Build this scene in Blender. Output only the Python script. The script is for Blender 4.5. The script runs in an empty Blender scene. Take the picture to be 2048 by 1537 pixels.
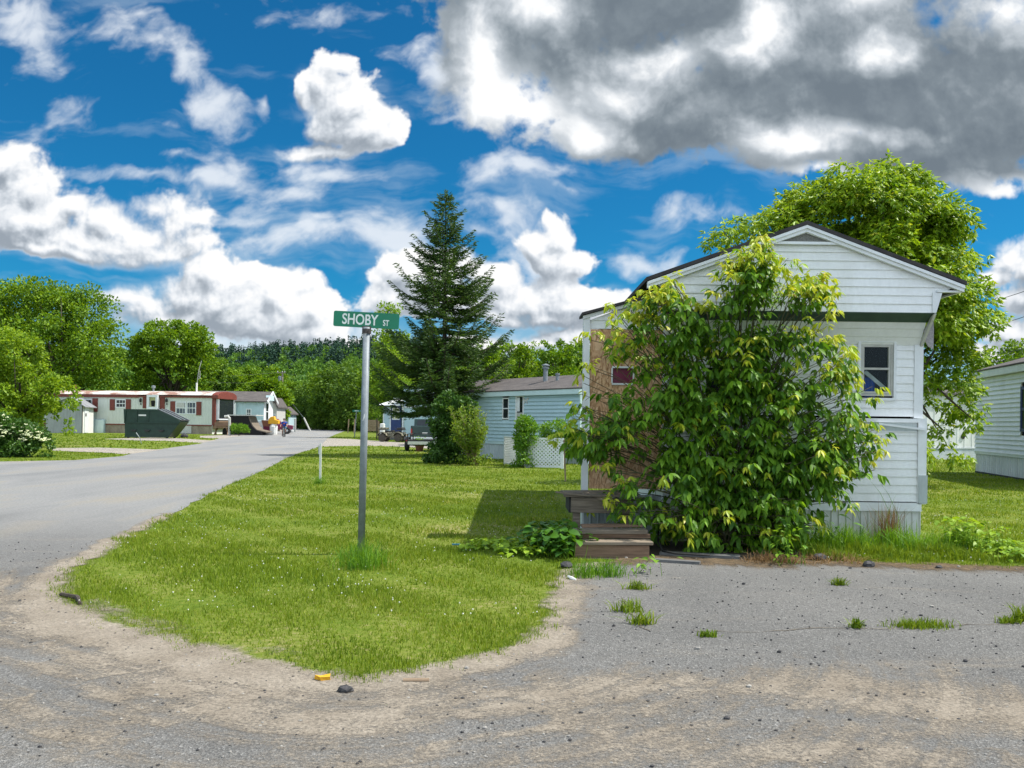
import bpy, math, random
import numpy as np
from mathutils import Vector, Matrix
from mathutils.geometry import tessellate_polygon

scene = bpy.context.scene
COL = scene.collection
random.seed(7)
RNG = np.random.default_rng(11)
rad = math.radians

# ------------------------------------------------------------------ camera, world, sun, exposure
FPX, CXP, HYP, ROLL, EYE = 1750.0, 1024.0, 848.0, 0.0125, 1.55
cam = bpy.data.cameras.new('camera')
cam.sensor_width = 36; cam.lens = 36*FPX/2048; cam.shift_y = 79.5/2048
cam.clip_start = .1; cam.clip_end = 4000
camo = bpy.data.objects.new('camera', cam); COL.objects.link(camo)
camo.matrix_world = Matrix.Translation((0, 0, EYE)) @ Matrix.Rotation(rad(90), 4, 'X') @ Matrix.Rotation(ROLL, 4, 'Z')
scene.camera = camo
scene.view_settings.view_transform = 'Standard'; scene.view_settings.look = 'None'
scene.view_settings.exposure = 0.48; scene.view_settings.gamma = 1
SUN_EL, SUN_ROT = rad(56), rad(87.5)
sd = Vector((math.sin(SUN_ROT)*math.cos(SUN_EL), math.cos(SUN_ROT)*math.cos(SUN_EL), math.sin(SUN_EL)))
sun = bpy.data.lights.new('sun', 'SUN'); sun.energy = 5.0; sun.angle = rad(.5); sun.color = (1, .95, .86)
suno = bpy.data.objects.new('sun', sun); COL.objects.link(suno)
suno.rotation_euler = sd.to_track_quat('Z', 'Y').to_euler(); suno.location = (30, 10, 40)

def derot(px, py):
    dx, dy = px-CXP, py-HYP
    c, s = math.cos(ROLL), math.sin(ROLL)
    return dx*c+dy*s, -dx*s+dy*c
def P(px, py, Y):
    a, b = derot(px, py)
    return Vector((a/FPX*Y, Y, EYE-b/FPX*Y))
def G(px, py, z=0.0):
    a, b = derot(px, py)
    Y = FPX*(EYE-z)/max(b, 1.0)
    return Vector((a/FPX*Y, Y, z))
def proj(v):
    a = v[0]/v[1]*FPX; b = -(v[2]-EYE)/v[1]*FPX
    c, s = math.cos(ROLL), math.sin(ROLL)
    return CXP+a*c-b*s, HYP+a*s+b*c

# ---- node helpers
def nd(t, typ, ins=None, **props):
    n = t.nodes.new(typ)
    for k, v in props.items(): setattr(n, k, v)
    for k, v in (ins or {}).items():
        s = n.inputs[k]
        if isinstance(v, bpy.types.NodeSocket): t.links.new(v, s)
        else: s.default_value = v
    return n
def mt(t, op, a, b=None, c=None, clamp=False):
    ins = {0: a}
    if b is not None: ins[1] = b
    if c is not None: ins[2] = c
    return nd(t, 'ShaderNodeMath', ins, operation=op, use_clamp=clamp).outputs[0]
def mix(t, f, a, b, blend='MIX'):
    n = t.nodes.new('ShaderNodeMix'); n.data_type = 'RGBA'; n.blend_type = blend
    for k, v in ((0, f), (6, a), (7, b)):
        if isinstance(v, bpy.types.NodeSocket): t.links.new(v, n.inputs[k])
        elif k == 0: n.inputs[k].default_value = v
        else: n.inputs[k].default_value = (*v[:3], 1)
    return n.outputs[2]
def ramp(t, f, stops, interp='LINEAR'):
    n = t.nodes.new('ShaderNodeValToRGB'); n.color_ramp.interpolation = interp
    e = n.color_ramp.elements
    while len(e) < len(stops): e.new(.5)
    for i, (p, c) in enumerate(stops):
        e[i].position = p; e[i].color = (*c[:3], 1) if hasattr(c, '__len__') else (c, c, c, 1)
    t.links.new(f, n.inputs[0])
    return n.outputs[0]
def sstep(t, x, lo, hi):
    return nd(t, 'ShaderNodeMapRange', {0: x, 1: lo, 2: hi, 3: 0., 4: 1.}, interpolation_type='SMOOTHSTEP').outputs[0]
def noise(t, vec, scale, detail=6, rough=.55, dist=0.0):
    return nd(t, 'ShaderNodeTexNoise', {'Vector': vec, 'Scale': scale, 'Detail': detail, 'Roughness': rough, 'Distortion': dist})
def addv(t, a, b):
    return nd(t, 'ShaderNodeVectorMath', {0: a, 1: b}, operation='ADD').outputs[0]

# ------------------------------------------------------------------ clouds: a procedural density field, lit along the sun's direction
CUM = [(665,125,46,46),(680,160,44,40),(640,165,38,38),(692,195,64,60),(735,250,66,46),(672,240,64,52),(615,192,28,26),(645,290,90,24),(780,262,30,26),
 (5,325,80,52),(70,375,95,58),(150,410,80,52),(225,430,80,48),(320,410,66,44),(360,430,76,58),(420,425,44,48),(170,478,240,34),(330,490,110,36),(-20,460,120,60),
  (430,545,66,62),(490,555,60,56),(380,590,86,56),(300,600,80,44),(560,600,66,60),(610,625,48,48),(470,640,160,40),(230,590,60,30),
 (700,690,60,20),(590,690,60,18),
 (800,560,60,50),(850,555,74,52),(770,600,50,46),(930,535,44,40),(970,560,80,50),(1050,585,84,50),(1150,590,84,46),(1200,610,70,34),(940,625,210,24),(1090,625,140,24),
 (1080,500,56,48),(1110,460,40,40),(1055,480,44,36),(1150,510,50,30),
 (1100,660,76,32),(1050,675,70,26),(1150,680,70,24),(1010,690,50,18),
 (2005,500,46,50),(2050,520,60,56),(1985,540,44,28),(2070,580,80,40),(2030,650,70,34),(2000,690,60,24),(2080,680,90,50),
 (60,440,130,50),(300,460,120,46),(400,470,70,44),(120,500,200,26),(340,640,120,40),(520,650,110,50),(620,660,70,44),(640,735,200,14),(300,610,90,40),(450,610,100,60),(880,600,130,46),(1120,600,130,44),(1000,600,120,40),(1180,660,90,30),(900,690,160,20),(-300,420,200,90),(-420,560,200,70),(2400,520,200,90),(2350,660,240,60),(2700,430,200,80)]
BIG = [(1010,60,130,130),(960,150,80,110),(1040,225,120,60),(980,215,70,44),(1160,280,70,30),(1250,120,220,140),(1330,230,170,70),(1290,290,90,34),(1440,250,160,60),(1500,120,240,150),(1750,160,300,170),(1650,290,130,40),(1580,300,90,24),(1800,290,220,60),(1950,330,110,40),(1970,370,60,22),(2000,120,300,200),(1700,-150,900,250),(2500,150,500,220),(1200,-100,300,120),(1350,10,200,90),(1250,20,160,80),(1620,30,160,90),(1900,200,200,120),(1600,220,200,90),(1150,40,140,90)]
LIT = [(1510,50,58,66,1.3),(1330,130,120,44,.8),(1470,120,70,40,.6),(1765,112,46,40,1.1),(1995,25,120,52,1.2),(1740,5,100,30,.9),(1080,15,70,40,.8),(1060,235,70,56,1.3),(1150,270,60,40,1.0),(1570,292,90,34,1.0),(960,150,44,120,1.2),(985,210,60,44,1.2),(1970,372,80,26,1.2),(1690,270,120,20,.5),(1230,180,70,34,.6),(1620,345,60,14,.8)]
WSP = [(560,680,170,46,1.25),(470,700,140,30,1.1),(720,660,90,30,.9),(520,440,90,26,1.1),(650,470,150,40,1.25),(780,490,60,30,1.0),(1040,520,120,50,.8),(1130,680,150,40,.9),(930,700,120,26,.9),(40,60,130,56,.9),(250,70,60,44,.7),(300,95,80,40,.85),(360,130,40,40,.7),(400,225,80,40,.8),(455,235,60,50,.7),(525,205,26,34,.9),(330,258,40,12,.7),(360,305,46,16,.9),(420,345,50,18,.8),(560,320,80,34,1.0),(660,335,90,34,1.0),(600,380,120,36,.95),(560,415,90,26,.8),(640,440,140,30,.8),(740,20,90,34,.8),(660,30,130,30,.5),(800,100,70,36,.6),(880,145,50,22,.8),(900,235,50,20,.5),(1030,350,140,22,.95),(970,365,70,18,.8),(1000,420,70,40,.6),(960,460,80,30,.4),(110,235,120,40,.4),(60,265,70,30,.45),(300,345,160,22,.5),(1130,375,80,10,.35),(600,465,150,34,1.15),(740,475,110,30,1.05),(1500,420,300,26,.25),(1250,520,160,30,.3),(1880,210,60,20,.3)]
CU0, CU1, CV0, CV1, CPX = -1.15, 1.15, -.02, .62, 1300
def cloud_field():
    rng = np.random.default_rng(5)
    W, H = int((CU1-CU0)*CPX), int((CV1-CV0)*CPX)
    u = CU0+(np.arange(W)+.5)/CPX; v = CV0+(np.arange(H)+.5)/CPX
    U, V = np.meshgrid(u.astype(np.float32), v.astype(np.float32))
    def vnoise(x, y):
        n = 256; g = vnoise.g
        xi = np.floor(x).astype(np.int32); yi = np.floor(y).astype(np.int32); fx = x-xi; fy = y-yi
        fx = fx*fx*fx*(fx*(fx*6-15)+10); fy = fy*fy*fy*(fy*(fy*6-15)+10)
        a, b = xi % n, (xi+1) % n; c, d = yi % n, (yi+1) % n
        return (g[c, a]*(1-fx)+g[c, b]*fx)*(1-fy)+(g[d, a]*(1-fx)+g[d, b]*fx)*fy
    vnoise.g = rng.uniform(-1, 1, (256, 256)).astype(np.float32)
    def fbm(x, y, f, o=7, r=.55, lac=2.03):
        s = np.zeros_like(x); a = 1.; t = 0.
        for i in range(o):
            ca, sa = math.cos(i*1.3), math.sin(i*1.3)
            s += a*vnoise((x*ca-y*sa)*f+i*17.3, (x*sa+y*ca)*f+i*9.1); t += a; a *= r; f *= lac
        return s/t*1.6
    jit = rng.uniform(.1, .9, (256, 256, 2)).astype(np.float32)
    def worley(x, y):
        xi = np.floor(x).astype(np.int32); yi = np.floor(y).astype(np.int32); m = np.full(x.shape, 9., np.float32)
        for dx in (-1, 0, 1):
            for dy in (-1, 0, 1):
                j = jit[(yi+dy) % 256, (xi+dx) % 256]
                m = np.minimum(m, (xi+dx+j[..., 0]-x)**2+(yi+dy+j[..., 1]-y)**2)
        return 1-np.sqrt(m)*1.25
    def px(p): return (p[0]-CXP)/FPX, (HYP-p[1]+ROLL*(p[0]-CXP))/FPX
    def union(lst, x, y, k=.22, flat_=1.):
        e = np.zeros_like(x)
        for b in lst:
            cu, cv = px(b); du = (x-cu)/(b[2]/FPX); dv = (y-cv)/(b[3]/FPX); dv = np.where(dv < 0, dv*flat_, dv)
            d = 1-np.sqrt(du*du+dv*dv)
            e += np.exp(np.clip(d, -3, 1.2)/k)*(b[4] if len(b) > 4 else 1)
        return k*np.log(e+1e-9)
    wx, wy = fbm(U, V, 9, 4), fbm(U+3.1, V+7.7, 9, 4)
    X, Y = U+.014*wx, V+.014*wy
    wo = worley(X*20, Y*20)*.5+worley(X*46+5, Y*46)*.28+worley(X*115, Y*115+9)*.15+worley(X*230, Y*230+9)*.07
    fb = fbm(X, Y, 14, 8, .58)
    fine = fbm(U, V, 60, 5, .6)
    bc = union(CUM, X, Y, .14, 1.25)
    dc = bc*1.2+.40*fb+.85*(wo-.42)+.13*fine+.14*fbm(X+5,Y+5,5.5,4,.5)
    bb = union(BIG, X, Y, .2)
    db = np.minimum(bb+.14, .95)*1.1+.52*fb+.34*(wo-.42)+.14*fine+.18*fbm(X+4, Y+1, 7, 5, .55)
    # march toward the sun (up and to the right) through each field
    def sh(a, i, j):  # value at (y+i, x+j), edges extended
        o = np.empty_like(a); H_, W_ = a.shape
        ys = np.clip(np.arange(H_)+i, 0, H_-1); xs = np.clip(np.arange(W_)+j, 0, W_-1)
        return a[ys][:, xs]
    def light(d, k, n, step):
        t = np.clip(d, 0, 1.1); o = np.zeros_like(d)
        for i in range(1, n+1):
            o += sh(t, int(round(i*step*.93*CPX/1000)), int(round(i*step*.36*CPX/1000)))
        return np.exp(-o*k)
    ss = lambda a, b, x: (lambda t: t*t*(3-2*t))(np.clip((x-a)/(b-a), 0, 1))
    Lc = light(dc, .075, 26, 3.2)
    rel1 = np.clip((dc-sh(dc, 8, 4))*1.6, -.6, .6); rel2 = np.clip((dc-sh(dc, 23, 10))*1.0, -.6, .7)
    lump = fbm(X+1, Y*1.3+4, 11, 6, .55)
    lc = np.clip(.27+.46*Lc+.22*rel1+.52*rel2+.14*lump+.16*(wo-.4)+.04*fine, 0, 1)
    ac = np.clip((dc+.03)/(.26+.75*np.clip(.35+fbm(U+9, V, 7, 5, .6), .05, 1)), 0, 1); ac = ac*ac*(3-2*ac)
    thin = 1-ss(.05, .5, dc)
    lc = lc*(1-.5*thin)+.5*thin*.74
    def col(l, stops):
        p = [s[0] for s in stops]
        return np.stack([np.interp(l, p, [s[1][i] for s in stops]) for i in range(3)], -1)
    cc = col(lc, [(0, (.32, .37, .43)), (.2, (.43, .48, .54)), (.42, (.62, .67, .73)), (.64, (.84, .87, .91)), (.88, (1.0, 1.0, 1.0))])
    lit = union(LIT, X, Y, .25)
    relb = np.clip((db-sh(db, 12, 5))*1.2, -.5, .6)
    relb2 = np.clip((db-sh(db, 34, 13))*.8, -.5, .6)
    lb = .33+.26*fbm(X+2, Y*1.6, 3.2, 5, .48)+.10*relb+.30*relb2+.02*fine+.50*np.clip(lit+.36*fb+.18*(wo-.42)+.24, -.4, 1.4)+.24*(1-ss(.1, .75, db))
    ab = np.clip((db-.0)/(.35+.6*np.clip(.4+fbm(U+2, V+5, 6, 5, .6), .05, 1)), 0, 1); ab = ab*ab*(3-2*ab)
    cb = col(np.clip(lb, 0, 1), [(0, (.17, .21, .25)), (.18, (.22, .265, .305)), (.40, (.36, .41, .455)), (.62, (.58, .63, .68)), (.85, (.93, .95, .97)), (1, (1.05, 1.05, 1.05))])
    # wisps, stretched sideways
    xr = X*.97+Y*.24; yr = (-X*.24+Y*.97)
    wn = fbm(xr*1.0, yr*1.7, 16, 8, .56)+.25*fb
    wf = union(WSP, X, Y, .2)
    aw = ss(-.2, 1.1, wf*.9+.85*wn)*.85
    streak = fbm(X, Y*6, 4.5, 7, .6)
    av = ss(-.05, .9, streak+.3*fb)*.26
    ah = (1-ss(.03, .16, V+.03*fb))*.62
    A = np.zeros_like(U); C = np.zeros(U.shape+(3,), np.float32)
    av = np.maximum(av, .34*ss(-.5, .2, bc)*ss(-.4, .6, streak+.5*fb))
    for c, a in ((np.array([.50, .66, .78]), ah), (np.array([.62, .75, .86]), av), (np.array([.84, .89, .95]), aw), (cc, ac), (cb, ab)):
        a3 = a[..., None]
        C = c*a3+C*(1-a3); A = a+A*(1-a)
    C = C/np.maximum(A, 1e-4)[..., None]
    return np.concatenate([C, A[..., None]], -1).astype(np.float32)

world = bpy.data.worlds.new('World'); scene.world = world; world.use_nodes = True
wt = world.node_tree
for n in list(wt.nodes): wt.nodes.remove(n)
def build_sky(t):
    A = cloud_field()
    H, W = A.shape[:2]
    im = bpy.data.images.new('clouds', W, H, alpha=True, float_buffer=True)
    im.colorspace_settings.name = 'Non-Color'; im.alpha_mode = 'CHANNEL_PACKED'
    im.pixels.foreach_set(A.ravel()); im.update(); im.pack()
    gen = nd(t, 'ShaderNodeTexCoord').outputs['Generated']
    sx = nd(t, 'ShaderNodeSeparateXYZ', {0: gen})
    ay = mt(t, 'MAXIMUM', mt(t, 'ABSOLUTE', sx.outputs[1]), .10)
    u = mt(t, 'DIVIDE', sx.outputs[0], ay); v = mt(t, 'DIVIDE', sx.outputs[2], ay)
    uv = nd(t, 'ShaderNodeCombineXYZ', {0: mt(t, 'DIVIDE', mt(t, 'SUBTRACT', u, CU0), CU1-CU0), 1: mt(t, 'DIVIDE', mt(t, 'SUBTRACT', v, CV0), CV1-CV0), 2: 0.0}).outputs[0]
    tex = nd(t, 'ShaderNodeTexImage', {0: uv}, image=im, extension='MIRROR', interpolation='Cubic')
    sky = nd(t, 'ShaderNodeTexSky', sky_type='NISHITA', sun_disc=False, sun_elevation=SUN_EL, sun_rotation=SUN_ROT,
             air_density=1.0, dust_density=.25, ozone_density=3.0).outputs[0]
    skyc = nd(t, 'ShaderNodeVectorMath', {0: sky, 1: (.009, .068, .098)}, operation='MULTIPLY').outputs[0]
    # sky behind the viewer and overhead brightened as added fill for the shaded front
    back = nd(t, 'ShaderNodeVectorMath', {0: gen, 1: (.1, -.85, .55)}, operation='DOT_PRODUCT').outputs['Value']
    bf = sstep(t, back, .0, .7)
    c = mix(t, mt(t, 'MAXIMUM', tex.outputs['Alpha'], mt(t, 'MULTIPLY', bf, .85)), skyc, mix(t, 1.0, tex.outputs['Color'], mix(t, bf, (1, 1, 1), (BACK_FILL, BACK_FILL*1.01, BACK_FILL*1.03)), 'MULTIPLY'))
    c = mix(t, sstep(t, sx.outputs[2], .0, -.03), c, (.10, .13, .06))
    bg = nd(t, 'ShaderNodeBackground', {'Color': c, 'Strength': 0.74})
    out = t.nodes.new('ShaderNodeOutputWorld'); t.links.new(bg.outputs[0], out.inputs[0])
BACK_FILL = 2.45
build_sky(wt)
world.cycles.sampling_method = 'MANUAL'; world.cycles.sample_map_resolution = 1024

# ------------------------------------------------------------------ materials
def newmat(name):
    m = bpy.data.materials.new(name); m.use_nodes = True
    t = m.node_tree
    for n in list(t.nodes): t.nodes.remove(n)
    return m, t
def finish(m, t, sh):
    o = t.nodes.new('ShaderNodeOutputMaterial'); t.links.new(sh, o.inputs[0]); return m
def coord(t, stretch=(1, 1, 1)):
    o = nd(t, 'ShaderNodeTexCoord').outputs['Object']
    return nd(t, 'ShaderNodeMapping', {0: o, 3: stretch}).outputs[0]
def pmat(name, c1, c2=None, scale=4, rough=.7, metal=0., bump=0., bscale=30, stretch=(1, 1, 1), lo=.35, hi=.65, detail=7, spec=.4, dist=0., c3=None, fine=0.):
    m, t = newmat(name)
    v = coord(t, stretch)
    b = nd(t, 'ShaderNodeBsdfPrincipled', {'Roughness': rough, 'Metallic': metal, 'Specular IOR Level': spec})
    if c2 is None: c2 = tuple(x*.82 for x in c1)
    n = noise(t, v, scale, detail, .6, dist)
    st = [(lo, c1), (hi, c2)]
    if c3: st = [(lo, c1), ((lo+hi)/2, c3), (hi, c2)]
    c = ramp(t, n.outputs['Fac'], st)
    if fine:
        n3 = noise(t, v, scale*14, 3, .6)
        c = mix(t, fine, c, ramp(t, n3.outputs['Fac'], [(.3, .25), (.7, 1.0)]), 'MULTIPLY')
    t.links.new(c, b.inputs['Base Color'])
    if bump:
        n2 = noise(t, v, bscale, 5, .6)
        bp = nd(t, 'ShaderNodeBump', {'Height': n2.outputs['Fac'], 'Strength': bump, 'Distance': .01})
        t.links.new(bp.outputs[0], b.inputs['Normal'])
    return finish(m, t, b.outputs[0])
def leafmat(name, cd, cl, trans=.3, clump=.7, rough=.5, cy=None, spec=.35):
    m, t = newmat(name)
    isl = nd(t, 'ShaderNodeNewGeometry').outputs['Random Per Island']
    oi = nd(t, 'ShaderNodeObjectInfo').outputs['Random']
    n = noise(t, coord(t), clump, 3, .6).outputs['Fac']
    f = mt(t, 'ADD', mt(t, 'MULTIPLY', n, .6), mt(t, 'MULTIPLY', isl, .55))
    f = mt(t, 'ADD', f, mt(t, 'MULTIPLY', mt(t, 'SUBTRACT', oi, .5), .15))
    st = [(.3, cd), (.8, cl)]
    if cy: st.append((.98, cy))
    c = ramp(t, f, st)
    b = nd(t, 'ShaderNodeBsdfPrincipled', {'Base Color': c, 'Roughness': rough, 'Specular IOR Level': spec})
    tr = nd(t, 'ShaderNodeBsdfTranslucent', {'Color': mix(t, 1.0, c, (1.5, 1.35, .6), 'MULTIPLY')})
    ms = nd(t, 'ShaderNodeMixShader', {0: trans, 1: b.outputs[0], 2: tr.outputs[0]})
    return finish(m, t, ms.outputs[0])
def glassmat(name, tint=(.02, .025, .03), see=0.0):
    m, t = newmat(name)
    b = nd(t, 'ShaderNodeBsdfPrincipled', {'Base Color': (*tint, 1), 'Roughness': .06, 'Specular IOR Level': .6})
    sh = b.outputs[0]
    if see:
        tr = nd(t, 'ShaderNodeBsdfTransparent', {'Color': (.85, .9, .9, 1)})
        gl = nd(t, 'ShaderNodeBsdfGlossy', {'Color': (1, 1, 1, 1), 'Roughness': .02})
        fr = nd(t, 'ShaderNodeFresnel', {'IOR': 1.35}).outputs[0]
        sh = nd(t, 'ShaderNodeMixShader', {0: mt(t, 'MULTIPLY', fr, .35), 1: tr.outputs[0], 2: gl.outputs[0]}).outputs[0]
    return finish(m, t, sh)

# ------------------------------------------------------------------ mesh helpers
WM = {}
def parent_to(o, par):
    o.parent = par; WM[o.name] = WM[par.name]
def tag(o, label=None, cat=None, group=None, kind=None):
    if label: o['label'] = label
    if cat: o['category'] = cat
    if group: o['group'] = group
    if kind: o['kind'] = kind
    return o
def root(name, label, cat, loc, rotz=0., group=None):
    o = bpy.data.objects.new(name, None); COL.objects.link(o)
    o.location = loc; o.rotation_euler = (0, 0, rotz); o.empty_display_size = .2
    WM[o.name] = Matrix.Translation(loc) @ Matrix.Rotation(rotz, 4, 'Z')
    return tag(o, label, cat, group)
def link_mesh(name, me, mat, parent=None, origin=None):
    o = bpy.data.objects.new(name, me); COL.objects.link(o)
    if mat: me.materials.append(mat)
    if parent: parent_to(o, parent)
    else:
        o.location = origin or (0, 0, 0); WM[o.name] = Matrix.Translation(o.location)
    return o
class MB:
    def __init__(s, T=None): s.v = []; s.f = []; s.T = T
    def add(s, vs, fs):
        o = len(s.v)
        s.v += [(s.T @ Vector(v)) if s.T else Vector(v) for v in vs]
        s.f += [[i+o for i in f] for f in fs]
        return s
    def box(s, x0, x1, y0, y1, z0, z1):
        return s.add([(x0,y0,z0),(x1,y0,z0),(x1,y1,z0),(x0,y1,z0),(x0,y0,z1),(x1,y0,z1),(x1,y1,z1),(x0,y1,z1)],
                     [(3,2,1,0),(4,5,6,7),(0,1,5,4),(1,2,6,5),(2,3,7,6),(3,0,4,7)])
    def beam(s, a, b, w, h, up=(0, 0, 1)):
        a, b = Vector(a), Vector(b); d = (b-a).normalized(); up = Vector(up)
        sx = d.cross(up)
        if sx.length < 1e-4: sx = d.cross(Vector((1, 0, 0)))
        sx.normalize(); u = sx.cross(d)
        q = [a-sx*w/2-u*h/2, a+sx*w/2-u*h/2, a+sx*w/2+u*h/2, a-sx*w/2+u*h/2]
        return s.add(q+[x+(b-a) for x in q], [(0,1,2,3),(7,6,5,4),(0,4,5,1),(1,5,6,2),(2,6,7,3),(3,7,4,0)])
    def tube(s, pts, rs, n=8):
        pts = [Vector(p) for p in pts]
        if not hasattr(rs, '__len__'): rs = [rs]*len(pts)
        vs = []; fs = []
        tot = pts[-1]-pts[0]
        ref = min((Vector((1, .02, .03)), Vector((.03, 1, .02)), Vector((.02, .03, 1))), key=lambda r: abs(r.dot(tot)))
        for i, p in enumerate(pts):
            d = pts[min(i+1, len(pts)-1)]-pts[max(i-1, 0)]
            a = d.cross(ref)
            if a.length < 1e-6: a = Vector((1, 0, 0))
            a.normalize(); b = d.normalized().cross(a)
            for k in range(n):
                th = 2*math.pi*k/n
                vs.append(p+(a*math.cos(th)+b*math.sin(th))*rs[i])
        for i in range(len(pts)-1):
            for k in range(n):
                k2 = (k+1) % n
                fs.append((i*n+k, i*n+k2, (i+1)*n+k2, (i+1)*n+k))
        fs.append(tuple(range(n))[::-1]); fs.append(tuple((len(pts)-1)*n+k for k in range(n)))
        return s.add(vs, fs)
    def lathe(s, c, prof, n=16, axis='Z'):
        c = Vector(c); vs = []; fs = []
        for (r, h) in prof:
            for k in range(n):
                th = 2*math.pi*k/n; a, b = r*math.cos(th), r*math.sin(th)
                vs.append(c+Vector({'Z': (a, b, h), 'Y': (a, h, b), 'X': (h, a, b)}[axis]))
        m = len(prof)
        for i in range(m-1):
            for k in range(n):
                k2 = (k+1) % n; fs.append((i*n+k, i*n+k2, (i+1)*n+k2, (i+1)*n+k))
        fs.append(tuple(range(n))[::-1]); fs.append(tuple((m-1)*n+k for k in range(n)))
        return s.add(vs, fs)
    def prism(s, poly, d0, d1, axis='Y'):
        f = {'Y': lambda p, d: (p[0], d, p[1]), 'X': lambda p, d: (d, p[0], p[1]), 'Z': lambda p, d: (p[0], p[1], d)}[axis]
        n = len(poly)
        vs = [f(p, d0) for p in poly]+[f(p, d1) for p in poly]
        return s.add(vs, [tuple(range(n)), tuple(range(2*n-1, n-1, -1))]+[(i, n+i, n+(i+1) % n, (i+1) % n) for i in range(n)])
    def ball(s, c, r, n=10, m=7):
        if not hasattr(r, '__len__'): r = (r, r, r)
        vs = []; fs = []
        for i in range(m+1):
            ph = math.pi*i/m
            for k in range(n):
                th = 2*math.pi*k/n
                vs.append((c[0]+r[0]*math.sin(ph)*math.cos(th), c[1]+r[1]*math.sin(ph)*math.sin(th), c[2]-r[2]*math.cos(ph)))
        for i in range(m):
            for k in range(n):
                k2 = (k+1) % n; fs.append((i*n+k, i*n+k2, (i+1)*n+k2, (i+1)*n+k))
        return s.add(vs, fs)
    def quad(s, *pts): return s.add(pts, [tuple(range(len(pts)))])
    def build(s, name, mat, parent=None, smooth=False, bevel=0., jitter=0.):
        vs = s.v
        org = None
        if parent:
            Mi = WM[parent.name].inverted(); vs = [Mi @ v for v in vs]
        else:
            mn = [min(v[i] for v in vs) for i in range(3)]; mx = [max(v[i] for v in vs) for i in range(3)]
            org = Vector(((mn[0]+mx[0])/2, (mn[1]+mx[1])/2, mn[2])); vs = [v-org for v in vs]
        if jitter: vs = [v+Vector((random.gauss(0, jitter), random.gauss(0, jitter), random.gauss(0, jitter))) for v in vs]
        me = bpy.data.meshes.new(name); me.from_pydata([tuple(v) for v in vs], [], s.f); me.update()
        if smooth: me.polygons.foreach_set('use_smooth', [True]*len(me.polygons))
        o = link_mesh(name, me, mat, parent, org)
        if bevel:
            b = o.modifiers.new('bevel', 'BEVEL'); b.width = bevel; b.segments = 2; b.limit_method = 'ANGLE'; b.angle_limit = rad(40)
        return o
def mesh_np(name, V, F, mat, parent=None, origin=(0, 0, 0)):
    """V (n,3) world; F (m,k) one polygon size"""
    V = np.asarray(V, dtype=np.float64); F = np.asarray(F, dtype=np.int32)
    if parent is not None:
        Mi = np.array(WM[parent.name].inverted()); V = V @ Mi[:3, :3].T + Mi[:3, 3]
    else: V = V-np.array(origin)
    me = bpy.data.meshes.new(name)
    me.vertices.add(len(V)); me.vertices.foreach_set('co', V.astype(np.float32).ravel())
    m, k = F.shape
    me.loops.add(m*k); me.loops.foreach_set('vertex_index', F.ravel())
    me.polygons.add(m); me.polygons.foreach_set('loop_start', np.arange(0, m*k, k, dtype=np.int32))
    me.update(calc_edges=True)
    return link_mesh(name, me, mat, parent, origin)
def kids(o): return [c for c in bpy.data.objects if c.parent == o]
KIDS = {}
def copy_tree(o, par=None, ch=None):
    c = o.copy(); COL.objects.link(c)
    if par: c.parent = par
    for k in (ch if ch is not None else kids(o)): copy_tree(k, c)
    return c
def unit(a): return a/np.maximum(np.linalg.norm(a, axis=1, keepdims=True), 1e-9)
def rdir(n): return unit(RNG.normal(size=(n, 3)))

def leaves4(Pt, ax, side, L, W, fold=.25):
    """simple folded leaf: 4 verts, 2 triangles"""
    n = len(Pt); L = np.asarray(L).reshape(-1, 1); W = np.asarray(W).reshape(-1, 1)
    nm = np.cross(ax, side)
    mid = Pt+ax*L*.45
    V = np.stack([Pt, mid+side*W*.5+nm*W*fold, Pt+ax*L-nm*L*.08, mid-side*W*.5+nm*W*fold], 1).reshape(-1, 3)
    b = np.arange(n)[:, None]*4
    F = np.concatenate([b+[0, 1, 2], b+[0, 2, 3]], 0)
    return V, F
def leaves8(Pt, ax, side, L, W):
    """drooping leaflet with a midrib: 8 verts, as quads (end triangles doubled)"""
    n = len(Pt); L = np.asarray(L).reshape(-1, 1); W = np.asarray(W).reshape(-1, 1)
    nm = np.cross(ax, side); nm = np.where(nm[:, 2:3] < 0, -nm, nm)
    dn = np.array([[0, 0, -1.0]])
    def pt(t, dr): return Pt+ax*L*t+dn*L*dr
    m0, m1, m2, m3 = pt(0, 0), pt(.33, .02), pt(.66, .10), pt(.97, .26)
    V = np.stack([m0, m1+side*W*.42+nm*W*.12, m1, m1-side*W*.42+nm*W*.12, m2+side*W*.36+nm*W*.08, m2, m2-side*W*.36+nm*W*.08, m3], 1).reshape(-1, 3)
    b = np.arange(n)[:, None]*8
    F = np.concatenate([b+x for x in ([0,1,2],[0,2,3],[1,4,5],[1,5,2],[2,5,6],[2,6,3],[4,7,5],[5,7,6])], 0)
    return V, F
def pip(x, y, poly):
    poly = np.asarray(poly); inside = np.zeros(len(x), bool); j = len(poly)-1
    for i in range(len(poly)):
        xi, yi = poly[i]; xj, yj = poly[j]
        c = ((yi > y) != (yj > y)) & (x < (xj-xi)*(y-yi)/((yj-yi) or 1e-12)+xi)
        inside ^= c; j = i
    return inside
def frame(A, B):
    """wall frame: x from A to B along the ground, y away from the viewer, z up"""
    A, B = Vector(A), Vector(B); ex = (B-A); ex.z = 0; ex.normalize()
    ez = Vector((0, 0, 1)); ey = ez.cross(ex)
    return Matrix(((ex.x, ey.x, 0, A.x), (ex.y, ey.y, 0, A.y), (0, 0, 1, A.z), (0, 0, 0, 1)))
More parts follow.
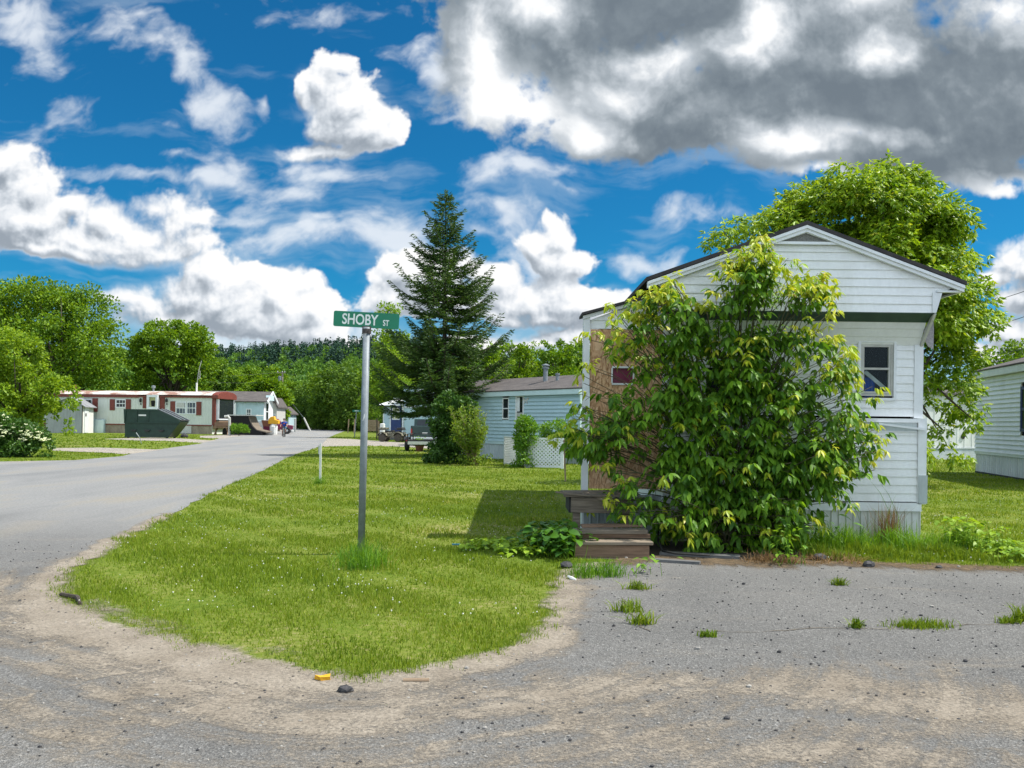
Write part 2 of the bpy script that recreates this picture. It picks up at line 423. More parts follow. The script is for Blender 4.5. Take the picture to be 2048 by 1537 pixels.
def wl(T, px, py, off=0.):
    """pixel -> (x, z) on the plane y=off of the frame"""
    Ti = T.inverted(); o = Ti @ Vector((0, 0, EYE)); d = Ti.to_3x3() @ (P(px, py, 1.0)-Vector((0, 0, EYE)))
    k = (off-o.y)/d.y; q = o+d*k
    return q.x, q.z
def wrect(T, a, b, c, d):
    x0, _ = wl(T, a, (b+d)/2); x1, _ = wl(T, c, (b+d)/2); _, z1 = wl(T, (a+c)/2, b); _, z0 = wl(T, (a+c)/2, d)
    return x0, x1, z0, z1
def lap(mb, x0f, x1f, z0, z1, y, course=.11, lip=.012, thick=.02, holes=()):
    """lap siding: every course tilts out to a lip at its bottom; x bounds are functions of z; holes are rectangles"""
    z = z0
    while z < z1-.005:
        zt = min(z+course, z1)
        spans = [((x0f(z), x1f(z)), (x0f(zt), x1f(zt)))]
        for (hx0, hx1, hz0, hz1) in holes:
            if zt > hz0+.01 and z < hz1-.01:
                ns = []
                for (b, t_) in spans:
                    if b[0] < hx0 < b[1] or b[0] < hx1 < b[1]:
                        ns.append(((b[0], hx0), (t_[0], hx0))); ns.append(((hx1, b[1]), (hx1, t_[1])))
                    else: ns.append((b, t_))
                spans = ns
        for (b, t_) in spans:
            if b[1]-b[0] < .005: continue
            tx0, tx1 = min(t_[0], t_[1]), max(t_[0], t_[1])
            mb.add([(b[0], y-lip, z), (b[1], y-lip, z), (tx1, y, zt), (tx0, y, zt), (b[0], y+thick, z), (b[1], y+thick, z), (tx1, y+thick, zt), (tx0, y+thick, zt)],
                   [(0,1,2,3),(4,7,6,5),(0,4,5,1),(1,5,6,2),(0,3,7,4)])
        z += course
    return mb
def ribbed(mb, x0, x1, z0, z1, y, pitch=.15, depth=.015):
    n = max(2, int((x1-x0)/pitch)); w = (x1-x0)/n
    prof = []
    for i in range(n):
        a = x0+i*w
        prof += [(a, y), (a+w*.72, y), (a+w*.8, y-depth), (a+w*.92, y-depth)]
    prof.append((x1, y))
    vs = [(a, b, z0) for a, b in prof]+[(a, b, z1) for a, b in prof]; m = len(prof)
    return mb.add(vs, [(i, i+1, m+i+1, m+i) for i in range(m-1)])
def window(T, x0, x1, z0, z1, par, fm, gm, fw=.07, mid=True, vm=(), y=-.04, name='window'):
    mb = MB(T)
    mb.box(x0, x1, y, .0, z1-fw, z1).box(x0, x1, y, .0, z0, z0+fw).box(x0, x0+fw, y, .0, z0+fw, z1-fw).box(x1-fw, x1, y, .0, z0+fw, z1-fw)
    if mid: mb.box(x0+fw, x1-fw, y+.006, -.006, (z0+z1)/2-fw/2.5, (z0+z1)/2+fw/2.5)
    for q in vm: mb.box(x0+(x1-x0)*q-fw/3, x0+(x1-x0)*q+fw/3, y+.01, -.008, z0+fw, z1-fw)
    f = mb.build(name, fm, par)
    MB(T).box(x0+fw*.5, x1-fw*.5, -.018, -.010, z0+fw*.5, z1-fw*.5).build('pane', gm, f)
    return f
# ------------------------------------------------------------------ material library
M = {}
M['white_vinyl'] = pmat('white_vinyl', (.80, .812, .825), (.66, .67, .655), 1.1, .42, stretch=(1.6, 1.6, .8), lo=.42, hi=.80, fine=.10)
M['white_trim'] = pmat('white_trim', (.76, .78, .81), (.66, .68, .70), 3, .4, fine=.08)
M['dirty_trim'] = pmat('dirty_trim', (.60, .60, .58), (.42, .41, .38), 9, .6, fine=.2)
M['shingle'] = pmat('shingle', (.035, .03, .035), (.06, .055, .055), 6, .9, bump=.6, bscale=60)
M['grey_shingle'] = pmat('grey_shingle', (.085, .075, .075), (.13, .115, .11), 1.4, .9, bump=.5, bscale=30, stretch=(1, 1, 6), fine=.35)
M['green_board'] = pmat('green_board', (.035, .075, .05), (.02, .05, .035), 5, .6)
M['black_void'] = pmat('black_void', (.012, .011, .012), None, 4, .9)
M['olive_cloth'] = pmat('olive_cloth', (.16, .155, .06), (.09, .09, .035), 8, .9)
M['mesh_grey'] = pmat('mesh_grey', (.40, .38, .39), (.24, .23, .24), 40, .9)
M['vent_dark'] = pmat('vent_dark', (.10, .10, .09), (.22, .22, .20), 60, .9)
M['grey_alu'] = pmat('grey_alu', (.52, .52, .49), (.40, .40, .37), 6, .45, fine=.15)
M['galv'] = pmat('galvanised', (.26, .295, .325), (.19, .215, .24), 9, .55, .1, fine=.35)
M['dark_metal'] = pmat('dark_metal', (.05, .045, .05), (.09, .07, .06), 20, .55, .3)
M['sign_green'] = pmat('sign_green', (.0, .20, .105), (.0, .165, .085), 3, .4)
M['sign_white'] = pmat('sign_white', (.80, .83, .80), (.70, .74, .72), 10, .4)
M['wood_old'] = pmat('weathered_wood', (.27, .22, .17), (.10, .08, .06), 5, .85, bump=.7, bscale=14, stretch=(.5, 6, 9), lo=.3, hi=.7, fine=.3)
M['wood_red'] = pmat('reddish_wood', (.31, .20, .13), (.15, .092, .06), 4, .85, bump=.6, bscale=14, stretch=(.5, 6, 9), fine=.3)
M['wood_pale'] = pmat('pale_wood', (.30, .24, .18), (.18, .14, .10), 4, .85, bump=.4, bscale=14, stretch=(.6, 6, 9), fine=.2)
M['wood_tan'] = pmat('tan_stake', (.30, .22, .15), (.20, .14, .09), 6, .85)
M['blue_siding'] = pmat('blue_siding', (.46, .61, .67), (.40, .54, .60), 1.2, .5, lo=.3, hi=.7, fine=.06)
M['blue_trim'] = pmat('pale_blue_trim', (.55, .68, .71), (.49, .62, .65), 2, .5)
M['skirt_grey'] = pmat('skirting_grey', (.50, .56, .58), (.40, .44, .45), 2, .5, stretch=(1, 1, .4), fine=.15)
M['skirt_white'] = pmat('skirting_white', (.70, .72, .72), (.55, .56, .55), 2, .5, stretch=(1, 1, .4), fine=.15)
M['glass'] = glassmat('window_glass')
M['glass_clear'] = glassmat('clear_glass', see=.8)
M['brown_red'] = pmat('brown_red_paint', (.20, .045, .03), (.13, .03, .022), 5, .6)
M['cream_wall'] = pmat('cream_wall', (.60, .63, .58), (.53, .56, .52), 1.0, .55, fine=.08)
M['rust_roof'] = pmat('rusted_white_roof', (.62, .58, .54), (.30, .17, .13), .55, .6, lo=.45, hi=.56, stretch=(1, 1, 1))
M['tan_skirt'] = pmat('tan_skirting', (.36, .31, .24), (.22, .18, .14), 1.2, .8, stretch=(1, 1, .5), fine=.3)
M['curtain'] = pmat('lace_curtain', (.55, .52, .30), (.35, .38, .20), 10, .9)
M['shed_roof'] = pmat('shed_roof_sheet', (.30, .31, .33), (.20, .20, .21), 1.5, .5, fine=.2)
M['hill_floor'] = pmat('hill_floor', (.035, .085, .012), (.02, .05, .010), .1, .95)
M['shed_grey'] = pmat('shed_grey', (.36, .38, .38), (.29, .305, .31), 2, .55, stretch=(1, 1, .3), fine=.2)
M['dump_green'] = pmat('dumpster_green', (.016, .05, .034), (.010, .033, .024), 3, .5, fine=.35)
M['rubber'] = pmat('rubber', (.018, .018, .019), (.035, .034, .032), 8, .85)
M['mud_rubber'] = pmat('muddy_rubber', (.10, .085, .065), (.05, .045, .04), 9, .9)
M['red_paint'] = pmat('maroon_paint', (.20, .025, .07), (.13, .02, .05), 3, .35)
M['blue_door'] = pmat('blue_door_paint', (.02, .045, .17), (.015, .035, .13), 3, .4)
M['pickup_green'] = pmat('pickup_green', (.010, .035, .030), (.008, .025, .022), 2, .25, spec=.6)
M['camo'] = pmat('camouflage_paint', (.26, .24, .18), (.05, .048, .035), 9, .5, lo=.42, hi=.58, c3=(.15, .14, .09))
M['black_plastic'] = pmat('black_plastic', (.02, .02, .021), (.03, .03, .031), 6, .5)
M['chrome'] = pmat('chrome', (.6, .6, .6), (.5, .5, .5), 4, .2, .9)
M['tail_red'] = pmat('tail_lamp_red', (.35, .03, .02), (.28, .02, .02), 4, .2)
M['white_plastic'] = pmat('white_plastic', (.72, .72, .70), (.62, .62, .60), 4, .5)
M['yellow_plastic'] = pmat('yellow_plastic', (.75, .40, .02), (.65, .33, .02), 4, .5)
M['grey_plank'] = pmat('grey_plank', (.17, .17, .17), (.10, .10, .10), 5, .85, stretch=(.6, 5, 5), fine=.2)
M['stone'] = pmat('stone', (.06, .058, .062), (.03, .03, .032), 14, .8, bump=.5)
M['terracotta'] = pmat('terracotta', (.24, .10, .055), (.18, .07, .04), 6, .8)
M['skin'] = pmat('skin', (.42, .24, .17), (.38, .21, .15), 10, .6)
M['blue_cloth'] = pmat('blue_shirt', (.02, .07, .36), (.015, .05, .28), 10, .8)
M['teal_cloth'] = pmat('teal_shorts', (.02, .16, .24), (.015, .11, .18), 10, .8)
M['dark_cloth'] = pmat('dark_cloth', (.02, .02, .025), (.04, .035, .035), 10, .8)
M['orange'] = pmat('orange_print', (.5, .09, .03), (.4, .06, .02), 10, .8)
M['bark'] = pmat('bark', (.075, .058, .045), (.04, .032, .026), 6, .9, bump=.8, bscale=12, stretch=(2, 2, .5))
M['pale_bark'] = pmat('pale_bark', (.42, .38, .32), (.26, .22, .18), 6, .9)
M['twig'] = pmat('green_twig', (.075, .075, .03), (.045, .042, .022), 9, .8)
M['pole_wood'] = pmat('pole_wood', (.34, .29, .23), (.24, .20, .16), 3, .85, stretch=(4, 4, .4))
M['wire'] = pmat('wire', (.05, .05, .055), None, 2, .6)
# foliage
M['hero_leaf'] = leafmat('boxelder_leaf', (.045, .130, .010), (.185, .36, .022), .40, 1.6, .5, spec=.3)
M['hero_young'] = leafmat('young_boxelder_leaf', (.24, .38, .02), (.48, .52, .04), .38, 3, .45, cy=(.58, .50, .09))
M['elder_leaf'] = leafmat('tall_boxelder_leaf', (.075, .18, .008), (.29, .43, .018), .38, .55, .45, cy=(.30, .36, .02))
M['maple_leaf'] = leafmat('maple_leaf', (.075, .17, .007), (.22, .35, .012), .34, .22, .55)
M['maple_light'] = leafmat('light_maple_leaf', (.105, .215, .010), (.285, .41, .018), .36, .4, .55)
M['wood_leaf'] = leafmat('woodland_leaf', (.075, .175, .008), (.23, .36, .014), .34, .14, .6)
M['dark_leaf'] = leafmat('dark_woodland_leaf', (.040, .105, .010), (.13, .23, .016), .3, .18, .6)
M['far_leaf'] = leafmat('hill_leaf', (.06, .15, .022), (.14, .27, .03), .25, .02, .7)
M['far_pine'] = leafmat('hill_pine', (.012, .042, .030), (.032, .085, .05), .1, .03, .7)
M['spruce'] = leafmat('spruce_needle', (.022, .062, .012), (.085, .155, .022), .2, .8, .55, cy=(.14, .21, .03))
M['lilac'] = leafmat('lilac_leaf', (.024, .075, .012), (.075, .165, .022), .25, 1.2, .45, spec=.35)
M['willow'] = leafmat('pale_shrub_leaf', (.10, .19, .02), (.24, .34, .03), .35, 1.2, .5)
M['fresh_shrub'] = leafmat('fresh_shrub_leaf', (.07, .19, .014), (.21, .38, .025), .35, 1.5, .5)
M['broad_leaf'] = leafmat('broad_weed_leaf', (.028, .095, .010), (.085, .215, .015), .3, 2, .45)
M['lime_leaf'] = leafmat('lime_groundcover_leaf', (.11, .235, .014), (.27, .41, .024), .35, 2, .5)
M['grass_blade'] = leafmat('grass_blade', (.085, .155, .010), (.215, .295, .020), .33, .55, .65, cy=(.40, .37, .11), spec=.2)
M['weed_blade'] = leafmat('tall_grass_blade', (.06, .17, .010), (.18, .34, .02), .35, 1.5, .55)
M['dry_blade'] = leafmat('dry_grass_blade', (.16, .09, .045), (.34, .22, .10), .2, 2, .8)
M['flower'] = pmat('white_blossom', (.74, .76, .52), (.62, .66, .36), 20, .7)
M['clover'] = pmat('clover_blossom', (.72, .72, .66), (.58, .60, .50), 20, .8)

# OSB: strands of different tans
def osb():
    m, t = newmat('osb_board')
    v = coord(t, (1, 1, .35))
    n = noise(t, v, 3, 4, .5).outputs['Color']
    off = nd(t, 'ShaderNodeVectorMath', {0: n, 'Scale': .6}, operation='SCALE').outputs[0]
    vo = nd(t, 'ShaderNodeTexVoronoi', {'Vector': addv(t, v, off), 'Scale': 48}).outputs['Color']
    s = nd(t, 'ShaderNodeSeparateXYZ', {0: vo}).outputs[0]
    c = ramp(t, s, [(.0, (.32, .16, .07)), (.4, (.56, .32, .17)), (.75, (.68, .43, .25)), (1, (.78, .54, .34))])
    st = ramp(t, noise(t, coord(t), 1.6, 5, .6).outputs['Fac'], [(.35, .55), (.6, 1.0)])
    c = mix(t, .7, c, st, 'MULTIPLY')
    b = nd(t, 'ShaderNodeBsdfPrincipled', {'Base Color': c, 'Roughness': .8})
    return finish(m, t, b.outputs[0])
M['osb'] = osb()

def ground_mats():
    # soil and thatch under the grass blades
    m, t = newmat('lawn_soil'); v = coord(t)
    n = noise(t, v, .35, 8, .65).outputs['Fac']; n2 = noise(t, v, 14, 6, .7).outputs['Fac']
    c = ramp(t, mt(t, 'ADD', mt(t, 'MULTIPLY', n, .5), mt(t, 'MULTIPLY', n2, .5)), [(.34, (.050, .09, .010)), (.46, (.095, .145, .014)), (.55, (.155, .185, .032)), (.65, (.31, .26, .14))])
    b = nd(t, 'ShaderNodeBsdfPrincipled', {'Base Color': c, 'Roughness': .9, 'Specular IOR Level': .1})
    bp = nd(t, 'ShaderNodeBump', {'Height': n2, 'Strength': .8, 'Distance': .03}); t.links.new(bp.outputs[0], b.inputs['Normal'])
    M['lawn'] = finish(m, t, b.outputs[0])
    # worn asphalt with loose grit and dusty wheel bands
    m, t = newmat('worn_asphalt'); v = coord(t)
    vo = nd(t, 'ShaderNodeTexVoronoi', {'Vector': v, 'Scale': 92, 'Randomness': 1.0})
    chip = nd(t, 'ShaderNodeSeparateXYZ', {0: vo.outputs['Color']}).outputs[0]
    vo2 = nd(t, 'ShaderNodeTexVoronoi', {'Vector': v, 'Scale': 230})
    chip2 = nd(t, 'ShaderNodeSeparateXYZ', {0: vo2.outputs['Color']}).outputs[1]
    big = noise(t, v, .33, 8, .62, .6).outputs['Fac']
    med = noise(t, nd(t, 'ShaderNodeMapping', {0: v, 2: (0, 0, .35), 3: (.5, 2.2, 1)}).outputs[0], .8, 8, .68, .5).outputs['Fac']
    base = ramp(t, big, [(.3, (.145, .143, .140)), (.7, (.21, .205, .197))])
    c = mix(t, .75, base, ramp(t, chip, [(0, .55), (.6, .95), (.92, 1.2), (1, 1.9)]), 'MULTIPLY')
    c = mix(t, .6, c, ramp(t, chip2, [(0, .5), (.75, 1.0), (1, 1.5)]), 'MULTIPLY')
    dn = mt(t, 'ADD', med, mt(t, 'MULTIPLY', mt(t, 'SUBTRACT', noise(t, v, 30, 4, .7).outputs['Fac'], .5), .35))
    at = nd(t, 'ShaderNodeAttribute', attribute_name='dust').outputs['Fac']
    dust = sstep(t, mt(t, 'ADD', dn, mt(t, 'MULTIPLY', at, .55)), .52, .92)
    c = mix(t, mt(t, 'MULTIPLY', dust, .85), c, mix(t, .5, (.31, .265, .21), ramp(t, chip2, [(0, .6), (1, 1.25)]), 'MULTIPLY'))
    gy = nd(t, 'ShaderNodeSeparateXYZ', {0: nd(t, 'ShaderNodeNewGeometry').outputs['Position']})
    fn = noise(t, nd(t, 'ShaderNodeMapping', {0: v, 3: (1.2, .25, 1)}).outputs[0], .5, 8, .65, .4).outputs['Fac']
    fc = ramp(t, fn, [(.3, (.20, .203, .21)), (.52, (.265, .265, .265)), (.66, (.30, .275, .235))])
    fc = mix(t, .7, fc, ramp(t, noise(t, v, 22, 5, .75).outputs['Fac'], [(.3, .5), (.7, 1.4)]), 'MULTIPLY')
    c = mix(t, mt(t, 'MULTIPLY', sstep(t, mt(t, 'ADD', gy.outputs[1], mt(t, 'MULTIPLY', fn, 4.0)), 9., 19.), .9), c, fc)
    b = nd(t, 'ShaderNodeBsdfPrincipled', {'Base Color': c, 'Roughness': .92, 'Specular IOR Level': .15})
    h = mt(t, 'ADD', mt(t, 'MULTIPLY', vo.outputs['Distance'], .7), mt(t, 'MULTIPLY', vo2.outputs['Distance'], .35))
    bp = nd(t, 'ShaderNodeBump', {'Height': h, 'Strength': .8, 'Distance': .012}); t.links.new(bp.outputs[0], b.inputs['Normal'])
    M['asphalt'] = finish(m, t, b.outputs[0])
    m, t = newmat('far_asphalt'); v = coord(t)
    n = noise(t, nd(t, 'ShaderNodeMapping', {0: v, 3: (1.2, .25, 1)}).outputs[0], .5, 8, .65, .4).outputs['Fac']
    n2 = noise(t, v, 22, 4, .75).outputs['Fac']
    c = ramp(t, n, [(.3, (.19, .195, .21)), (.6, (.255, .26, .27)), (.75, (.30, .275, .23))])
    c = mix(t, .6, c, ramp(t, n2, [(.3, .55), (.7, 1.35)]), 'MULTIPLY')
    b = nd(t, 'ShaderNodeBsdfPrincipled', {'Base Color': c, 'Roughness': .9, 'Specular IOR Level': .2})
    bp = nd(t, 'ShaderNodeBump', {'Height': n2, 'Strength': .6, 'Distance': .02}); t.links.new(bp.outputs[0], b.inputs['Normal'])
    M['far_asphalt'] = finish(m, t, b.outputs[0])
    m, t = newmat('gravel'); v = coord(t)
    vo = nd(t, 'ShaderNodeTexVoronoi', {'Vector': v, 'Scale': 24}).outputs['Color']
    n = noise(t, v, .5, 7, .6).outputs['Fac']
    c = ramp(t, n, [(.3, (.25, .235, .22)), (.7, (.33, .29, .24))])
    c = mix(t, .6, c, nd(t, 'ShaderNodeSeparateXYZ', {0: vo}).outputs[0], 'OVERLAY')
    b = nd(t, 'ShaderNodeBsdfPrincipled', {'Base Color': c, 'Roughness': .95, 'Specular IOR Level': .1})
    M['gravel'] = finish(m, t, b.outputs[0])
ground_mats()

# ------------------------------------------------------------------ ground, roads
g = MB(); R = 1500
g.quad((-R, -60, 0), (R, -60, 0), (R, R, 0), (-R, R, 0))
tag(g.build('ground', M['lawn']), kind='structure')

# lawn peninsula outline (pixels), from the side drive along the road, round the tip, back to the house
EDGE = [(640,894),(600,906),(555,926),(520,945),(455,972),(400,1000),(322,1038),(250,1075),(190,1106),(140,1137),(108,1165),(92,1190),(112,1214),(150,1233),(190,1246),(240,1259),(300,1274),(360,1290),(420,1305),(470,1318),(520,1330),(580,1342),(640,1352),(700,1362),(760,1365),(805,1354),(850,1346),(905,1335),(960,1326),(1008,1309),(1050,1290),(1082,1270),(1104,1248),(1114,1228),(1120,1208),(1122,1186),(1126,1164),(1138,1146),(1160,1135),(1200,1128)]
HOUSE_EDGE = [(1250,1119),(1310,1117),(1400,1120),(1500,1128),(1600,1124),(1700,1126),(1800,1128),(1920,1132),(2048,1136),(2250,1145)]
def rough(lst, amt, n):
    out = []
    for i in range(len(lst)-1):
        a, b = G(*lst[i]), G(*lst[i+1])
        for k in range(n):
            p = a.lerp(b, k/n)
            out.append(p+Vector((random.gauss(0, amt), random.gauss(0, amt), 0)))
    out.append(G(*lst[-1])); return out
edge_w = rough(EDGE, .035, 5)
house_w = rough(HOUSE_EDGE, .05, 4)
def flat(name, poly, z, mat, parent=None):
    tris = tessellate_polygon([[Vector((p[0], p[1], 0)) for p in poly]])
    mb = MB(); mb.v = [Vector((p[0], p[1], z)) for p in poly]
    for t in tris:
        a, b, c = (mb.v[i] for i in t)
        mb.f.append(list(t) if (b-a).cross(c-a).z > 0 else list(t)[::-1])
    return mb.build(name, mat, parent)
left_edge = [G(*p) for p in [(545,862),(500,869),(440,877),(400,888),(320,899),(265,907),(245,913),(150,921),(0,924),(-250,925),(-900,925)]]
far_r = [G(*p) for p in [(700,857),(690,862.5),(672,869),(655,877)]]
YC = 13.5   # asphalt apron in front, road beyond
apron = [Vector((-60, -25, 0)), Vector((60, -25, 0)), Vector((60, house_w[-1].y, 0))]+house_w[::-1]+edge_w[::-1]
k = next(i for i, p in enumerate(apron) if i > 60 and p.y > YC)
apron_poly = apron[:k]+[Vector((-60, YC, 0))]
road_poly = [Vector((-60, YC, 0))]+apron[k-1:]+far_r[::-1]+[G(560, 857)]+left_edge
ap = flat('road', apron_poly, .006, M['asphalt']); tag(ap, kind='structure')
tag(flat('street', road_poly, .006, M['asphalt']), kind='structure')
# ragged dirt along the lawn edges and dusty sweeps where cars turn: one thin sheet over the apron
def dirt_sheet():
    st = .08; xs = np.arange(-9, 9.01, st); ys = np.arange(3.3, 14.5, st)
    X, Y = np.meshgrid(xs, ys); x, y = X.ravel(), Y.ravel()
    def dist(line):
        L = np.array([[p.x, p.y] for p in line]); d = np.full(len(x), 9e9); u = np.zeros(len(x))
        for i in range(len(L)-1):
            a, b = L[i], L[i+1]; ab = b-a; t = np.clip(((x-a[0])*ab[0]+(y-a[1])*ab[1])/max(1e-9, ab@ab), 0, 1)
            q = np.hypot(x-a[0]-t*ab[0], y-a[1]-t*ab[1]); k = q < d; d[k] = q[k]; u[k] = (i+t[k])/(len(L)-1)
        return d, u
    d1, u1 = dist(edge_w); d2, u2 = dist(house_w)
    inside = ~pip(x, y, [(p.x, p.y) for p in apron_poly]) & ~pip(x, y, [(p.x, p.y) for p in road_poly])
    w1 = .13+.68*np.exp(-((u1-.45)/.17)**2)+.10*(u1 > .7); w1 = np.where(inside, .10, w1)
    val = 1.05*np.exp(-(d1/w1)**2); red = .95*np.exp(-(d2/np.where(inside, .12, .42))**2)*np.clip(1.25-np.abs(x-3.2)/6, .35, 1)
    for L, w, k in (([(-300,1130),(-80,1170),(60,1205),(200,1290),(340,1350),(520,1395),(760,1425),(1000,1412),(1250,1390),(1500,1372),(1700,1385),(2000,1420)], .60, .72), ([(-80,1420),(200,1470),(500,1510),(900,1525),(1300,1505),(1700,1515),(2100,1520)], .40, .62), ([(-200,1290),(60,1330),(300,1420),(560,1470),(900,1465),(1400,1455),(2000,1470)], .20, .6), ([(-100,1225),(60,1262),(220,1345),(420,1400),(760,1430)], .13, .8)):
        d, _ = dist([G(*q) for q in L]); val = np.maximum(val, k*np.exp(-(d/w)**2))
    keep = ((val > .03) | (red > .03)) & (~inside | (np.minimum(d1, d2) < .35))
    m, t = newmat('dirt'); v = coord(t)
    at = nd(t, 'ShaderNodeAttribute', attribute_name='dirt').outputs['Fac']; rd_ = nd(t, 'ShaderNodeAttribute', attribute_name='straw').outputs['Fac']
    sd_ = nd(t, 'ShaderNodeAttribute', attribute_name='along').outputs['Vector']
    n = mt(t, 'ADD', mt(t, 'MULTIPLY', noise(t, v, 1.3, 9, .72, .3).outputs['Fac'], .5), mt(t, 'MULTIPLY', noise(t, sd_, 1.0, 7, .65, .2).outputs['Fac'], .5)); n2 = noise(t, v, 55, 4, .75).outputs['Fac']
    c = ramp(t, noise(t, v, 2.2, 8, .7).outputs['Fac'], [(.3, (.225, .19, .15)), (.7, (.36, .315, .26))])
    c = mix(t, sstep(t, rd_, .15, .5), c, ramp(t, noise(t, nd(t, 'ShaderNodeMapping', {0: v, 3: (1, 3, 1)}).outputs[0], 7, 8, .75).outputs['Fac'], [(.3, (.055, .045, .04)), (.5, (.13, .095, .06)), (.7, (.30, .22, .14))]))
    c = mix(t, .85, c, ramp(t, n2, [(.3, .45), (.7, 1.4)]), 'MULTIPLY')
    b = nd(t, 'ShaderNodeBsdfPrincipled', {'Base Color': c, 'Roughness': .95, 'Specular IOR Level': .1})
    bp = nd(t, 'ShaderNodeBump', {'Height': n2, 'Strength': .7, 'Distance': .02}); t.links.new(bp.outputs[0], b.inputs['Normal'])
    f = mt(t, 'ADD', mt(t, 'ADD', mt(t, 'MULTIPLY', mt(t, 'SUBTRACT', n, .5), 3.2), mt(t, 'MAXIMUM', at, rd_)), mt(t, 'MULTIPLY', mt(t, 'SUBTRACT', n2, .5), .9))
    a = mt(t, 'MULTIPLY', sstep(t, f, .24, .92), .9)
    sh = nd(t, 'ShaderNodeMixShader', {0: a, 1: nd(t, 'ShaderNodeBsdfTransparent').outputs[0], 2: b.outputs[0]})
    finish(m, t, sh.outputs[0])
    nx, ny = len(xs), len(ys); K = keep.reshape(ny, nx); F = []
    for jj in range(ny-1):
        for ii in range(nx-1):
            if K[jj, ii] or K[jj, ii+1] or K[jj+1, ii] or K[jj+1, ii+1]: F.append((jj*nx+ii, jj*nx+ii+1, (jj+1)*nx+ii+1, (jj+1)*nx+ii))
    o = mesh_np('dirt', np.stack([x, y, np.full(len(x), .010)], 1), F, m)
    for nm, vv in (('dirt', val), ('straw', red)):
        at = o.data.attributes.new(nm, 'FLOAT', 'POINT'); at.data.foreach_set('value', vv.astype(np.float32))
    av = np.stack([u1*26, d1*5.5, np.zeros(len(x))], 1).astype(np.float32)
    at = o.data.attributes.new('along', 'FLOAT_VECTOR', 'POINT'); at.data.foreach_set('vector', av.ravel())
    tag(o, kind='structure')
dirt_sheet()

def drive(name, px, z, mat):
    return tag(flat(name, [G(*p) for p in px], z, mat), kind='structure')
SIDE = [(655,877),(640,894),(700,892.5),(760,892.5),(820,895),(870,899),(960,903),(960,888),(870,886.5),(800,885.5),(740,881.5),(700,878.5)]
drive('gravel_drive', SIDE, .008, M['gravel'])
PAD = [(205,878.5),(300,875.5),(345,876.5),(420,881.5),(445,878.5),(405,886.5),(330,882.5),(270,881.5)]
drive('gravel_pad', PAD, .009, M['gravel'])
DR2 = [(105,897),(200,896),(310,899.5),(335,899),(265,908),(250,909),(190,905.5),(105,902)]
drive('gravel_track', DR2, .0095, M['gravel'])
DR3 = [(400,872.5),(470,870),(520,868),(540,863),(500,869.6),(445,878),(400,876)]
drive('gravel_path', DR3, .0092, M['gravel'])
PAVED = [[(p.x, p.y) for p in apron_poly], [(p.x, p.y) for p in road_poly]]+[[(G(*q).x, G(*q).y) for q in L] for L in (SIDE, PAD, DR2, DR3)]

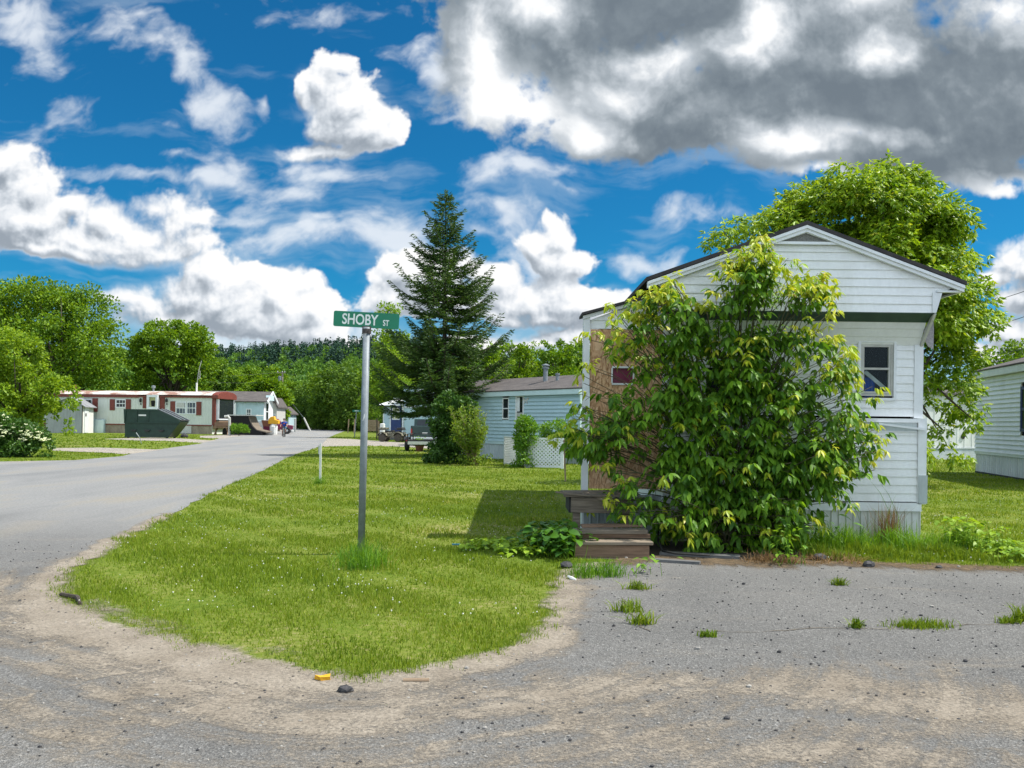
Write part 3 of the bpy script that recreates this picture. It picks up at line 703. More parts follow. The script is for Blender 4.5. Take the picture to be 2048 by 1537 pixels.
# ------------------------------------------------------------------ the white mobile home
Yg, Yw, Yl, Yp = 11.45, 11.85, 11.80, 11.95
def PX(px, py, Y): return P(px, py, Y).x
def PZ(px, py, Y): return P(px, py, Y).z
HB = 20.5                                     # back end of the home
house = root('mobile_home', 'white vinyl sided mobile home with a low gable and overgrown boarded entry, in the foreground', 'mobile home', (3.8, 11.8, 0))
def build_house():
    zb = PZ(1750, 625, Yg)                    # bottom of the gable face
    xl, xr, xm = 1.78, 5.86, 3.80; ze = 3.42; zr = PZ(1612, 455, Yg)
    xbl, xbr = 2.06, 5.52
    sl = (zr-ze)/(xr-xm)
    W = M['white_vinyl']
    mb = MB()
    def L(z): return xbl if z < 3.36 else max(1.80, min(xm, xm-(zr-.06-z)/sl))
    def Rr(z): return xbr if z < ze-.07 else min(5.82, xm+(zr-.06-z)/sl)
    lap(mb, L, Rr, zb, zr-.1, Yg, .111, .014)
    mb.build('gable_siding', W, house)
    # roof: two slabs with a dark shingle edge and white rake boards
    mb = MB(); th = .05
    for s in (-1, 1):
        xe = xm+s*(xr-xm+.02)
        mb.prism([(xm, zr+.015), (xe, ze+.005), (xe, ze+.005+th), (xm, zr+.015+th)], Yg-.10, HB)
    mb.build('roof', M['shingle'], house)
    mb = MB()
    for s in (-1, 1):
        xe = xm+s*(xr-xm)
        mb.prism([(xm, zr-.075), (xe, ze-.085), (xe, ze), (xm, zr+.010)], Yg-.075, Yg-.018)
        mb.prism([(xm, zr-.030), (xe, ze-.040), (xe, ze), (xm, zr+.010)], Yg-.095, Yg-.077)
    # boxed eave end on the right and fascia along the sides
    mb.box(xbr, xr, Yg-.04, Yg+.02, 3.335, ze-.06)
    mb.box(xr-.02, xr+.012, Yg+.02, HB-.05, 3.34, ze)
    mb.prism([(xbr, zb), (xbr+.075, 3.33), (xbr+.02, 3.33), (xbr-.05, 3.33), (xbr-.05, zb)], Yg-.03, Yg+.012)
    mb.build('rake_trim', M['white_trim'], house)
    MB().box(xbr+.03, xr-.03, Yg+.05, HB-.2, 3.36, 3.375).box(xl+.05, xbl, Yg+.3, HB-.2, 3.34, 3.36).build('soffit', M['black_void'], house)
    # louvred triangular vent under the peak
    vb = zr-.20
    mb = MB(); hw = .36
    mb.prism([(xm-hw, vb), (xm+hw, vb), (xm, zr-.055)], Yg-.035, Yg-.02)
    v = mb.build('gable_vent', M['vent_dark'], house)
    mb = MB()
    mb.box(xm-hw-.10, xm+hw+.10, Yg-.06, Yg-.022, vb-.035, vb)
    for s in (-1, 1): mb.prism([(xm+s*(hw+.1), vb), (xm+s*(hw-.03), vb), (xm, zr-.085), (xm, zr-.05)], Yg-.055, Yg-.036)
    mb.build('vent_frame', M['white_trim'], v)
    # underside: dark green board then a strip of siding leaning back to the wall
    z2 = PZ(1750, 641, Yg+.18); z3 = PZ(1750, 690, Yw)
    mb = MB().prism([(Yg-.008, zb-.012), (Yg+.02, zb-.012), (Yg+.2, z2-.02), (Yg+.2, z2), (Yg+.02, zb+.03), (Yg-.008, zb+.012)], xbl, xbr-.02, 'X')
    mb.build('soffit_board', M['green_board'], house)
    mb = MB(); n = 3
    for i in range(n):
        a, b = i/n, (i+1)/n
        ya, yb = Yw+(Yg+.2-Yw)*a, Yw+(Yg+.2-Yw)*b; za, zb_ = z3+(z2-z3)*a, z3+(z2-z3)*b
        mb.add([(xbl, ya-.012, za), (xbr-.02, ya-.012, za), (xbr-.02, yb, zb_), (xbl, yb, zb_), (xbl, ya+.02, za), (xbr-.02, ya+.02, za), (xbr-.02, yb+.02, zb_), (xbl, yb+.02, zb_)],
               [(0,1,2,3),(4,7,6,5),(0,4,5,1),(1,5,6,2),(2,6,7,3),(3,7,4,0)])
    mb.build('sloped_siding', W, house)
    MB().beam((xbr+.0, Yg+.02, zb), (xbr+.0, Yw-.01, z3), .035, .05).build('corner_strip', M['dirty_trim'], house)
    # window wall
    wx0, wx1 = PX(1716, 740, Yw), PX(1789, 740, Yw); wz0, wz1 = PZ(1752, 797, Yw), PZ(1752, 682, Yw)
    zl = PZ(1750, 836, Yw)
    bx0, bx1 = PX(1405, 780, Yw), PX(1475, 780, Yw); bz0, bz1 = PZ(1440, 832, Yw), PZ(1440, 730, Yw)
    xc = PX(1829, 760, Yw); xr2 = PX(1845, 760, Yw)
    mb = MB(); lap(mb, lambda z: xbl+.1, lambda z: xc, zl+.02, z3, Yw, .112, .014, holes=[(wx0, wx1, wz0, wz1), (bx0, bx1, bz0, bz1)])
    mb.build('siding', W, house)
    MB().box(xc-.012, xr2, Yw-.022, Yw+.08, zl, z3).build('corner_trim', M['white_trim'], house)
    MB().box(xbl-.01, xbl+.1, Yw-.05, Yw+.05, .5, z3+.1).build('corner_trim', M['white_trim'], house)
    # hero window, double hung
    fr = M['grey_alu']
    mb = MB()
    def ring(x0, x1, z0, z1, w, y0, y1): mb.box(x0, x1, y0, y1, z1-w, z1).box(x0, x1, y0, y1, z0, z0+w).box(x0, x0+w, y0, y1, z0+w, z1-w).box(x1-w, x1, y0, y1, z0+w, z1-w)
    ring(wx0-.012, wx1+.012, wz0-.03, wz1+.012, .035, Yw-.035, Yw+.01)
    f = mb.build('window', M['white_trim'], house)
    mb = MB(); ring(wx0+.024, wx1-.024, wz0+.03, wz1-.024, .028, Yw-.012, Yw+.05)
    ring(wx0+.053, wx1-.053, wz0+.062, wz1-.055, .03, Yw-.004, Yw+.04)
    zm = PZ(1752, 738, Yw)
    mb.box(wx0+.08, wx1-.08, Yw-.006, Yw+.03, zm-.014, zm+.014)
    mb.build('sash', fr, f)
    MB().box(wx0+.06, wx1-.06, Yw+.018, Yw+.022, wz0+.07, wz1-.06).build('pane', M['glass_clear'], f)
    mb = MB(); ring(bx0, bx1, bz0, bz1, .04, Yw-.03, Yw+.03)
    f2 = mb.build('window', M['white_trim'], house)
    MB().box(bx0+.03, bx1-.03, Yw+.01, Yw+.016, bz0+.03, bz1-.03).build('pane', M['glass'], f2)
    # lower wall, proud of the upper one, with its ledge, corner post, base board and skirting
    zb1 = PZ(1750, 1003, Yl); zs = PZ(1750, 1022, Yl); xr3 = PX(1851, 920, Yl); xc3 = PX(1834, 920, Yl)
    mb = MB(); lap(mb, lambda z: xbl+.1, lambda z: xc3, zb1, zl-.17, Yl, .1115, .014)
    mb.build('lower_siding', W, house)
    mb = MB(); mb.box(xbl+.1, xc3-.01, Yl-.01, Yl+.05, zl-.172, zl-.06); mb.build('bare_panel', M['skirt_grey'], house)
    mb = MB(); mb.box(xbl+.1, xc3, Yl-.035, Yl+.05, zl-.06, zl-.008); mb.box(xbl+.1, xc3-.02, Yl-.02, Yl+.0, zl-.19, zl-.174)
    mb.box(xc3, xr3, Yl-.03, Yl+.12, zb1-.03, zl-.004)
    mb.build('ledge_trim', M['white_trim'], house)
    MB().box(xbl+.1, xr3-.06, Yl-.03, Yl+.03, zs, zb1-.014).build('base_board', M['white_trim'], house)
    mb = MB(); ribbed(mb, xbl+.1, xr3-.05, -.02, zs, Yl+.01, .098, .016)
    mb.build('skirting', M['skirt_white'], house)
    MB().box(xc3+.01, xr3+.012, Yl-.04, Yl-.032, zb1-.02, zb1+.36).build('patch_panel', M['skirt_grey'], house)
    # side and back walls; the inner box is painted black for the room's dimness
    MB().box(xr2-.05, xr2-.012, Yw+.09, HB-.1, .45, 3.36).box(xbl, xbl+.04, Yw+.06, HB-.1, .45, 3.34).box(xbl+.05, xr2-.06, HB-.15, HB-.1, .45, 3.4).build('side_wall', W, house)
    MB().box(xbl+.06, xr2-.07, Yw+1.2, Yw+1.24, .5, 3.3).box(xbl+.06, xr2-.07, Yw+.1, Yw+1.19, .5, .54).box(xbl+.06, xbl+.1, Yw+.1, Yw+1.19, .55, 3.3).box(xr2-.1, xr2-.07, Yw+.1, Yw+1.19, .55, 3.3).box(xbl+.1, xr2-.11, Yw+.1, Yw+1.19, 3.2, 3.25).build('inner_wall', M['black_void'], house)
    # bent trim strip torn off the ledge
    a, b = P(1757, 848, Yl-.06), P(1853, 860, Yl-.07)
    MB().beam(a, b, .03, .028).build('loose_trim', M['white_trim'], house)
    # torn grey mesh hanging from the corner
    q = [P(x, y, Yw-.02) for x, y in [(1848,662),(1866,628),(1868,660),(1867,699),(1857,693),(1850,680)]]
    MB().add(q+[p+Vector((.0, .02, 0)) for p in q], [(0,1,2,3,4,5),(11,10,9,8,7,6)]+[(i, (i+1) % 6, 6+(i+1) % 6, 6+i) for i in range(6)]).build('torn_mesh', M['mesh_grey'], house)
    # dark gap with a cloth under the left eave
    x0, x1 = PX(1308, 585, Yg), PX(1346, 585, Yg); z0, z1 = PZ(1330, 612, Yg), PZ(1330, 571, Yg)
    mb = MB(); N = 9
    for i in range(N):
        for k in range(2): mb.v.append(Vector((x0+(x1-x0)*i/(N-1), Yg-.012-.02*math.sin(i*2.1)-k*.015, z1-.02 if k else z0)))
    mb.f = [(2*i, 2*i+2, 2*i+3, 2*i+1) for i in range(N-1)]
    mb.build('torn_lining', M['olive_cloth'], house)
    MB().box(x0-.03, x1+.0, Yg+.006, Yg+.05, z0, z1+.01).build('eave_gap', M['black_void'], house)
    # lean-to entry at the left
    pxl = PX(1165, 800, Yp); zt0, zt1 = PZ(1165, 631, Yp), PZ(1268, 603, Yp); px1 = PX(1268, 610, Yp)
    s2 = (zt1-zt0)/(px1-pxl); xe = 2.05; zt2 = zt0+s2*(xe-pxl)
    MB().prism([(pxl-.03, zt0-.01), (xe+.02, zt2-.01), (xe+.02, zt2+.025), (pxl-.03, zt0+.025)], Yp-.12, Yp+.4).build('entry_roof', M['shingle'], house)
    MB().prism([(pxl-.01, zt0-.06), (xe, zt2-.06), (xe, zt2-.015), (pxl-.01, zt0-.015)], Yp-.07, Yp-.015).build('entry_rake', M['white_trim'], house)
    oz1 = PZ(1250, 660, Yp)
    mb = MB(); lap(mb, lambda z: pxl+.09 if z < zt0-.04 else pxl+.02+(z-zt0+.055)/s2, lambda z: xe, oz1+.01, zt2-.045, Yp, .115, .014)
    mb.build('entry_siding', W, house)
    xo0, xo1 = PX(1179, 800, Yp), xe-.01; oz0 = PZ(1250, 978, Yp)
    wx0, wx1 = PX(1225, 750, Yp), PX(1265, 750, Yp); wz0, wz1 = PZ(1245, 767, Yp), PZ(1245, 737, Yp)
    mb = MB(); mb.box(xo0, wx0, Yp-.02, Yp+.0, oz0, oz1).box(wx1, xo1, Yp-.02, Yp+.0, oz0, oz1).box(wx0, wx1, Yp-.02, Yp, oz0, wz0).box(wx0, wx1, Yp-.02, Yp, wz1, oz1)
    o = mb.build('boarded_door', M['osb'], house)
    mb = MB(); ring2 = [(wx0-.01, wx1+.01, wz1, wz1+.025), (wx0-.01, wx1+.01, wz0-.025, wz0), (wx0-.02, wx0, wz0, wz1), (wx1, wx1+.02, wz0, wz1)]
    for a, b, c, d in ring2: mb.box(a, b, Yp-.035, Yp-.021, c, d)
    mb.build('frame', M['white_trim'], o)
    MB().box(wx0, wx1, Yp-.006, Yp-.002, wz0, wz1).build('pane', M['red_paint'], o)
    MB().box(pxl, pxl+.085, Yp-.05, Yp+.08, .62, zt0-.03).build('corner_post', M['white_trim'], house)
    MB().box(pxl+.02, pxl+.05, Yp+.09, Yp+.36, .05, zt0-.06).build('side_wall', M['white_vinyl'], house)
    mb = MB(); ribbed(mb, pxl+.04, xe, -.02, .60, Yp+.02, .1, .016); mb.build('skirting', M['skirt_grey'], house)
build_house()
# things inside the window
def inside():
    a, b = P(1735, 757, Yw+.055), P(1748, 783, Yw+.055)
    mb = MB(); N = 12; z0, z1 = PZ(1740, 790, Yw+.2), PZ(1740, 756, Yw+.2); x0, x1 = PX(1730, 770, Yw+.2), PX(1752, 770, Yw+.2)
    for i in range(N):
        x = x0+(x1-x0)*i/(N-1); y = Yw+.2+.02*math.sin(i*1.9)
        mb.v += [Vector((x, y, z0-.1)), Vector((x+.01*math.sin(i), y, z1))]
    mb.f = [(2*i, 2*i+2, 2*i+3, 2*i+1) for i in range(N-1)]
    tag(mb.build('curtain', M['blue_bright'], None), 'bright blue cloth hanging inside the double hung window', 'curtain')
    tag(MB().beam(P(1730, 744, Yw+.07), P(1776, 783, Yw+.07), .05, .012, (0, 1, 0)).build('broken_slat', M['dirty_trim']), 'pale broken slat leaning diagonally behind the lower window pane', 'slat')
M['blue_bright'] = pmat('bright_blue_cloth', (.01, .16, .75), (.01, .09, .5), 12, .6)
inside()

# ------------------------------------------------------------------ wooden steps
steps = root('wooden_steps', 'weathered wooden entry steps sagging beside the leafy bush', 'steps', (1.2, 10.9, 0))
def build_steps():
    x0, x1 = .76, 1.66
    def tilt(mb, *b, rz=0., ry=0., rx=0.):
        c = Vector(((b[0]+b[1])/2, (b[2]+b[3])/2, (b[4]+b[5])/2)); o = len(mb.v); mb.box(*b)
        Rm = Matrix.Rotation(rz, 3, 'Z') @ Matrix.Rotation(ry, 3, 'Y') @ Matrix.Rotation(rx, 3, 'X')
        for i in range(o, len(mb.v)): mb.v[i] = c+Rm @ (mb.v[i]-c)
        return mb
    tilt(MB(), x0-.01, x1-.04, 10.2, 10.24, .0, .150, ry=.008).build('riser', M['wood_red'], steps, bevel=.006)
    tilt(MB(), x0-.0, x1, 10.17, 10.44, .153, .192, ry=-.008).build('tread', M['wood_pale'], steps, bevel=.006)
    tilt(MB(), x0+.01, x1+.01, 10.45, 10.49, .196, .25, ry=-.008).build('riser', M['wood_red'], steps, bevel=.006)
    tilt(MB(), x0-.01, x1-.03, 10.40, 10.60, .252, .302, ry=-.012).build('tread', M['wood_old'], steps, bevel=.006)
    tilt(MB(), x0+.1, x1-.06, 10.61, 10.80, .306, .335, ry=-.02, rz=.02).build('tread', M['wood_red'], steps, bevel=.006)
    for xx in (x0, x1-.08): MB().box(xx, xx+.045, 10.25, 11.05, .02, .148).build('side_board', M['wood_old'], steps)
    tilt(MB(), .76, 1.55, 11.08, 11.125, .43, .625, ry=.015).build('rim_board', M['wood_old'], steps, bevel=.006)
    MB().box(.74, .785, 11.13, 11.85, .43, .62).build('rim_board', M['dark_cloth'], steps)
    mb = MB()
    for i in range(6): tilt(mb, .70-.05*random.random(), 1.52, 11.04+i*.14, 11.165+i*.14, .632+random.random()*.008, .665, ry=.02*random.uniform(-1, 1), rz=.02*random.uniform(-1, 1))
    mb.build('deck_boards', M['wood_old'], steps, bevel=.005)
    tilt(MB(), .56, 1.0, 11.02, 11.07, .665, .682, ry=.10, rz=.05).build('loose_board', M['wood_old'], steps)
    a, b = P(1172, 985, 11.3), P(1230, 1006, 10.95)
    MB().beam(a, b, .13, .035).build('loose_board', M['wood_pale'], steps)
    MB().box(.79, .88, 11.13, 11.2, .0, .43).build('post', M['wood_old'], steps)
    MB().box(1.42, 1.51, 11.13, 11.2, .0, .43).build('post', M['wood_old'], steps)
build_steps()

# ------------------------------------------------------------------ street sign in front
def text_mesh(s, size, xs, name, mat, par, loc, rot):
    cu = bpy.data.curves.new(name, 'FONT'); cu.body = s; cu.size = size; cu.align_x = 'LEFT'; cu.align_y = 'BOTTOM_BASELINE'; cu.extrude = .0015; cu.offset = size*.018
    o = bpy.data.objects.new(name, cu); COL.objects.link(o)
    dg = bpy.context.evaluated_depsgraph_get(); me = bpy.data.meshes.new_from_object(o.evaluated_get(dg))
    bpy.data.objects.remove(o)
    me.materials.clear()
    ob = link_mesh(name, me, mat, par)
    ob.location = loc; ob.rotation_euler = rot; ob.scale = (xs, 1, 1)
    return ob
def street_sign():
    b = G(722, 1110); top = P(733.5, 655, b.y)
    r = root('street_sign', 'green SHOBY ST sign blade on a tall leaning grey steel pole in the lawn', 'street sign', b)
    up = (top-b).normalized(); br = b-up*.0
    MB().tube([b-up*.02, top], .042, 16).build('pole', M['galv'], r, smooth=True)
    mb = MB(); mb.tube([top-up*.075, top-up*.02], .054, 14); mb.box(top.x-.05, top.x+.05, top.y-.012, top.y+.012, top.z-.022, top.z+.012)
    for s in (-1, 1): mb.tube([top+Vector((s*.03, -.06, -.05)), top+Vector((s*.03, -.045, -.05))], .009, 6)
    mb.build('bracket', M['dark_metal'], r)
    q = b.lerp(top, .60); MB().tube([q+Vector((-.012, -.041, -.03)), q+Vector((.0, -.043, .0)), q+Vector((.006, -.043, .05))], [.004, .006, .003], 5).build('scratch', M['white_trim'], r)
    tl, tr_, bl = P(668, 621.5, b.y), P(799, 628.5, b.y), P(667, 652.5, b.y)
    w = (tr_-tl).length; h = (tl-bl).length; a = math.atan2(tr_.z-tl.z, tr_.x-tl.x)
    T = Matrix.Translation(tl) @ Matrix.Rotation(-a, 4, 'Y')
    mb = MB(T); c = .02
    poly = []
    for cx, cz, a0 in ((w-c, -c, 0), (c, -c, 90), (c, -h+c, 180), (w-c, -h+c, 270)):
        for k in range(4): th = rad(a0+k*30); poly.append((cx+c*math.cos(th), cz+c*math.sin(th)))
    mb.prism(poly[::-1], -.003, .003)
    bl_ = mb.build('sign_blade', M['sign_green'], r)
    inv = WM[r.name].inverted()
    for s, size, xs, u, zz in (('SHOBY', h*.95, .765, w*.13, -h*.81), ('ST', h*.52, .72, w*.755, -h*.81)):
        loc = inv @ (T @ Vector((u, -.0045, zz)))
        text_mesh(s, size, xs, 'lettering', M['sign_white'], bl_, loc, (rad(90), -a if False else a*-1*0, 0)).rotation_euler = (T.to_3x3() @ Matrix.Rotation(rad(90), 3, 'X')).to_euler()
street_sign()
def cracks():
    for pts in ([(1380,1262),(1500,1268),(1640,1258),(1760,1262),(1850,1256),(1960,1252),(2100,1248)], [(1240,1195),(1262,1228),(1284,1252),(1300,1268)]):
        w = [G(*p) for p in pts]; L = []
        for a, b in zip(w, w[1:]):
            n = max(2, int((b-a).length/.07))
            for k in range(n): L.append(a.lerp(b, k/n)+Vector((random.gauss(0, .014), random.gauss(0, .014), 0)))
        mb = MB()
        for i, p in enumerate(L):
            d = (L[min(i+1, len(L)-1)]-L[max(i-1, 0)]); nn = Vector((-d.y, d.x, 0)).normalized()*random.uniform(.001, .008)
            mb.v += [p-nn+Vector((0, 0, .0112)), p+nn+Vector((0, 0, .0112))]
        mb.f = [(2*i, 2*i+2, 2*i+3, 2*i+1) for i in range(len(L)-1)]
        tag(mb.build('crack', M['crack']), kind='structure')
M['crack'] = pmat('crack_fill', (.09, .08, .07), (.17, .14, .10), 9, .95)
cracks()
soil = [(.78, 10.12), (1.7, 10.08), (2.6, 10.1), (3.3, 10.0), (3.7, 10.25), (3.75, 10.9), (3.6, 11.72), (.98, 11.72), (.8, 11.2)]
tag(flat('soil', soil, .004, pmat('bare_soil', (.075, .058, .042), (.04, .033, .026), 7, .95, bump=.8, fine=.3)), kind='structure')

# white marker post, thin stake, small ground things
def small_things():
    b = G(640, 967); t = P(640.5, 887, b.y)
    r = root('marker_post', 'short white marker post standing in the lawn by the road', 'post', b)
    MB().box(b.x-.022, b.x+.028, b.y-.02, b.y+.02, -.02, t.z).build('post', M['white_plastic'], r)
    MB().box(b.x-.052, b.x-.023, b.y-.008, b.y+.008, t.z-.27, t.z-.06).build('reflector', M['grey_alu'], r)
    b = G(1131, 963); tag(MB().beam(b-Vector((0, 0, .03)), P(1128, 880, b.y), .05, .04).build('wooden_stake', M['wood_tan']), 'thin brown wooden stake standing left of the boarded entry', 'stake')
    # stones
    for i, (px, py, r, lab) in enumerate([(1133,1137,.075,'dark round stone at the lawn corner below the wooden steps'),(1737,1135,.075,'dark flat stone on the asphalt edge before the skirting'),(692,1386,.045,'small dark clod on the gravel in front of the lawn tip'),(1640,1122,.09,'grey brick fragment in the dry grass by the skirting'),(1878,1138,.04,'small dark stone on the asphalt near the right lawn')]):
        b = G(px, py); mb = MB(); mb.ball((b.x, b.y, .4*r), (r, r*.8, r*.55), 9, 6)
        tag(mb.build('stone', M['stone'], jitter=r*.08), lab, 'stone', 'loose stones')
    # sticks
    b0, b1 = G(122, 1196), G(160, 1213)
    mid = b0.lerp(b1, .55)+Vector((.02, .06, .03))
    tag(MB().tube([b0+Vector((0, 0, .03)), mid, b1+Vector((0, 0, .02))], [.018, .022, .014], 7).build('stick', M['bark']), 'dark crooked stick lying at the left tip of the lawn', 'stick')
    b0, b1 = G(806, 1366), G(858, 1366)
    tag(MB().tube([b0+Vector((0, 0, .016)), b1+Vector((0, 0, .016))], [.012, .013], 6).build('stick', M['wood_tan']), 'straight tan stick lying on the gravel before the lawn', 'stick')
    b = G(645, 1362); tag(MB().prism([(b.x-.05, b.y), (b.x-.02, b.y+.03), (b.x+.04, b.y+.02), (b.x+.05, b.y-.02), (b.x, b.y-.035)], .008, .03, 'Z').build('wrapper', M['yellow_plastic'], jitter=.006), 'crumpled yellow wrapper on the dirt before the lawn', 'wrapper')
    b0, b1 = G(1136, 1160), G(1152, 1163); tag(MB().tube([b0+Vector((0, 0, .035)), (b0+b1)/2+Vector((0, 0, .02)), b1+Vector((0, 0, .012))], [.012, .02, .01], 6).build('plastic_scrap', M['white_plastic']), 'curved white plastic scrap on the asphalt below the steps', 'scrap')
    b = G(912, 1095); tag(MB().box(b.x-.05, b.x+.05, b.y-.02, b.y+.02, .03, .042).build('wrapper', M['teal_cloth']), 'small pale teal wrapper lying in the lawn', 'wrapper')
    # grey planks and a dark hose in front of the bush
    for i, (a, b_, w) in enumerate([((1320,1110),(1480,1118),.16),((1310,1124),(1400,1130),.10)]):
        p, q = G(*a), G(*b_); tag(MB().beam(p+Vector((0, 0, .022)), q+Vector((0, 0, .022)), w, .03).build('grey_plank', M['grey_plank']), ['long grey plank lying under the bush beside the steps', 'short grey plank lying nearest the asphalt by the steps'][i], 'plank', 'grey planks on the ground')
    pts = [G(1318, 1085)+Vector((0, .05, .2)), G(1316, 1098)+Vector((0, 0, .09)), G(1325, 1110)+Vector((0, 0, .05)), G(1350, 1117)+Vector((0, 0, .055)), G(1385, 1119)+Vector((0, 0, .055)), G(1420, 1120)+Vector((0, 0, .05))]
    tag(MB().tube(pts, .012, 8).build('hose', M['rubber'], smooth=True), 'dark hose curling on the ground right of the wooden steps', 'hose')
small_things()
# ------------------------------------------------------------------ vegetation builders
from mathutils import noise as mnoise
def sprays(Pt, ax, n_pairs, Lr, L, W, droop=.5):
    """compound leaves: rachis along ax with paired leaflets and one at the tip -> arrays for leaves8/4"""
    n = len(Pt); up = np.array([[0, 0, 1.0]])
    side = unit(np.cross(ax, up)+RNG.normal(size=(n, 3))*.25)
    B, A, S, Ls, Ws = [], [], [], [], []
    Lr = np.asarray(Lr).reshape(-1, 1)
    for k in range(n_pairs):
        t = .45+.5*k/max(1, n_pairs-1) if n_pairs > 1 else .6
        for s in (-1, 1):
            B.append(Pt+ax*Lr*t-up*Lr*.12*t*t)
            A.append(unit(ax*.55+side*s*.75-up*droop+RNG.normal(size=(n, 3))*.22))
    B.append(Pt+ax*Lr-up*Lr*.12); A.append(unit(ax-up*droop*1.1+RNG.normal(size=(n, 3))*.2))
    m = len(B)
    B = np.concatenate(B); A = np.concatenate(A)
    S = unit(np.cross(A, np.tile(up, (len(A), 1)))+RNG.normal(size=(len(A), 3))*.45)
    S = unit(S-A*(S*A).sum(1, keepdims=True))
    sc = RNG.uniform(.7, 1.25, len(A))
    return B, A, S, L*sc*np.tile(np.asarray(1.0), len(A)), W*sc*RNG.uniform(.85, 1.15, len(A))
def bez(a, b, c, n):
    return [a*(1-t)**2+b*2*t*(1-t)+c*t*t for t in [i/(n-1) for i in range(n)]]

def hero_bush():
    OUT = [(1512,466),(1540,500),(1580,508),(1600,560),(1652,532),(1690,585),(1648,640),(1705,685),(1692,745),(1752,838),(1778,905),(1765,945),(1690,962),(1702,1012),(1640,1068),(1560,1100),(1450,1116),(1335,1085),(1262,1052),(1196,1010),(1196,950),(1160,912),(1124,885),(1138,808),(1150,745),(1186,700),(1212,640),(1262,600),(1284,560),(1318,590),(1340,552),(1366,590),(1410,610),(1432,560),(1455,500),(1482,492)]
    HOLES = [(1284,905,48,46), (1199,735,20,66), (1192,850,12,24), (1300,700,20,16), (1650,795,26,26), (1395,575,40,30), (1660,1020,30,30), (1236,752,26,18), (1560,640,40,26), (1480,640,30,24),(1600,745,34,30),(1330,760,22,20)]
    base = G(1455, 1098)
    r = root('boxelder_bush', 'large leafy boxelder bush with yellow young tips growing against the white home', 'bush', base)
    stems = MB(); Ps, As, tipP, tipA = [], [], [], []
    xs = np.array([p[0] for p in OUT]); ys = np.array([p[1] for p in OUT])
    targets = []
    # tips near the outline first, then the inside
    for i in range(len(OUT)):
        a, b = np.array(OUT[i]), np.array(OUT[(i+1) % len(OUT)])
        for t in np.arange(0, 1, 24/max(24., np.linalg.norm(b-a))):
            q = a+(b-a)*t; c = np.array([1450, 850]); q = q+(c-q)*random.uniform(.02, .10); targets.append(tuple(q))
    for (qx, qy, qr, qn) in [(1240,680,45,12),(1215,780,40,8),(1180,870,40,10),(1150,865,25,10),(1160,820,22,6),(1515,490,16,5),(1250,850,40,8),(1280,620,35,8),(1335,590,30,6),(1640,570,35,7),(1600,700,60,12),(1690,760,50,14),(1720,880,55,18),(1660,900,60,14),(1640,990,50,10),(1560,850,80,16),(1380,760,70,14),(1420,900,90,18),(1330,1000,60,12),(1230,990,40,8),(1500,560,40,8),(1480,1000,90,16),(1570,1040,60,10),(1400,1065,60,18),(1530,1075,60,16),(1340,1045,40,12),(1620,1050,40,8)]:
        for _ in range(qn): targets.append((qx+random.gauss(0, qr*.6), qy+random.gauss(0, qr*.6)))
    while len(targets) < 520:
        x, y = random.uniform(1120, 1780), random.uniform(470, 1110)
        if pip(np.array([x]), np.array([y]), OUT)[0]: targets.append((x, y))
    def hole(px, py, k=1.): return any(((px-a)/(c*k))**2+((py-b)/(d*k))**2 < 1 for a, b, c, d in HOLES)
    for (tx, ty) in targets:
        if hole(tx, ty): continue
        lim = 11.30 if ty < 655 else 11.6
        Y = random.uniform(10.55, lim-.05) if ty < 900 else random.uniform(10.25, lim)
        if random.random() < .4: Y = random.uniform(10.5, 10.9)
        T = P(tx, ty, Y)
        b0 = base+Vector((random.uniform(-.35, .35), random.uniform(-.2, .15), 0))
        d = T-b0
        c = b0+Vector((d.x*random.uniform(.05, .45), d.y*.3, d.z*random.uniform(.55, .85)+random.uniform(.1, .3)))
        c.y = min(c.y, 11.5)
        pts = bez(b0, c, T, 9)
        rr = random.uniform(.004, .011)
        lo_ = 0 if random.random() < .13 else random.choice([4, 5, 6])
        stems.tube(pts[lo_:], [rr*(1-.8*i/8)+.0022 for i in range(lo_, 9)], 5)
        ln = sum((pts[i+1]-pts[i]).length for i in range(8))
        ns = max(4, int(ln*5.4))
        for k in range(ns):
            t = .40+.60*(k+random.random()*.6)/ns
            if t > 1: t = 1
            i = min(7, int(t*8)); f = t*8-i
            p = pts[i].lerp(pts[i+1], f); tan = (pts[i+1]-pts[i]).normalized()
            off = Vector((random.gauss(0, 1), random.gauss(-.25, 1), random.gauss(.1, .7))).normalized()
            tw = random.uniform(.05, .22)*(1.1-.5*t)
            q = p+off*tw
            if mnoise.noise(q*2.3+Vector((3, 1, 7)))+.35*mnoise.noise(q*5.1) < -.14 and random.random() < .9: continue
            px, py = proj(q)
            if q.y > (11.36 if q.z > 2.95 else 11.68) or q.z < .05: continue
            if hole(px, py) or not pip(np.array([px]), np.array([py]), OUT)[0]:
                if random.random() < .93: continue
            if tw > .1: stems.tube([p, q], [.004, .002], 4)
            a = (off*.7+tan*.5+Vector((0, -.25, -.15))).normalized()
            if t > .93 and (ty < 760 or random.random() < .18): tipP.append(q); tipA.append((a*.5+tan*.6).normalized())
            else: Ps.append(q); As.append(a)
        for _ in range(2 if (ty < 760 or random.random() < .3) else 0): tipP.append(T+Vector((random.gauss(0, .03), random.gauss(0, .03), random.gauss(0, .03)))); tipA.append(Vector((random.gauss(0, .8), random.gauss(-.4, .6), random.gauss(.3, .5))).normalized())
    stems.build('stems', M['twig'], r, smooth=True)
    Pt, ax = np.array([list(p) for p in Ps]), unit(np.array([list(a) for a in As]))
    B, A, S, L, W = sprays(Pt, ax, 2, RNG.uniform(.09, .16, len(Pt)), .118, .055, .75)
    V, F = leaves8(B, A, S, L, W)
    ok = V[:, 1].reshape(-1, 8).max(1) < np.where(V[:, 2].reshape(-1, 8).max(1) > 2.95, 11.40, 11.76)
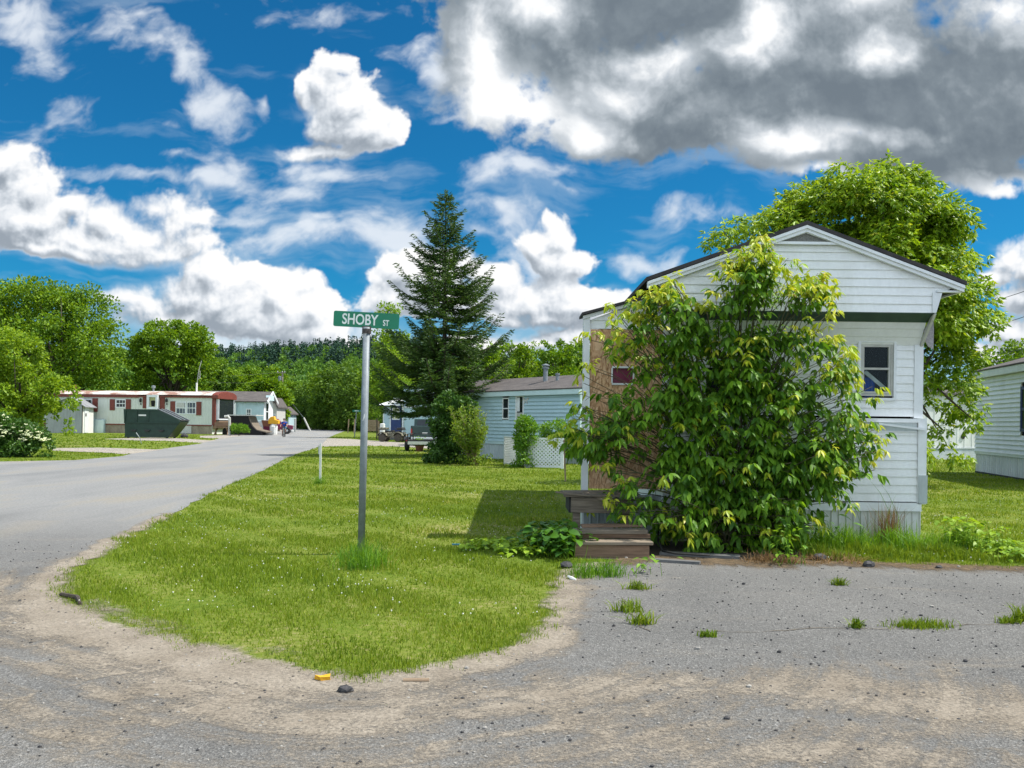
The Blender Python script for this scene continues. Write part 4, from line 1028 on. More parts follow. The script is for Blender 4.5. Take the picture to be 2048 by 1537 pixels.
    okf = np.tile(ok, 8); F = F[okf]
    mesh_np('foliage', V, F, M['hero_leaf'], r)
    Pt, ax = np.array([list(p) for p in tipP]), unit(np.array([list(a) for a in tipA]))
    B, A, S, L, W = sprays(Pt, ax, 3, RNG.uniform(.08, .14, len(Pt)), .095, .036, .8)
    V, F = leaves8(B, A, S, L, W)
    o = mesh_np('young_foliage', V, F, M['hero_young'], r); tag(o, 'yellow green young leaves at the branch tips')
    print('hero sprays', len(Ps), len(tipP))
hero_bush()

def clump_tree(name, label, cat, base, ells, n_clump, n_leaf, Ls, leaf, group=None, trunk=.25, cr=.3, bark='bark', crown='crown', comp=False, flat_=.75, seed=0, young=None, limbs=14, shell=.5, wl_ratio=.5, trunk_name='trunk', skirt=0.):
    """trunk with limbs reaching clumps of leaves spread through a union of ellipsoids; ells: (centre, radii)"""
    global RNG
    RNG = np.random.default_rng(1000+seed); random.seed(500+seed)
    r = root(name, label, cat, base, 0, group)
    C = np.array([list(c) for c, _ in ells]); Rr = np.array([list(q) for _, q in ells])
    w = (Rr.prod(1))**(2/3); w = w/w.sum()
    which = RNG.choice(len(ells), n_clump, p=w)
    d = rdir(n_clump); d[:, 2] = np.where(d[:, 2] < -.5, -d[:, 2], d[:, 2])
    rad_ = RNG.uniform(shell**3, 1, (n_clump, 1))**(1/3)
    cc = C[which]+d*Rr[which]*rad_
    low = RNG.uniform(0, 1, n_clump) < skirt
    cc[low, 2] = base[2]+(C[which][low, 2]-base[2])*RNG.uniform(.08, .85, low.sum())
    rc = Rr[which].mean(1)*cr*RNG.uniform(.55, 1.35, n_clump)
    # leaves
    per = np.maximum(3, (n_leaf*rc**2/np.sum(rc**2)).astype(int))
    idx = np.repeat(np.arange(n_clump), per); n = len(idx)
    dd = rdir(n); rr = RNG.uniform(.05, 1, (n, 1))**(1/2.4)
    Pt = cc[idx]+dd*rr*rc[idx][:, None]*np.array([[1, 1, flat_]])
    Pt[:, 2] = np.maximum(Pt[:, 2], base[2]+.08)
    out = unit(Pt-C[which][idx])
    ax = unit(dd*.6+out*.5+RNG.normal(size=(n, 3))*.5+np.array([[0, 0, -.35]]))
    bt = Vector(base); top = Vector(C[int(np.argmax(C[:, 2]))].tolist())
    mb = MB(); mid = Vector((C[:, 0].mean(), C[:, 1].mean(), C[:, 2].mean()))
    fork = bt.lerp(mid, .45)
    mb.tube([bt-Vector((0, 0, .1)), bt.lerp(fork, .35)+Vector((trunk*.3, 0, 0)), fork, fork.lerp(mid, .6), mid.lerp(top, .7)], [trunk*1.25, trunk*.95, trunk*.8, trunk*.5, trunk*.15], 8)
    for i in RNG.choice(n_clump, min(limbs, n_clump), replace=False):
        e = Vector(cc[i].tolist()); s = bt.lerp(mid, random.uniform(.35, .9)); m_ = s.lerp(e, .5)+Vector((0, 0, -.08*(e-s).length))
        mb.tube([s, m_, e], [trunk*.4, trunk*.24, trunk*.06], 5)
    mb.build(trunk_name, M[bark], r, smooth=True)
    if comp:
        B, A, S, L, W = sprays(Pt, ax, 2, np.full(n, Ls*1.1), Ls, Ls*wl_ratio, .7)
        V, F = leaves4(B, A, S, L, W)
    else:
        S = rdir(n); S = unit(S-ax*(S*ax).sum(1, keepdims=True))
        L = Ls*RNG.uniform(.6, 1.35, n)
        V, F = leaves4(Pt, ax, S, L, L*wl_ratio*RNG.uniform(.8, 1.3, n))
    mesh_np(crown, V, F, M[leaf], r)
    if young:
        k = RNG.choice(n, max(4, int(n*.10)), replace=False)
        k = k[(rr[k, 0] > .6)]
        B, A, S, L, W = sprays(Pt[k], unit(out[k]+RNG.normal(size=(len(k), 3))*.4), 2, np.full(len(k), Ls), Ls*.8, Ls*.32, .8)
        V, F = leaves4(B, A, S, L, W); mesh_np('young_foliage', V, F, M[young], r)
    return r
def pe(px, py, rx, ry, D, dz=None):
    """ellipse in the picture at depth D -> centre and radii"""
    c = P(px, py, D); k = D/FPX
    return c, (rx*k, (dz if dz else (rx*k+ry*k)/2), ry*k)
def gb(px, D):
    b = P(px, 850, D); return Vector((b.x, D, 0))

# tall boxelder behind the white home
D = 23.5
clump_tree('boxelder_tree', 'tall yellow green boxelder tree rising behind the white home', 'tree', gb(1745, D),
  [pe(1740,450,160,105,D), pe(1560,500,115,80,D), pe(1660,430,95,70,D), pe(1850,520,95,110,D), pe(1905,640,62,120,D), pe(1890,790,60,110,D), pe(1740,600,180,140,D), pe(1475,500,78,50,D), pe(1430,500,40,22,D), pe(1560,430,50,40,D), pe(1760,360,60,44,D), pe(1820,420,80,60,D), pe(1885,860,50,56,D), pe(1955,540,36,40,D), pe(1940,690,40,70,D), pe(1915,760,50,80,D), pe(1870,880,40,30,D), pe(1925,820,34,50,D)],
  460, 15500, .16, 'elder_leaf', trunk=.20, cr=.23, comp=True, seed=1, young='hero_young', limbs=34, wl_ratio=.4, skirt=.06)

# spruce
def spruce(name, label, base, H, Rb, seed=0, leafm='spruce', gap=.25, group=None, zlow=.9, n_den=1.0):
    global RNG
    RNG = np.random.default_rng(77+seed); random.seed(77+seed)
    r = root(name, label, 'tree', base, 0, group)
    mb = MB(); b = Vector(base)
    mb.tube([b-Vector((0, 0, .1)), b+Vector((.02, 0, H*.4)), b+Vector((0, 0, H*.98))], [.17, .10, .012], 8)
    Pt, ax, Ln, Wd = [], [], [], []
    z = zlow; wn = 0
    while z < H-.12:
        u = z/H
        Lm = Rb*min(1., ((1-u)/.60)**.85)+.08
        nb = 6 if u < .85 else 5
        a0 = random.random()*6.28
        for k in range(nb):
            if random.random() < .08: continue
            a = a0+6.283*k/nb+random.uniform(-.3, .3)
            L = Lm*random.choice([.55, .75, .92, 1.0, 1.1, 1.25])*random.uniform(.85, 1.1)
            rise = .62*u-.22+random.uniform(-.1, .1)
            h = Vector((math.cos(a), math.sin(a), 0)); zz = z+random.uniform(-.12, .12)
            p0 = b+Vector((0, 0, zz)); N = 7; pts = []
            for i in range(N):
                t = i/(N-1)
                pts.append(p0+h*L*t+Vector((0, 0, L*(rise*t-.22*(1-u)*math.sin(t*3.14)*.8+.26*t*t*t))))
            mb.tube(pts, [max(.004, .016*L*(1-.85*i/(N-1))) for i in range(N)], 4)
            sd_ = Vector((-h.y, h.x, 0))
            nt = max(6, int(L*18*n_den))
            for j in range(nt):
                t = .16+.84*(j+random.random())/nt; i = min(N-2, int(t*(N-1))); f = t*(N-1)-i
                p = pts[i].lerp(pts[i+1], f)
                tw = L*.30*(1.08-t)**.8*random.uniform(.5, 1.1)+.10
                s = 1 if j % 2 else -1
                d = (h*.75+sd_*s*.75+Vector((0, 0, random.uniform(-.28, .12)))).normalized()
                m = max(2, int(tw*13))
                for q in range(m):
                    c = p+d*tw*(q/m)
                    for e in (-1, 1):
                        Pt.append(c); ax.append((d*.75+(sd_*s*-.3+h*.6)*e*.35+Vector((random.gauss(0, .18), random.gauss(0, .18), random.gauss(.05, .22))))); Ln.append(random.uniform(.13, .22)); Wd.append(random.uniform(.035, .06))
        z += .27*(1-.40*u)*random.uniform(.75, 1.25); wn += 1
    for k in range(60):
        t = random.random(); Pt.append(b+Vector((0, 0, H*.94+t*H*.06))); ax.append(Vector((random.gauss(0, .5), random.gauss(0, .5), .8))); Ln.append(.18); Wd.append(.04)
    Pt = np.array([list(p) for p in Pt]); ax = unit(np.array([list(a) for a in ax]))
    S = rdir(len(Pt)); S = unit(S-ax*(S*ax).sum(1, keepdims=True))
    V, F = leaves4(Pt, ax, S, np.array(Ln), np.array(Wd), .1)
    mb.build('trunk', M['bark'], r, smooth=True)
    mesh_np('branches', V, F, M[leafm], r)
    print(name, len(Pt))
    return r
b = gb(886, 40.)
spruce('spruce_tree', 'tall dark green spruce tree with a pointed top beside the blue home', b, P(888, 384, 40).z, 2.65, zlow=2.2)

# shrubs below it
D = 33.5
clump_tree('lilac_shrub', 'dark green rounded lilac shrub below the spruce tree', 'shrub', gb(905, D), [pe(905,872,46,48,D), pe(882,840,26,34,D), pe(885,885,24,34,D), pe(930,840,40,40,D), pe(908,812,42,30,D), pe(895,895,30,30,D), pe(948,885,26,34,D), pe(912,900,40,24,D)], 130, 17000, .10, 'lilac', trunk=.05, cr=.30, seed=3, trunk_name='stems', crown='foliage', wl_ratio=.75, skirt=.28)
def fan_shrub():
    D = 32.2; base = gb(948, D)
    r = root('fan_shrub', 'pale yellow green shrub of thin arching stems in front of the dark lilac shrub', 'shrub', base)
    random.seed(5); mb = MB(); Pt = []; ax = []
    for k in range(70):
        tx = random.uniform(898, 974); ty = random.uniform(805, 885)
        T = P(tx, ty+abs(tx-930)*.25, D+random.uniform(-.9, .5)); b0 = base+Vector((random.gauss(0, .08), random.gauss(0, .08), 0))
        c = b0.lerp(T, .5)+Vector((0, 0, .25))
        pts = bez(b0, c, T, 7); mb.tube(pts, [.013-.0016*i for i in range(7)], 4)
        for j in range(80):
            t = .3+.7*random.random(); i = min(5, int(t*6)); p = pts[i].lerp(pts[i+1], t*6-i)
            Pt.append(p+Vector((random.gauss(0, .05), random.gauss(0, .05), random.gauss(0, .05)))); ax.append(Vector((random.gauss(0, .7), random.gauss(0, .7), random.gauss(.5, .4))))
    for j in range(500): Pt.append(base+Vector((random.gauss(0, .32), random.gauss(-.1, .2), random.uniform(.02, .38)))); ax.append(Vector((random.gauss(0, .7), random.gauss(0, .7), random.gauss(.5, .4))))
    Pt = np.array([list(p) for p in Pt]); ax = unit(np.array([list(a) for a in ax])); S = rdir(len(Pt)); S = unit(S-ax*(S*ax).sum(1, keepdims=True))
    V, F = leaves4(Pt, ax, S, RNG.uniform(.075, .13, len(Pt)), RNG.uniform(.035, .06, len(Pt)))
    mb.build('stems', M['wood_tan'], r, smooth=True); mesh_np('foliage', V, F, M['willow'], r)
fan_shrub()
D = 31.0
clump_tree('leafy_bush', 'fresh green bush growing up through the corner of the white lattice', 'bush', gb(1047, D), [pe(1050,880,20,45,D,.45), pe(1058,850,14,18,D,.35), pe(1042,905,16,28,D,.35)], 50, 4600, .085, 'fresh_shrub', trunk=.02, cr=.40, seed=6, trunk_name='stems', crown='foliage', skirt=.35)
D = 33.0
clump_tree('leafy_bush', 'fresh green bush rising behind the lattice front panel', 'bush', gb(1105, D), [pe(1105,865,34,26,D,.4), pe(1085,885,26,24,D,.4), pe(1135,880,30,24,D,.4), pe(1110,900,36,28,D,.4)], 60, 5200, .085, 'fresh_shrub', trunk=.02, cr=.36, seed=7, trunk_name='stems', crown='foliage')

# white flowering bush at the left edge
D = 34.5
fb_ = clump_tree('flowering_bush', 'rounded dark green bush covered in white blossom heads at the left edge', 'bush', gb(30, D), [pe(40,878,52,36,D), pe(0,868,50,40,D), pe(75,885,28,28,D), pe(-40,870,60,44,D), pe(40,900,60,16,D)], 150, 16000, .095, 'lilac', trunk=.04, cr=.30, seed=8, trunk_name='stems', crown='foliage', wl_ratio=.8, skirt=.3)
def blossoms():
    mb = MB(); random.seed(4)
    for k in range(150):
        e = random.choice([(40,878,52,36),(0,868,50,40),(75,885,28,28),(-40,870,60,44)])
        th = random.uniform(.1, 3.0); 
        c, rr = pe(*e, 34.5)
        d = Vector((math.cos(th)*random.uniform(.7, 1), -random.uniform(.1, 1), abs(math.sin(th))*random.uniform(.1, 1))).normalized()
        p = c+Vector((d.x*rr[0], d.y*rr[1], d.z*rr[2]))*random.uniform(1.0, 1.12)
        for j in range(5): mb.ball(p+Vector((random.gauss(0, .03), random.gauss(0, .03), random.gauss(0, .012))), (.035, .035, .018), 6, 4)
    mb.build('blossoms', M['flower'], fb_)
blossoms()

# left-hand maples
D = 112
clump_tree('maple_tree', 'largest dense green maple tree behind the grey shed', 'tree', gb(150, D), [pe(60,660,120,95,D), pe(160,670,90,95,D), pe(215,720,50,80,D), pe(90,720,130,90,D), pe(-60,680,120,110,D), pe(120,610,60,45,D), pe(30,605,60,42,D), pe(185,770,75,60,D), pe(60,800,120,50,D), pe(140,800,90,50,D)], 420, 50000, .38, 'maple_leaf', trunk=.5, cr=.24, seed=9, limbs=26, wl_ratio=.62, skirt=.15)
D = 46
clump_tree('young_maple', 'bright yellow green young maple with low limbs in front of the largest maple', 'tree', gb(28, D), [pe(32,715,50,58,D), pe(25,775,78,50,D), pe(92,795,58,36,D), pe(-30,760,60,80,D), pe(75,822,50,24,D), pe(20,820,70,40,D), pe(110,775,40,24,D)], 190, 24000, .16, 'maple_light', trunk=.16, cr=.28, seed=10, limbs=24, wl_ratio=.6, skirt=.12)
D = 122
clump_tree('maple_tree', 'rounded open maple tree behind the red trimmed home', 'tree', gb(345, D), [pe(345,700,85,50,D), pe(300,720,50,60,D), pe(400,720,40,60,D), pe(345,750,90,50,D), pe(330,665,45,28,D), pe(375,668,42,26,D), pe(268,735,28,60,D), pe(300,800,50,50,D), pe(390,800,50,50,D)], 260, 30000, .36, 'maple_leaf', trunk=.40, cr=.23, seed=11, limbs=26, wl_ratio=.65, skirt=.15)
clump_tree('maple_tree', 'lower green maple showing between the red trimmed home and the wooded hill', 'tree', gb(425, 140), [pe(430,770,28,45,140), pe(455,790,26,36,140), pe(410,790,30,40,140), pe(430,820,40,40,140)], 80, 7000, .5, 'dark_leaf', trunk=.3, cr=.33, seed=12, wl_ratio=.65)
clump_tree('maple_tree', 'rounded olive green tree behind the grey roofed home', 'tree', gb(530, 140), [pe(525,790,44,32,140), pe(560,805,22,36,140), pe(500,800,30,30,140), pe(545,820,28,30,140)], 80, 7000, .5, 'maple_leaf', trunk=.3, cr=.3, seed=13, wl_ratio=.65)

# trees behind the blue home
row = [(985,735,38,55),(1030,722,40,42),(1072,715,40,38),(1115,725,42,42),(1150,715,40,40),(1190,730,50,50),(945,760,40,40)]
for i, (px, py, rx, ry) in enumerate(row):
    D = 62+3*(i % 3)
    clump_tree('backdrop_tree', ['rounded green tree just right of the spruce behind the blue home','green tree behind the far roof end of the blue home','green tree left of the roof flue behind the blue home','green tree behind the roof flue of the blue home','green tree behind the roof vent of the blue home','green tree hidden partly by the boarded entry of the white home','low green tree behind the spruce trunk'][i], 'tree', gb(px, D), [pe(px,py+10,rx,ry-8,D), pe(px-rx*.4,py-ry*.4,rx*.6,ry*.5,D), pe(px+rx*.45,py-ry*.3,rx*.55,ry*.5,D), pe(px,py+70,rx*1.1,60,D)], 90, 7500, .22, 'maple_leaf', group='trees behind the blue home', trunk=.2, cr=.28, seed=20+i, wl_ratio=.6, skirt=.2)
D = 84
clump_tree('broadleaf_tree', 'light green slender tree rising behind the left side of the spruce', 'tree', gb(775, D), [pe(776,640,22,46,D), pe(780,700,34,50,D), pe(770,770,40,50,D), pe(800,760,40,60,D), pe(770,820,50,40,D)], 110, 9000, .26, 'wood_leaf', trunk=.2, cr=.34, seed=30, wl_ratio=.55)
D = 60
clump_tree('hedge_tree', 'low rounded green tree behind the right white home', 'tree', gb(2020, D), [pe(2000,725,50,30,D), pe(2060,720,60,40,D), pe(1970,740,24,34,D), pe(2020,770,80,50,D)], 70, 5200, .26, 'maple_leaf', trunk=.2, cr=.3, seed=31, wl_ratio=.6)

# wood at the end of the street: trees one can tell apart, copies of three kinds
def wood():
    protos = []
    for k in range(3):
        D = 100.; h = 11.; kpx = FPX/D
        ells = [((0, 100, 6.4), (3.2, 3.0, 4.2)), ((-1.3, 99.6, 8.6), (2.0, 2.0, 2.1)), ((1.4, 100.2, 8.1), (2.0, 2.0, 2.4)), ((.3, 99.2, 3.2), (3.0, 2.6, 2.8))]
        if k == 1: ells = [((0, 100, 7.2), (2.3, 2.2, 4.0)), ((.3, 99.8, 10.2), (1.4, 1.4, 1.6)), ((-.2, 99.4, 3.4), (2.4, 2.2, 3.0))]
        if k == 2: ells = [((0, 100, 5.0), (4.0, 3.2, 3.4)), ((-2.2, 99.6, 6.6), (2.0, 2.0, 2.0)), ((2.0, 99.8, 7.0), (2.2, 2.0, 2.2)), ((.2, 99.2, 2.4), (3.6, 2.6, 2.2))]
        r = clump_tree('woodland_tree', 'woodland tree', 'tree', Vector((0, 100, 0)), ells, 150, 9000, .36, ['wood_leaf', 'wood_leaf', 'dark_leaf'][k], group='woodland trees at the end of the street', trunk=.2, cr=.26, seed=40+k, wl_ratio=.6, skirt=.3)
        protos.append((r, kids(r)))
    # (px, depth, top px, kind, label)
    L = [(455,190,738,0,'bright green woodland tree above the far end of the red trimmed home'),(500,195,735,0,'bright green woodland tree left of the utility pole above the grey roof'),(545,200,732,1,'narrow green woodland tree just behind the utility pole top'),(585,185,762,0,'green woodland tree directly right of the utility pole'),(620,175,760,2,'broad dark woodland tree behind the slanted guy wire'),(655,165,742,0,'green woodland tree above the middle of the street end'),(690,160,722,2,'tall dark woodland tree left of the street sign pole'),(722,150,730,2,'dark woodland tree hidden behind the street sign pole'),(755,140,735,0,'green woodland tree right of the street sign pole'),(600,165,790,2,'low dark woodland tree at the street end behind the cyclist'),(645,158,795,2,'low dark woodland tree at the middle of the street end'),(700,150,790,2,'low dark woodland tree behind the far street sign'),(745,135,800,2,'low dark woodland tree behind the brown board'),(785,125,770,2,'dark woodland tree behind the house with the blue door'),(830,130,760,2,'dark woodland tree behind the spruce trunk'),(480,210,748,2,'darker woodland tree far behind the grey roof'),(570,215,752,2,'darker woodland tree far right of the pole transformer'),(425,220,755,0,'pale woodland tree at the left end of the wood'),(635,190,752,1,'narrow pale woodland tree on the rise right of the pole'),(875,135,760,0,'woodland tree seen through the spruce branches')]
    used = set()
    for i, (px, D, ty, k, lab) in enumerate(L):
        r, ch = protos[k]
        o = r if k not in used else copy_tree(r, None, ch)
        used.add(k)
        b_ = gb(px, D); hh = P(px, ty, D).z; s = hh/[10.7, 11.8, 9.2][k]
        o.location = b_; o.rotation_euler = (0, 0, random.uniform(0, 6.28)); o.scale = (s*1.12, s*1.12, s); o['label'] = lab
        WM[o.name] = Matrix.Translation(b_)
wood()

# the wooded hill
def hill():
    prof = [(-600,700),(-200,705),(200,712),(430,722),(520,716),(600,712),(660,709),(720,704),(780,700),(860,702),(980,722),(1200,740),(1600,745),(2000,745),(2600,745)]
    def ht(px):
        for (a, b), (c, d) in zip(prof, prof[1:]):
            if a <= px <= c: return b+(d-b)*(px-a)/(c-a)
        return 712
    mb = MB(); n = 0; ds = [230, 300, 400, 500, 620, 760, 900]
    pxs = list(range(-600, 2601, 80))
    def hz(px, D):
        full = P(px, ht(px)+14, 620).z
        u = min(1, max(0, (D-230)/390)); return full*(u*u*(3-2*u)) if D <= 620 else full*(1-.25*(D-620)/280)
    for D in ds:
        for px in pxs: q = P(px, 850, D); mb.v.append(Vector((q.x, D, hz(px, D)-.5)))
    w = len(pxs)
    for j in range(len(ds)-1):
        for i in range(w-1): mb.f.append((j*w+i, j*w+i+1, (j+1)*w+i+1, (j+1)*w+i))
    tag(mb.build('hill', M['hill_floor']), kind='structure')
    rng = np.random.default_rng(9)
    for name, mat, lab, nn, pine in (('hill_pines', 'far_pine', 'dark conifers standing along the crest of the wooded hill', 900, True), ('hill_woods', 'far_leaf', 'bright green far woods covering the slope of the hill', 1250, False)):
        Pt, ax, L, W = [], [], [], []
        for k in range(nn):
            px = rng.uniform(330, 930) if pine else rng.uniform(-200, 1230)
            D = rng.uniform(430, 650) if pine else 240+290*rng.uniform(0, 1)**.8
            q = P(px, 850, D); z = hz(px, D); h = rng.uniform(7, 15) if pine else rng.uniform(8, 12)
            c = np.array([q.x, D, z])
            m = 90 if pine else 110
            if pine:
                t = rng.uniform(0, 1, m); a = rng.uniform(0, 6.283, m); rr = (1-t)*2.3*rng.uniform(.5, 1.1, m)+.15
                pts = c+np.stack([np.cos(a)*rr*.5, np.sin(a)*rr*.5, t*h], 1)
                d = np.stack([np.cos(a), np.sin(a), -.25+.0*a], 1); L += list(rr*.9+.9); W += list(rr*.5+.75)
            else:
                d = rng.normal(size=(m, 3)); d /= np.linalg.norm(d, axis=1, keepdims=True); d[:, 2] = np.abs(d[:, 2])*1.0-.25
                rr = rng.uniform(.7, 1, (m, 1)); pts = c+np.array([0, 0, h*.5])+d*rr*np.array([3.6, 3.6, h*.5])
                d = d+rng.normal(size=(m, 3))*.6; L += list(rng.uniform(.9, 1.7, m)); W += list(rng.uniform(.7, 1.3, m))
            Pt.append(pts); ax.append(d)
        Pt = np.concatenate(Pt); ax = unit(np.concatenate(ax)); S = rdir(len(Pt)); S = unit(S-ax*(S*ax).sum(1, keepdims=True))
        V, F = leaves4(Pt, ax, S, np.array(L), np.array(W))
        tag(mesh_np(name, V, F, M[mat]), lab, 'forest', kind='stuff')
hill()

# ------------------------------------------------------------------ grass
KEEPOUT = [[(.78, 10.05), (3.3, 9.95), (3.6, 10.3), (3.6, 11.75), (.78, 11.75)], [(.95, 11.75), (5.6, 11.75), (5.6, 20.4), (.95, 20.4)]]
def in_grass(x, y):
    ok = np.ones(len(x), bool)
    for poly in PAVED+KEEPOUT: ok &= ~pip(x, y, poly)
    return ok
def grass(name, bands, mat, label, cat, seed):
    rng = np.random.default_rng(seed); X, Y, H, W = [], [], [], []
    for (y0, y1, dens, h, w) in bands:
        hw = y1*.66; n = int((y1-y0)*2*hw*dens)
        y = rng.uniform(y0, y1, n); x = rng.uniform(-hw, hw, n)
        k = np.abs(x) < y*.66+.6; x, y = x[k], y[k]
        # thin, patchy turf near the edge of the asphalt
        X.append(x); Y.append(y); H.append(h*rng.uniform(.45, 1.35, len(x))); W.append(w*rng.uniform(.7, 1.3, len(x)))
    X, Y, H, W = map(np.concatenate, (X, Y, H, W))
    def vn(x, y, s, ph): return np.sin(x*s+ph)*np.cos(y*s*1.13+ph*2)+.6*np.sin(x*s*2.3+y*s*1.7+ph*3)
    k = in_grass(X+rng.normal(0, .03, len(X))+.07*vn(X, Y, 9, 1.)+.05*vn(X, Y, 21, 2.), Y+rng.normal(0, .03, len(X))+.07*vn(Y, X, 8, 4.)+.05*vn(Y, X, 19, 2.)); X, Y, H, W = X[k], Y[k], H[k], W[k]
    pa = vn(X, Y, 2.3, 1.)+vn(X, Y, 5.1, 2.)*.6+vn(X, Y, .8, .3)*.7
    H *= np.clip(1+.28*pa, .3, 1.7)
    k = rng.uniform(0, 1, len(X)) < np.clip(.80+.30*pa, .22, 1); X, Y, H, W = X[k], Y[k], H[k], W[k]
    n = len(X); a = rng.uniform(0, 6.283, n); lean = np.abs(rng.normal(0, .55, n))
    base = np.stack([X, Y, np.zeros(n)], 1); d = np.stack([np.cos(a), np.sin(a), np.zeros(n)], 1)
    b2 = rng.uniform(0, 6.283, n); sd_ = np.stack([np.cos(b2), np.sin(b2), np.zeros(n)], 1)
    tip = base+d*(H*np.sin(lean))[:, None]+np.array([[0, 0, 1.]])*(H*np.cos(lean))[:, None]
    V = np.stack([base-sd_*W[:, None]/2, base+sd_*W[:, None]/2, tip], 1).reshape(-1, 3)
    F = np.arange(3*n).reshape(-1, 3)
    print(name, n)
    return tag(mesh_np(name, V, F, M[mat]), label, cat, kind='stuff')
grass('grass', [(4.8, 8, 4200, .036, .0072), (8, 12, 2300, .040, .010), (12, 18, 850, .042, .015), (18, 28, 300, .045, .025), (28, 45, 90, .05, .045), (45, 90, 14, .07, .10)], 'grass_blade', 'mown sunlit lawn grass of the wide front lawn', 'grass', 3)

def scatter(n, y0, y1, seed):
    rng = np.random.default_rng(seed); out = []
    while len(out) < n:
        y = rng.uniform(y0, y1); x = rng.uniform(-y*.62, y*.62)
        pa = math.sin(x*1.3+1)*math.cos(y*1.1)+.5*math.sin(x*3.1+y*2.2)
        if pa < rng.uniform(-.6, .9): continue
        if in_grass(np.array([x]), np.array([y]))[0]: out.append((x, y))
    return out
mb = MB()
for (x, y) in scatter(1000, 6.8, 24, 5): q = random.uniform(.003, .0075); mb.ball((x, y, random.uniform(.045, .07)), (q, q, q), 5, 3)
tag(mb.build('clover_blossoms', M['clover']), 'tiny white clover blossoms sprinkled over the lawn', 'flowers', kind='stuff')

def grit():
    rng = np.random.default_rng(8); mb = {'a': MB(), 'b': MB()}
    for k in range(2600):
        y = rng.uniform(3.6, 11); x = rng.uniform(-y*.62, y*.62)
        if not (pip(np.array([x]), np.array([y]), PAVED[0])[0]): continue
        r = rng.uniform(.003, .010)*(1 if rng.random() < .96 else 1.9)
        mb['a' if rng.random() < .6 else 'b'].ball((x, y, .006+r*.4), (r*rng.uniform(.8, 1.4), r, r*.7), 5, 3)
    tag(mb['a'].build('grit', M['stone'], jitter=.0008), 'dark loose grit scattered over the asphalt', 'grit', kind='stuff')
    tag(mb['b'].build('grit', pmat('pale_grit', (.34, .32, .29), (.22, .21, .2), 20, .9), jitter=.0008), 'pale loose grit scattered over the asphalt', 'grit', kind='stuff')
grit()

def tuft(name, label, spots, n, h, mat, cat='grass tuft', w=.008, spread=.12, group=None, lean=.5):
    """one tuft of arching blades (three segments each)"""
    V, F = [], []; c = Vector((sum(s[0] for s in spots)/len(spots), sum(s[1] for s in spots)/len(spots), 0))
    for k in range(n):
        s = random.choice(spots); a = random.uniform(0, 6.283); d = Vector((math.cos(a), math.sin(a), 0)); b2 = random.uniform(0, 6.283); sv = Vector((math.cos(b2), math.sin(b2), 0))*w/2
        b_ = Vector((s[0]+random.gauss(0, spread), s[1]+random.gauss(0, spread*.6), 0)); H = h*random.uniform(.4, 1.2)*(.45+.9*((math.sin(s[0]*7.3+s[1]*3)+1)/2)**1.2 if len(spots) > 20 else 1); ln = abs(random.gauss(0, lean))
        o = len(V)
        for i, t in enumerate((0, .4, .75, 1.0)):
            p = b_+d*H*ln*t*t*1.1+Vector((0, 0, H*t*(1-.28*ln*t)))
            if i < 3: V += [p-sv*(1-.5*t), p+sv*(1-.5*t)]
            else: V += [p]
        F += [(o, o+1, o+3, o+2), (o+2, o+3, o+5, o+4), (o+4, o+5, o+6)]
    m_ = MB(); m_.v = V; m_.f = F
    return tag(m_.build(name, M[mat]), label, cat, group)
def gp(px, py): q = G(px, py); return (q.x, q.y)
random.seed(21)
tuft('grass_tuft', 'tall green grass tuft around the foot of the street sign pole', [gp(720,1140), gp(725,1118), gp(710,1132), gp(738,1135)], 420, .27, 'weed_blade', spread=.12)
tuft('grass_tuft', 'grass tuft at the foot of the white marker post', [gp(640,968)], 150, .2, 'weed_blade', spread=.07)
tuft('grass_tuft', 'bright grass tuft on the asphalt below the wooden steps', [gp(1180,1152), gp(1210,1150), gp(1225,1155), gp(1165,1158)], 420, .19, 'weed_blade', spread=.09)
tuft('grass_tuft', 'wide grass tuft growing from a crack in the right asphalt', [gp(x, 1256) for x in (1812, 1826, 1840, 1854, 1868)], 460, .075, 'grass_blade', spread=.08)
tuft('grass_tuft', 'grass tuft growing from the asphalt at the right edge', [gp(2012,1248), gp(2022,1248)], 150, .07, 'grass_blade', spread=.04)
for i, (px, py, h) in enumerate([(1255,1225,.12), (1283,1250,.13), (1275,1180,.10), (1415,1275,.06), (1712,1258,.09), (1678,1172,.09), (2042,1244,.15)]):
    tuft('weed', ['yellow green weed alone on the asphalt right of the lawn tip','weed just nearer than the yellow green weed on the asphalt','small weed on the asphalt edge below the steps','tiny weed alone in the middle asphalt','tiny upright weed left of the wide crack tuft','tiny weed on the asphalt before the skirting','upright weed at the right edge of the asphalt'][i], [gp(px, py)], 90, h, 'grass_blade', 'weed', .012, [.06, .05, .05, .035, .02, .03, .04][i], 'weeds in the asphalt', .7)
# long grass along the skirting
tuft('tall_grass', 'long grass growing along the foot of the white skirting', [(x, 11.25+random.uniform(-.25, .3)) for x in np.linspace(2.9, 5.9, 60)], 3600, .27, 'weed_blade', 'tall grass', .010, .10)
tuft('grass_verge', 'rough bright grass along the asphalt in front of the skirting', [(x, 10.35+random.uniform(-.15, .5)) for x in np.linspace(3.6, 7.6, 90)], 5200, .14, 'grass_blade', 'tall grass', .010, .08)
tuft('dry_grass', 'brown dead grass fringe at the asphalt edge below the bush', [gp(x, 1122+random.uniform(-6, 8)) for x in np.linspace(1500, 1720, 40)], 1300, .10, 'dry_blade', 'dry grass', .007, .07, None, 1.1)
tuft('dry_weed', 'tall dried brown weed standing against the skirting', [(4.98, 11.55)], 260, .55, 'dry_blade', 'weed', .006, .07, None, .28)
tuft('seed_grass', 'few tall thin grass stalks rising before the lower siding', [(4.9, 11.6), (5.05, 11.55)], 14, .95, 'weed_blade', 'grass', .008, .12, None, .3)

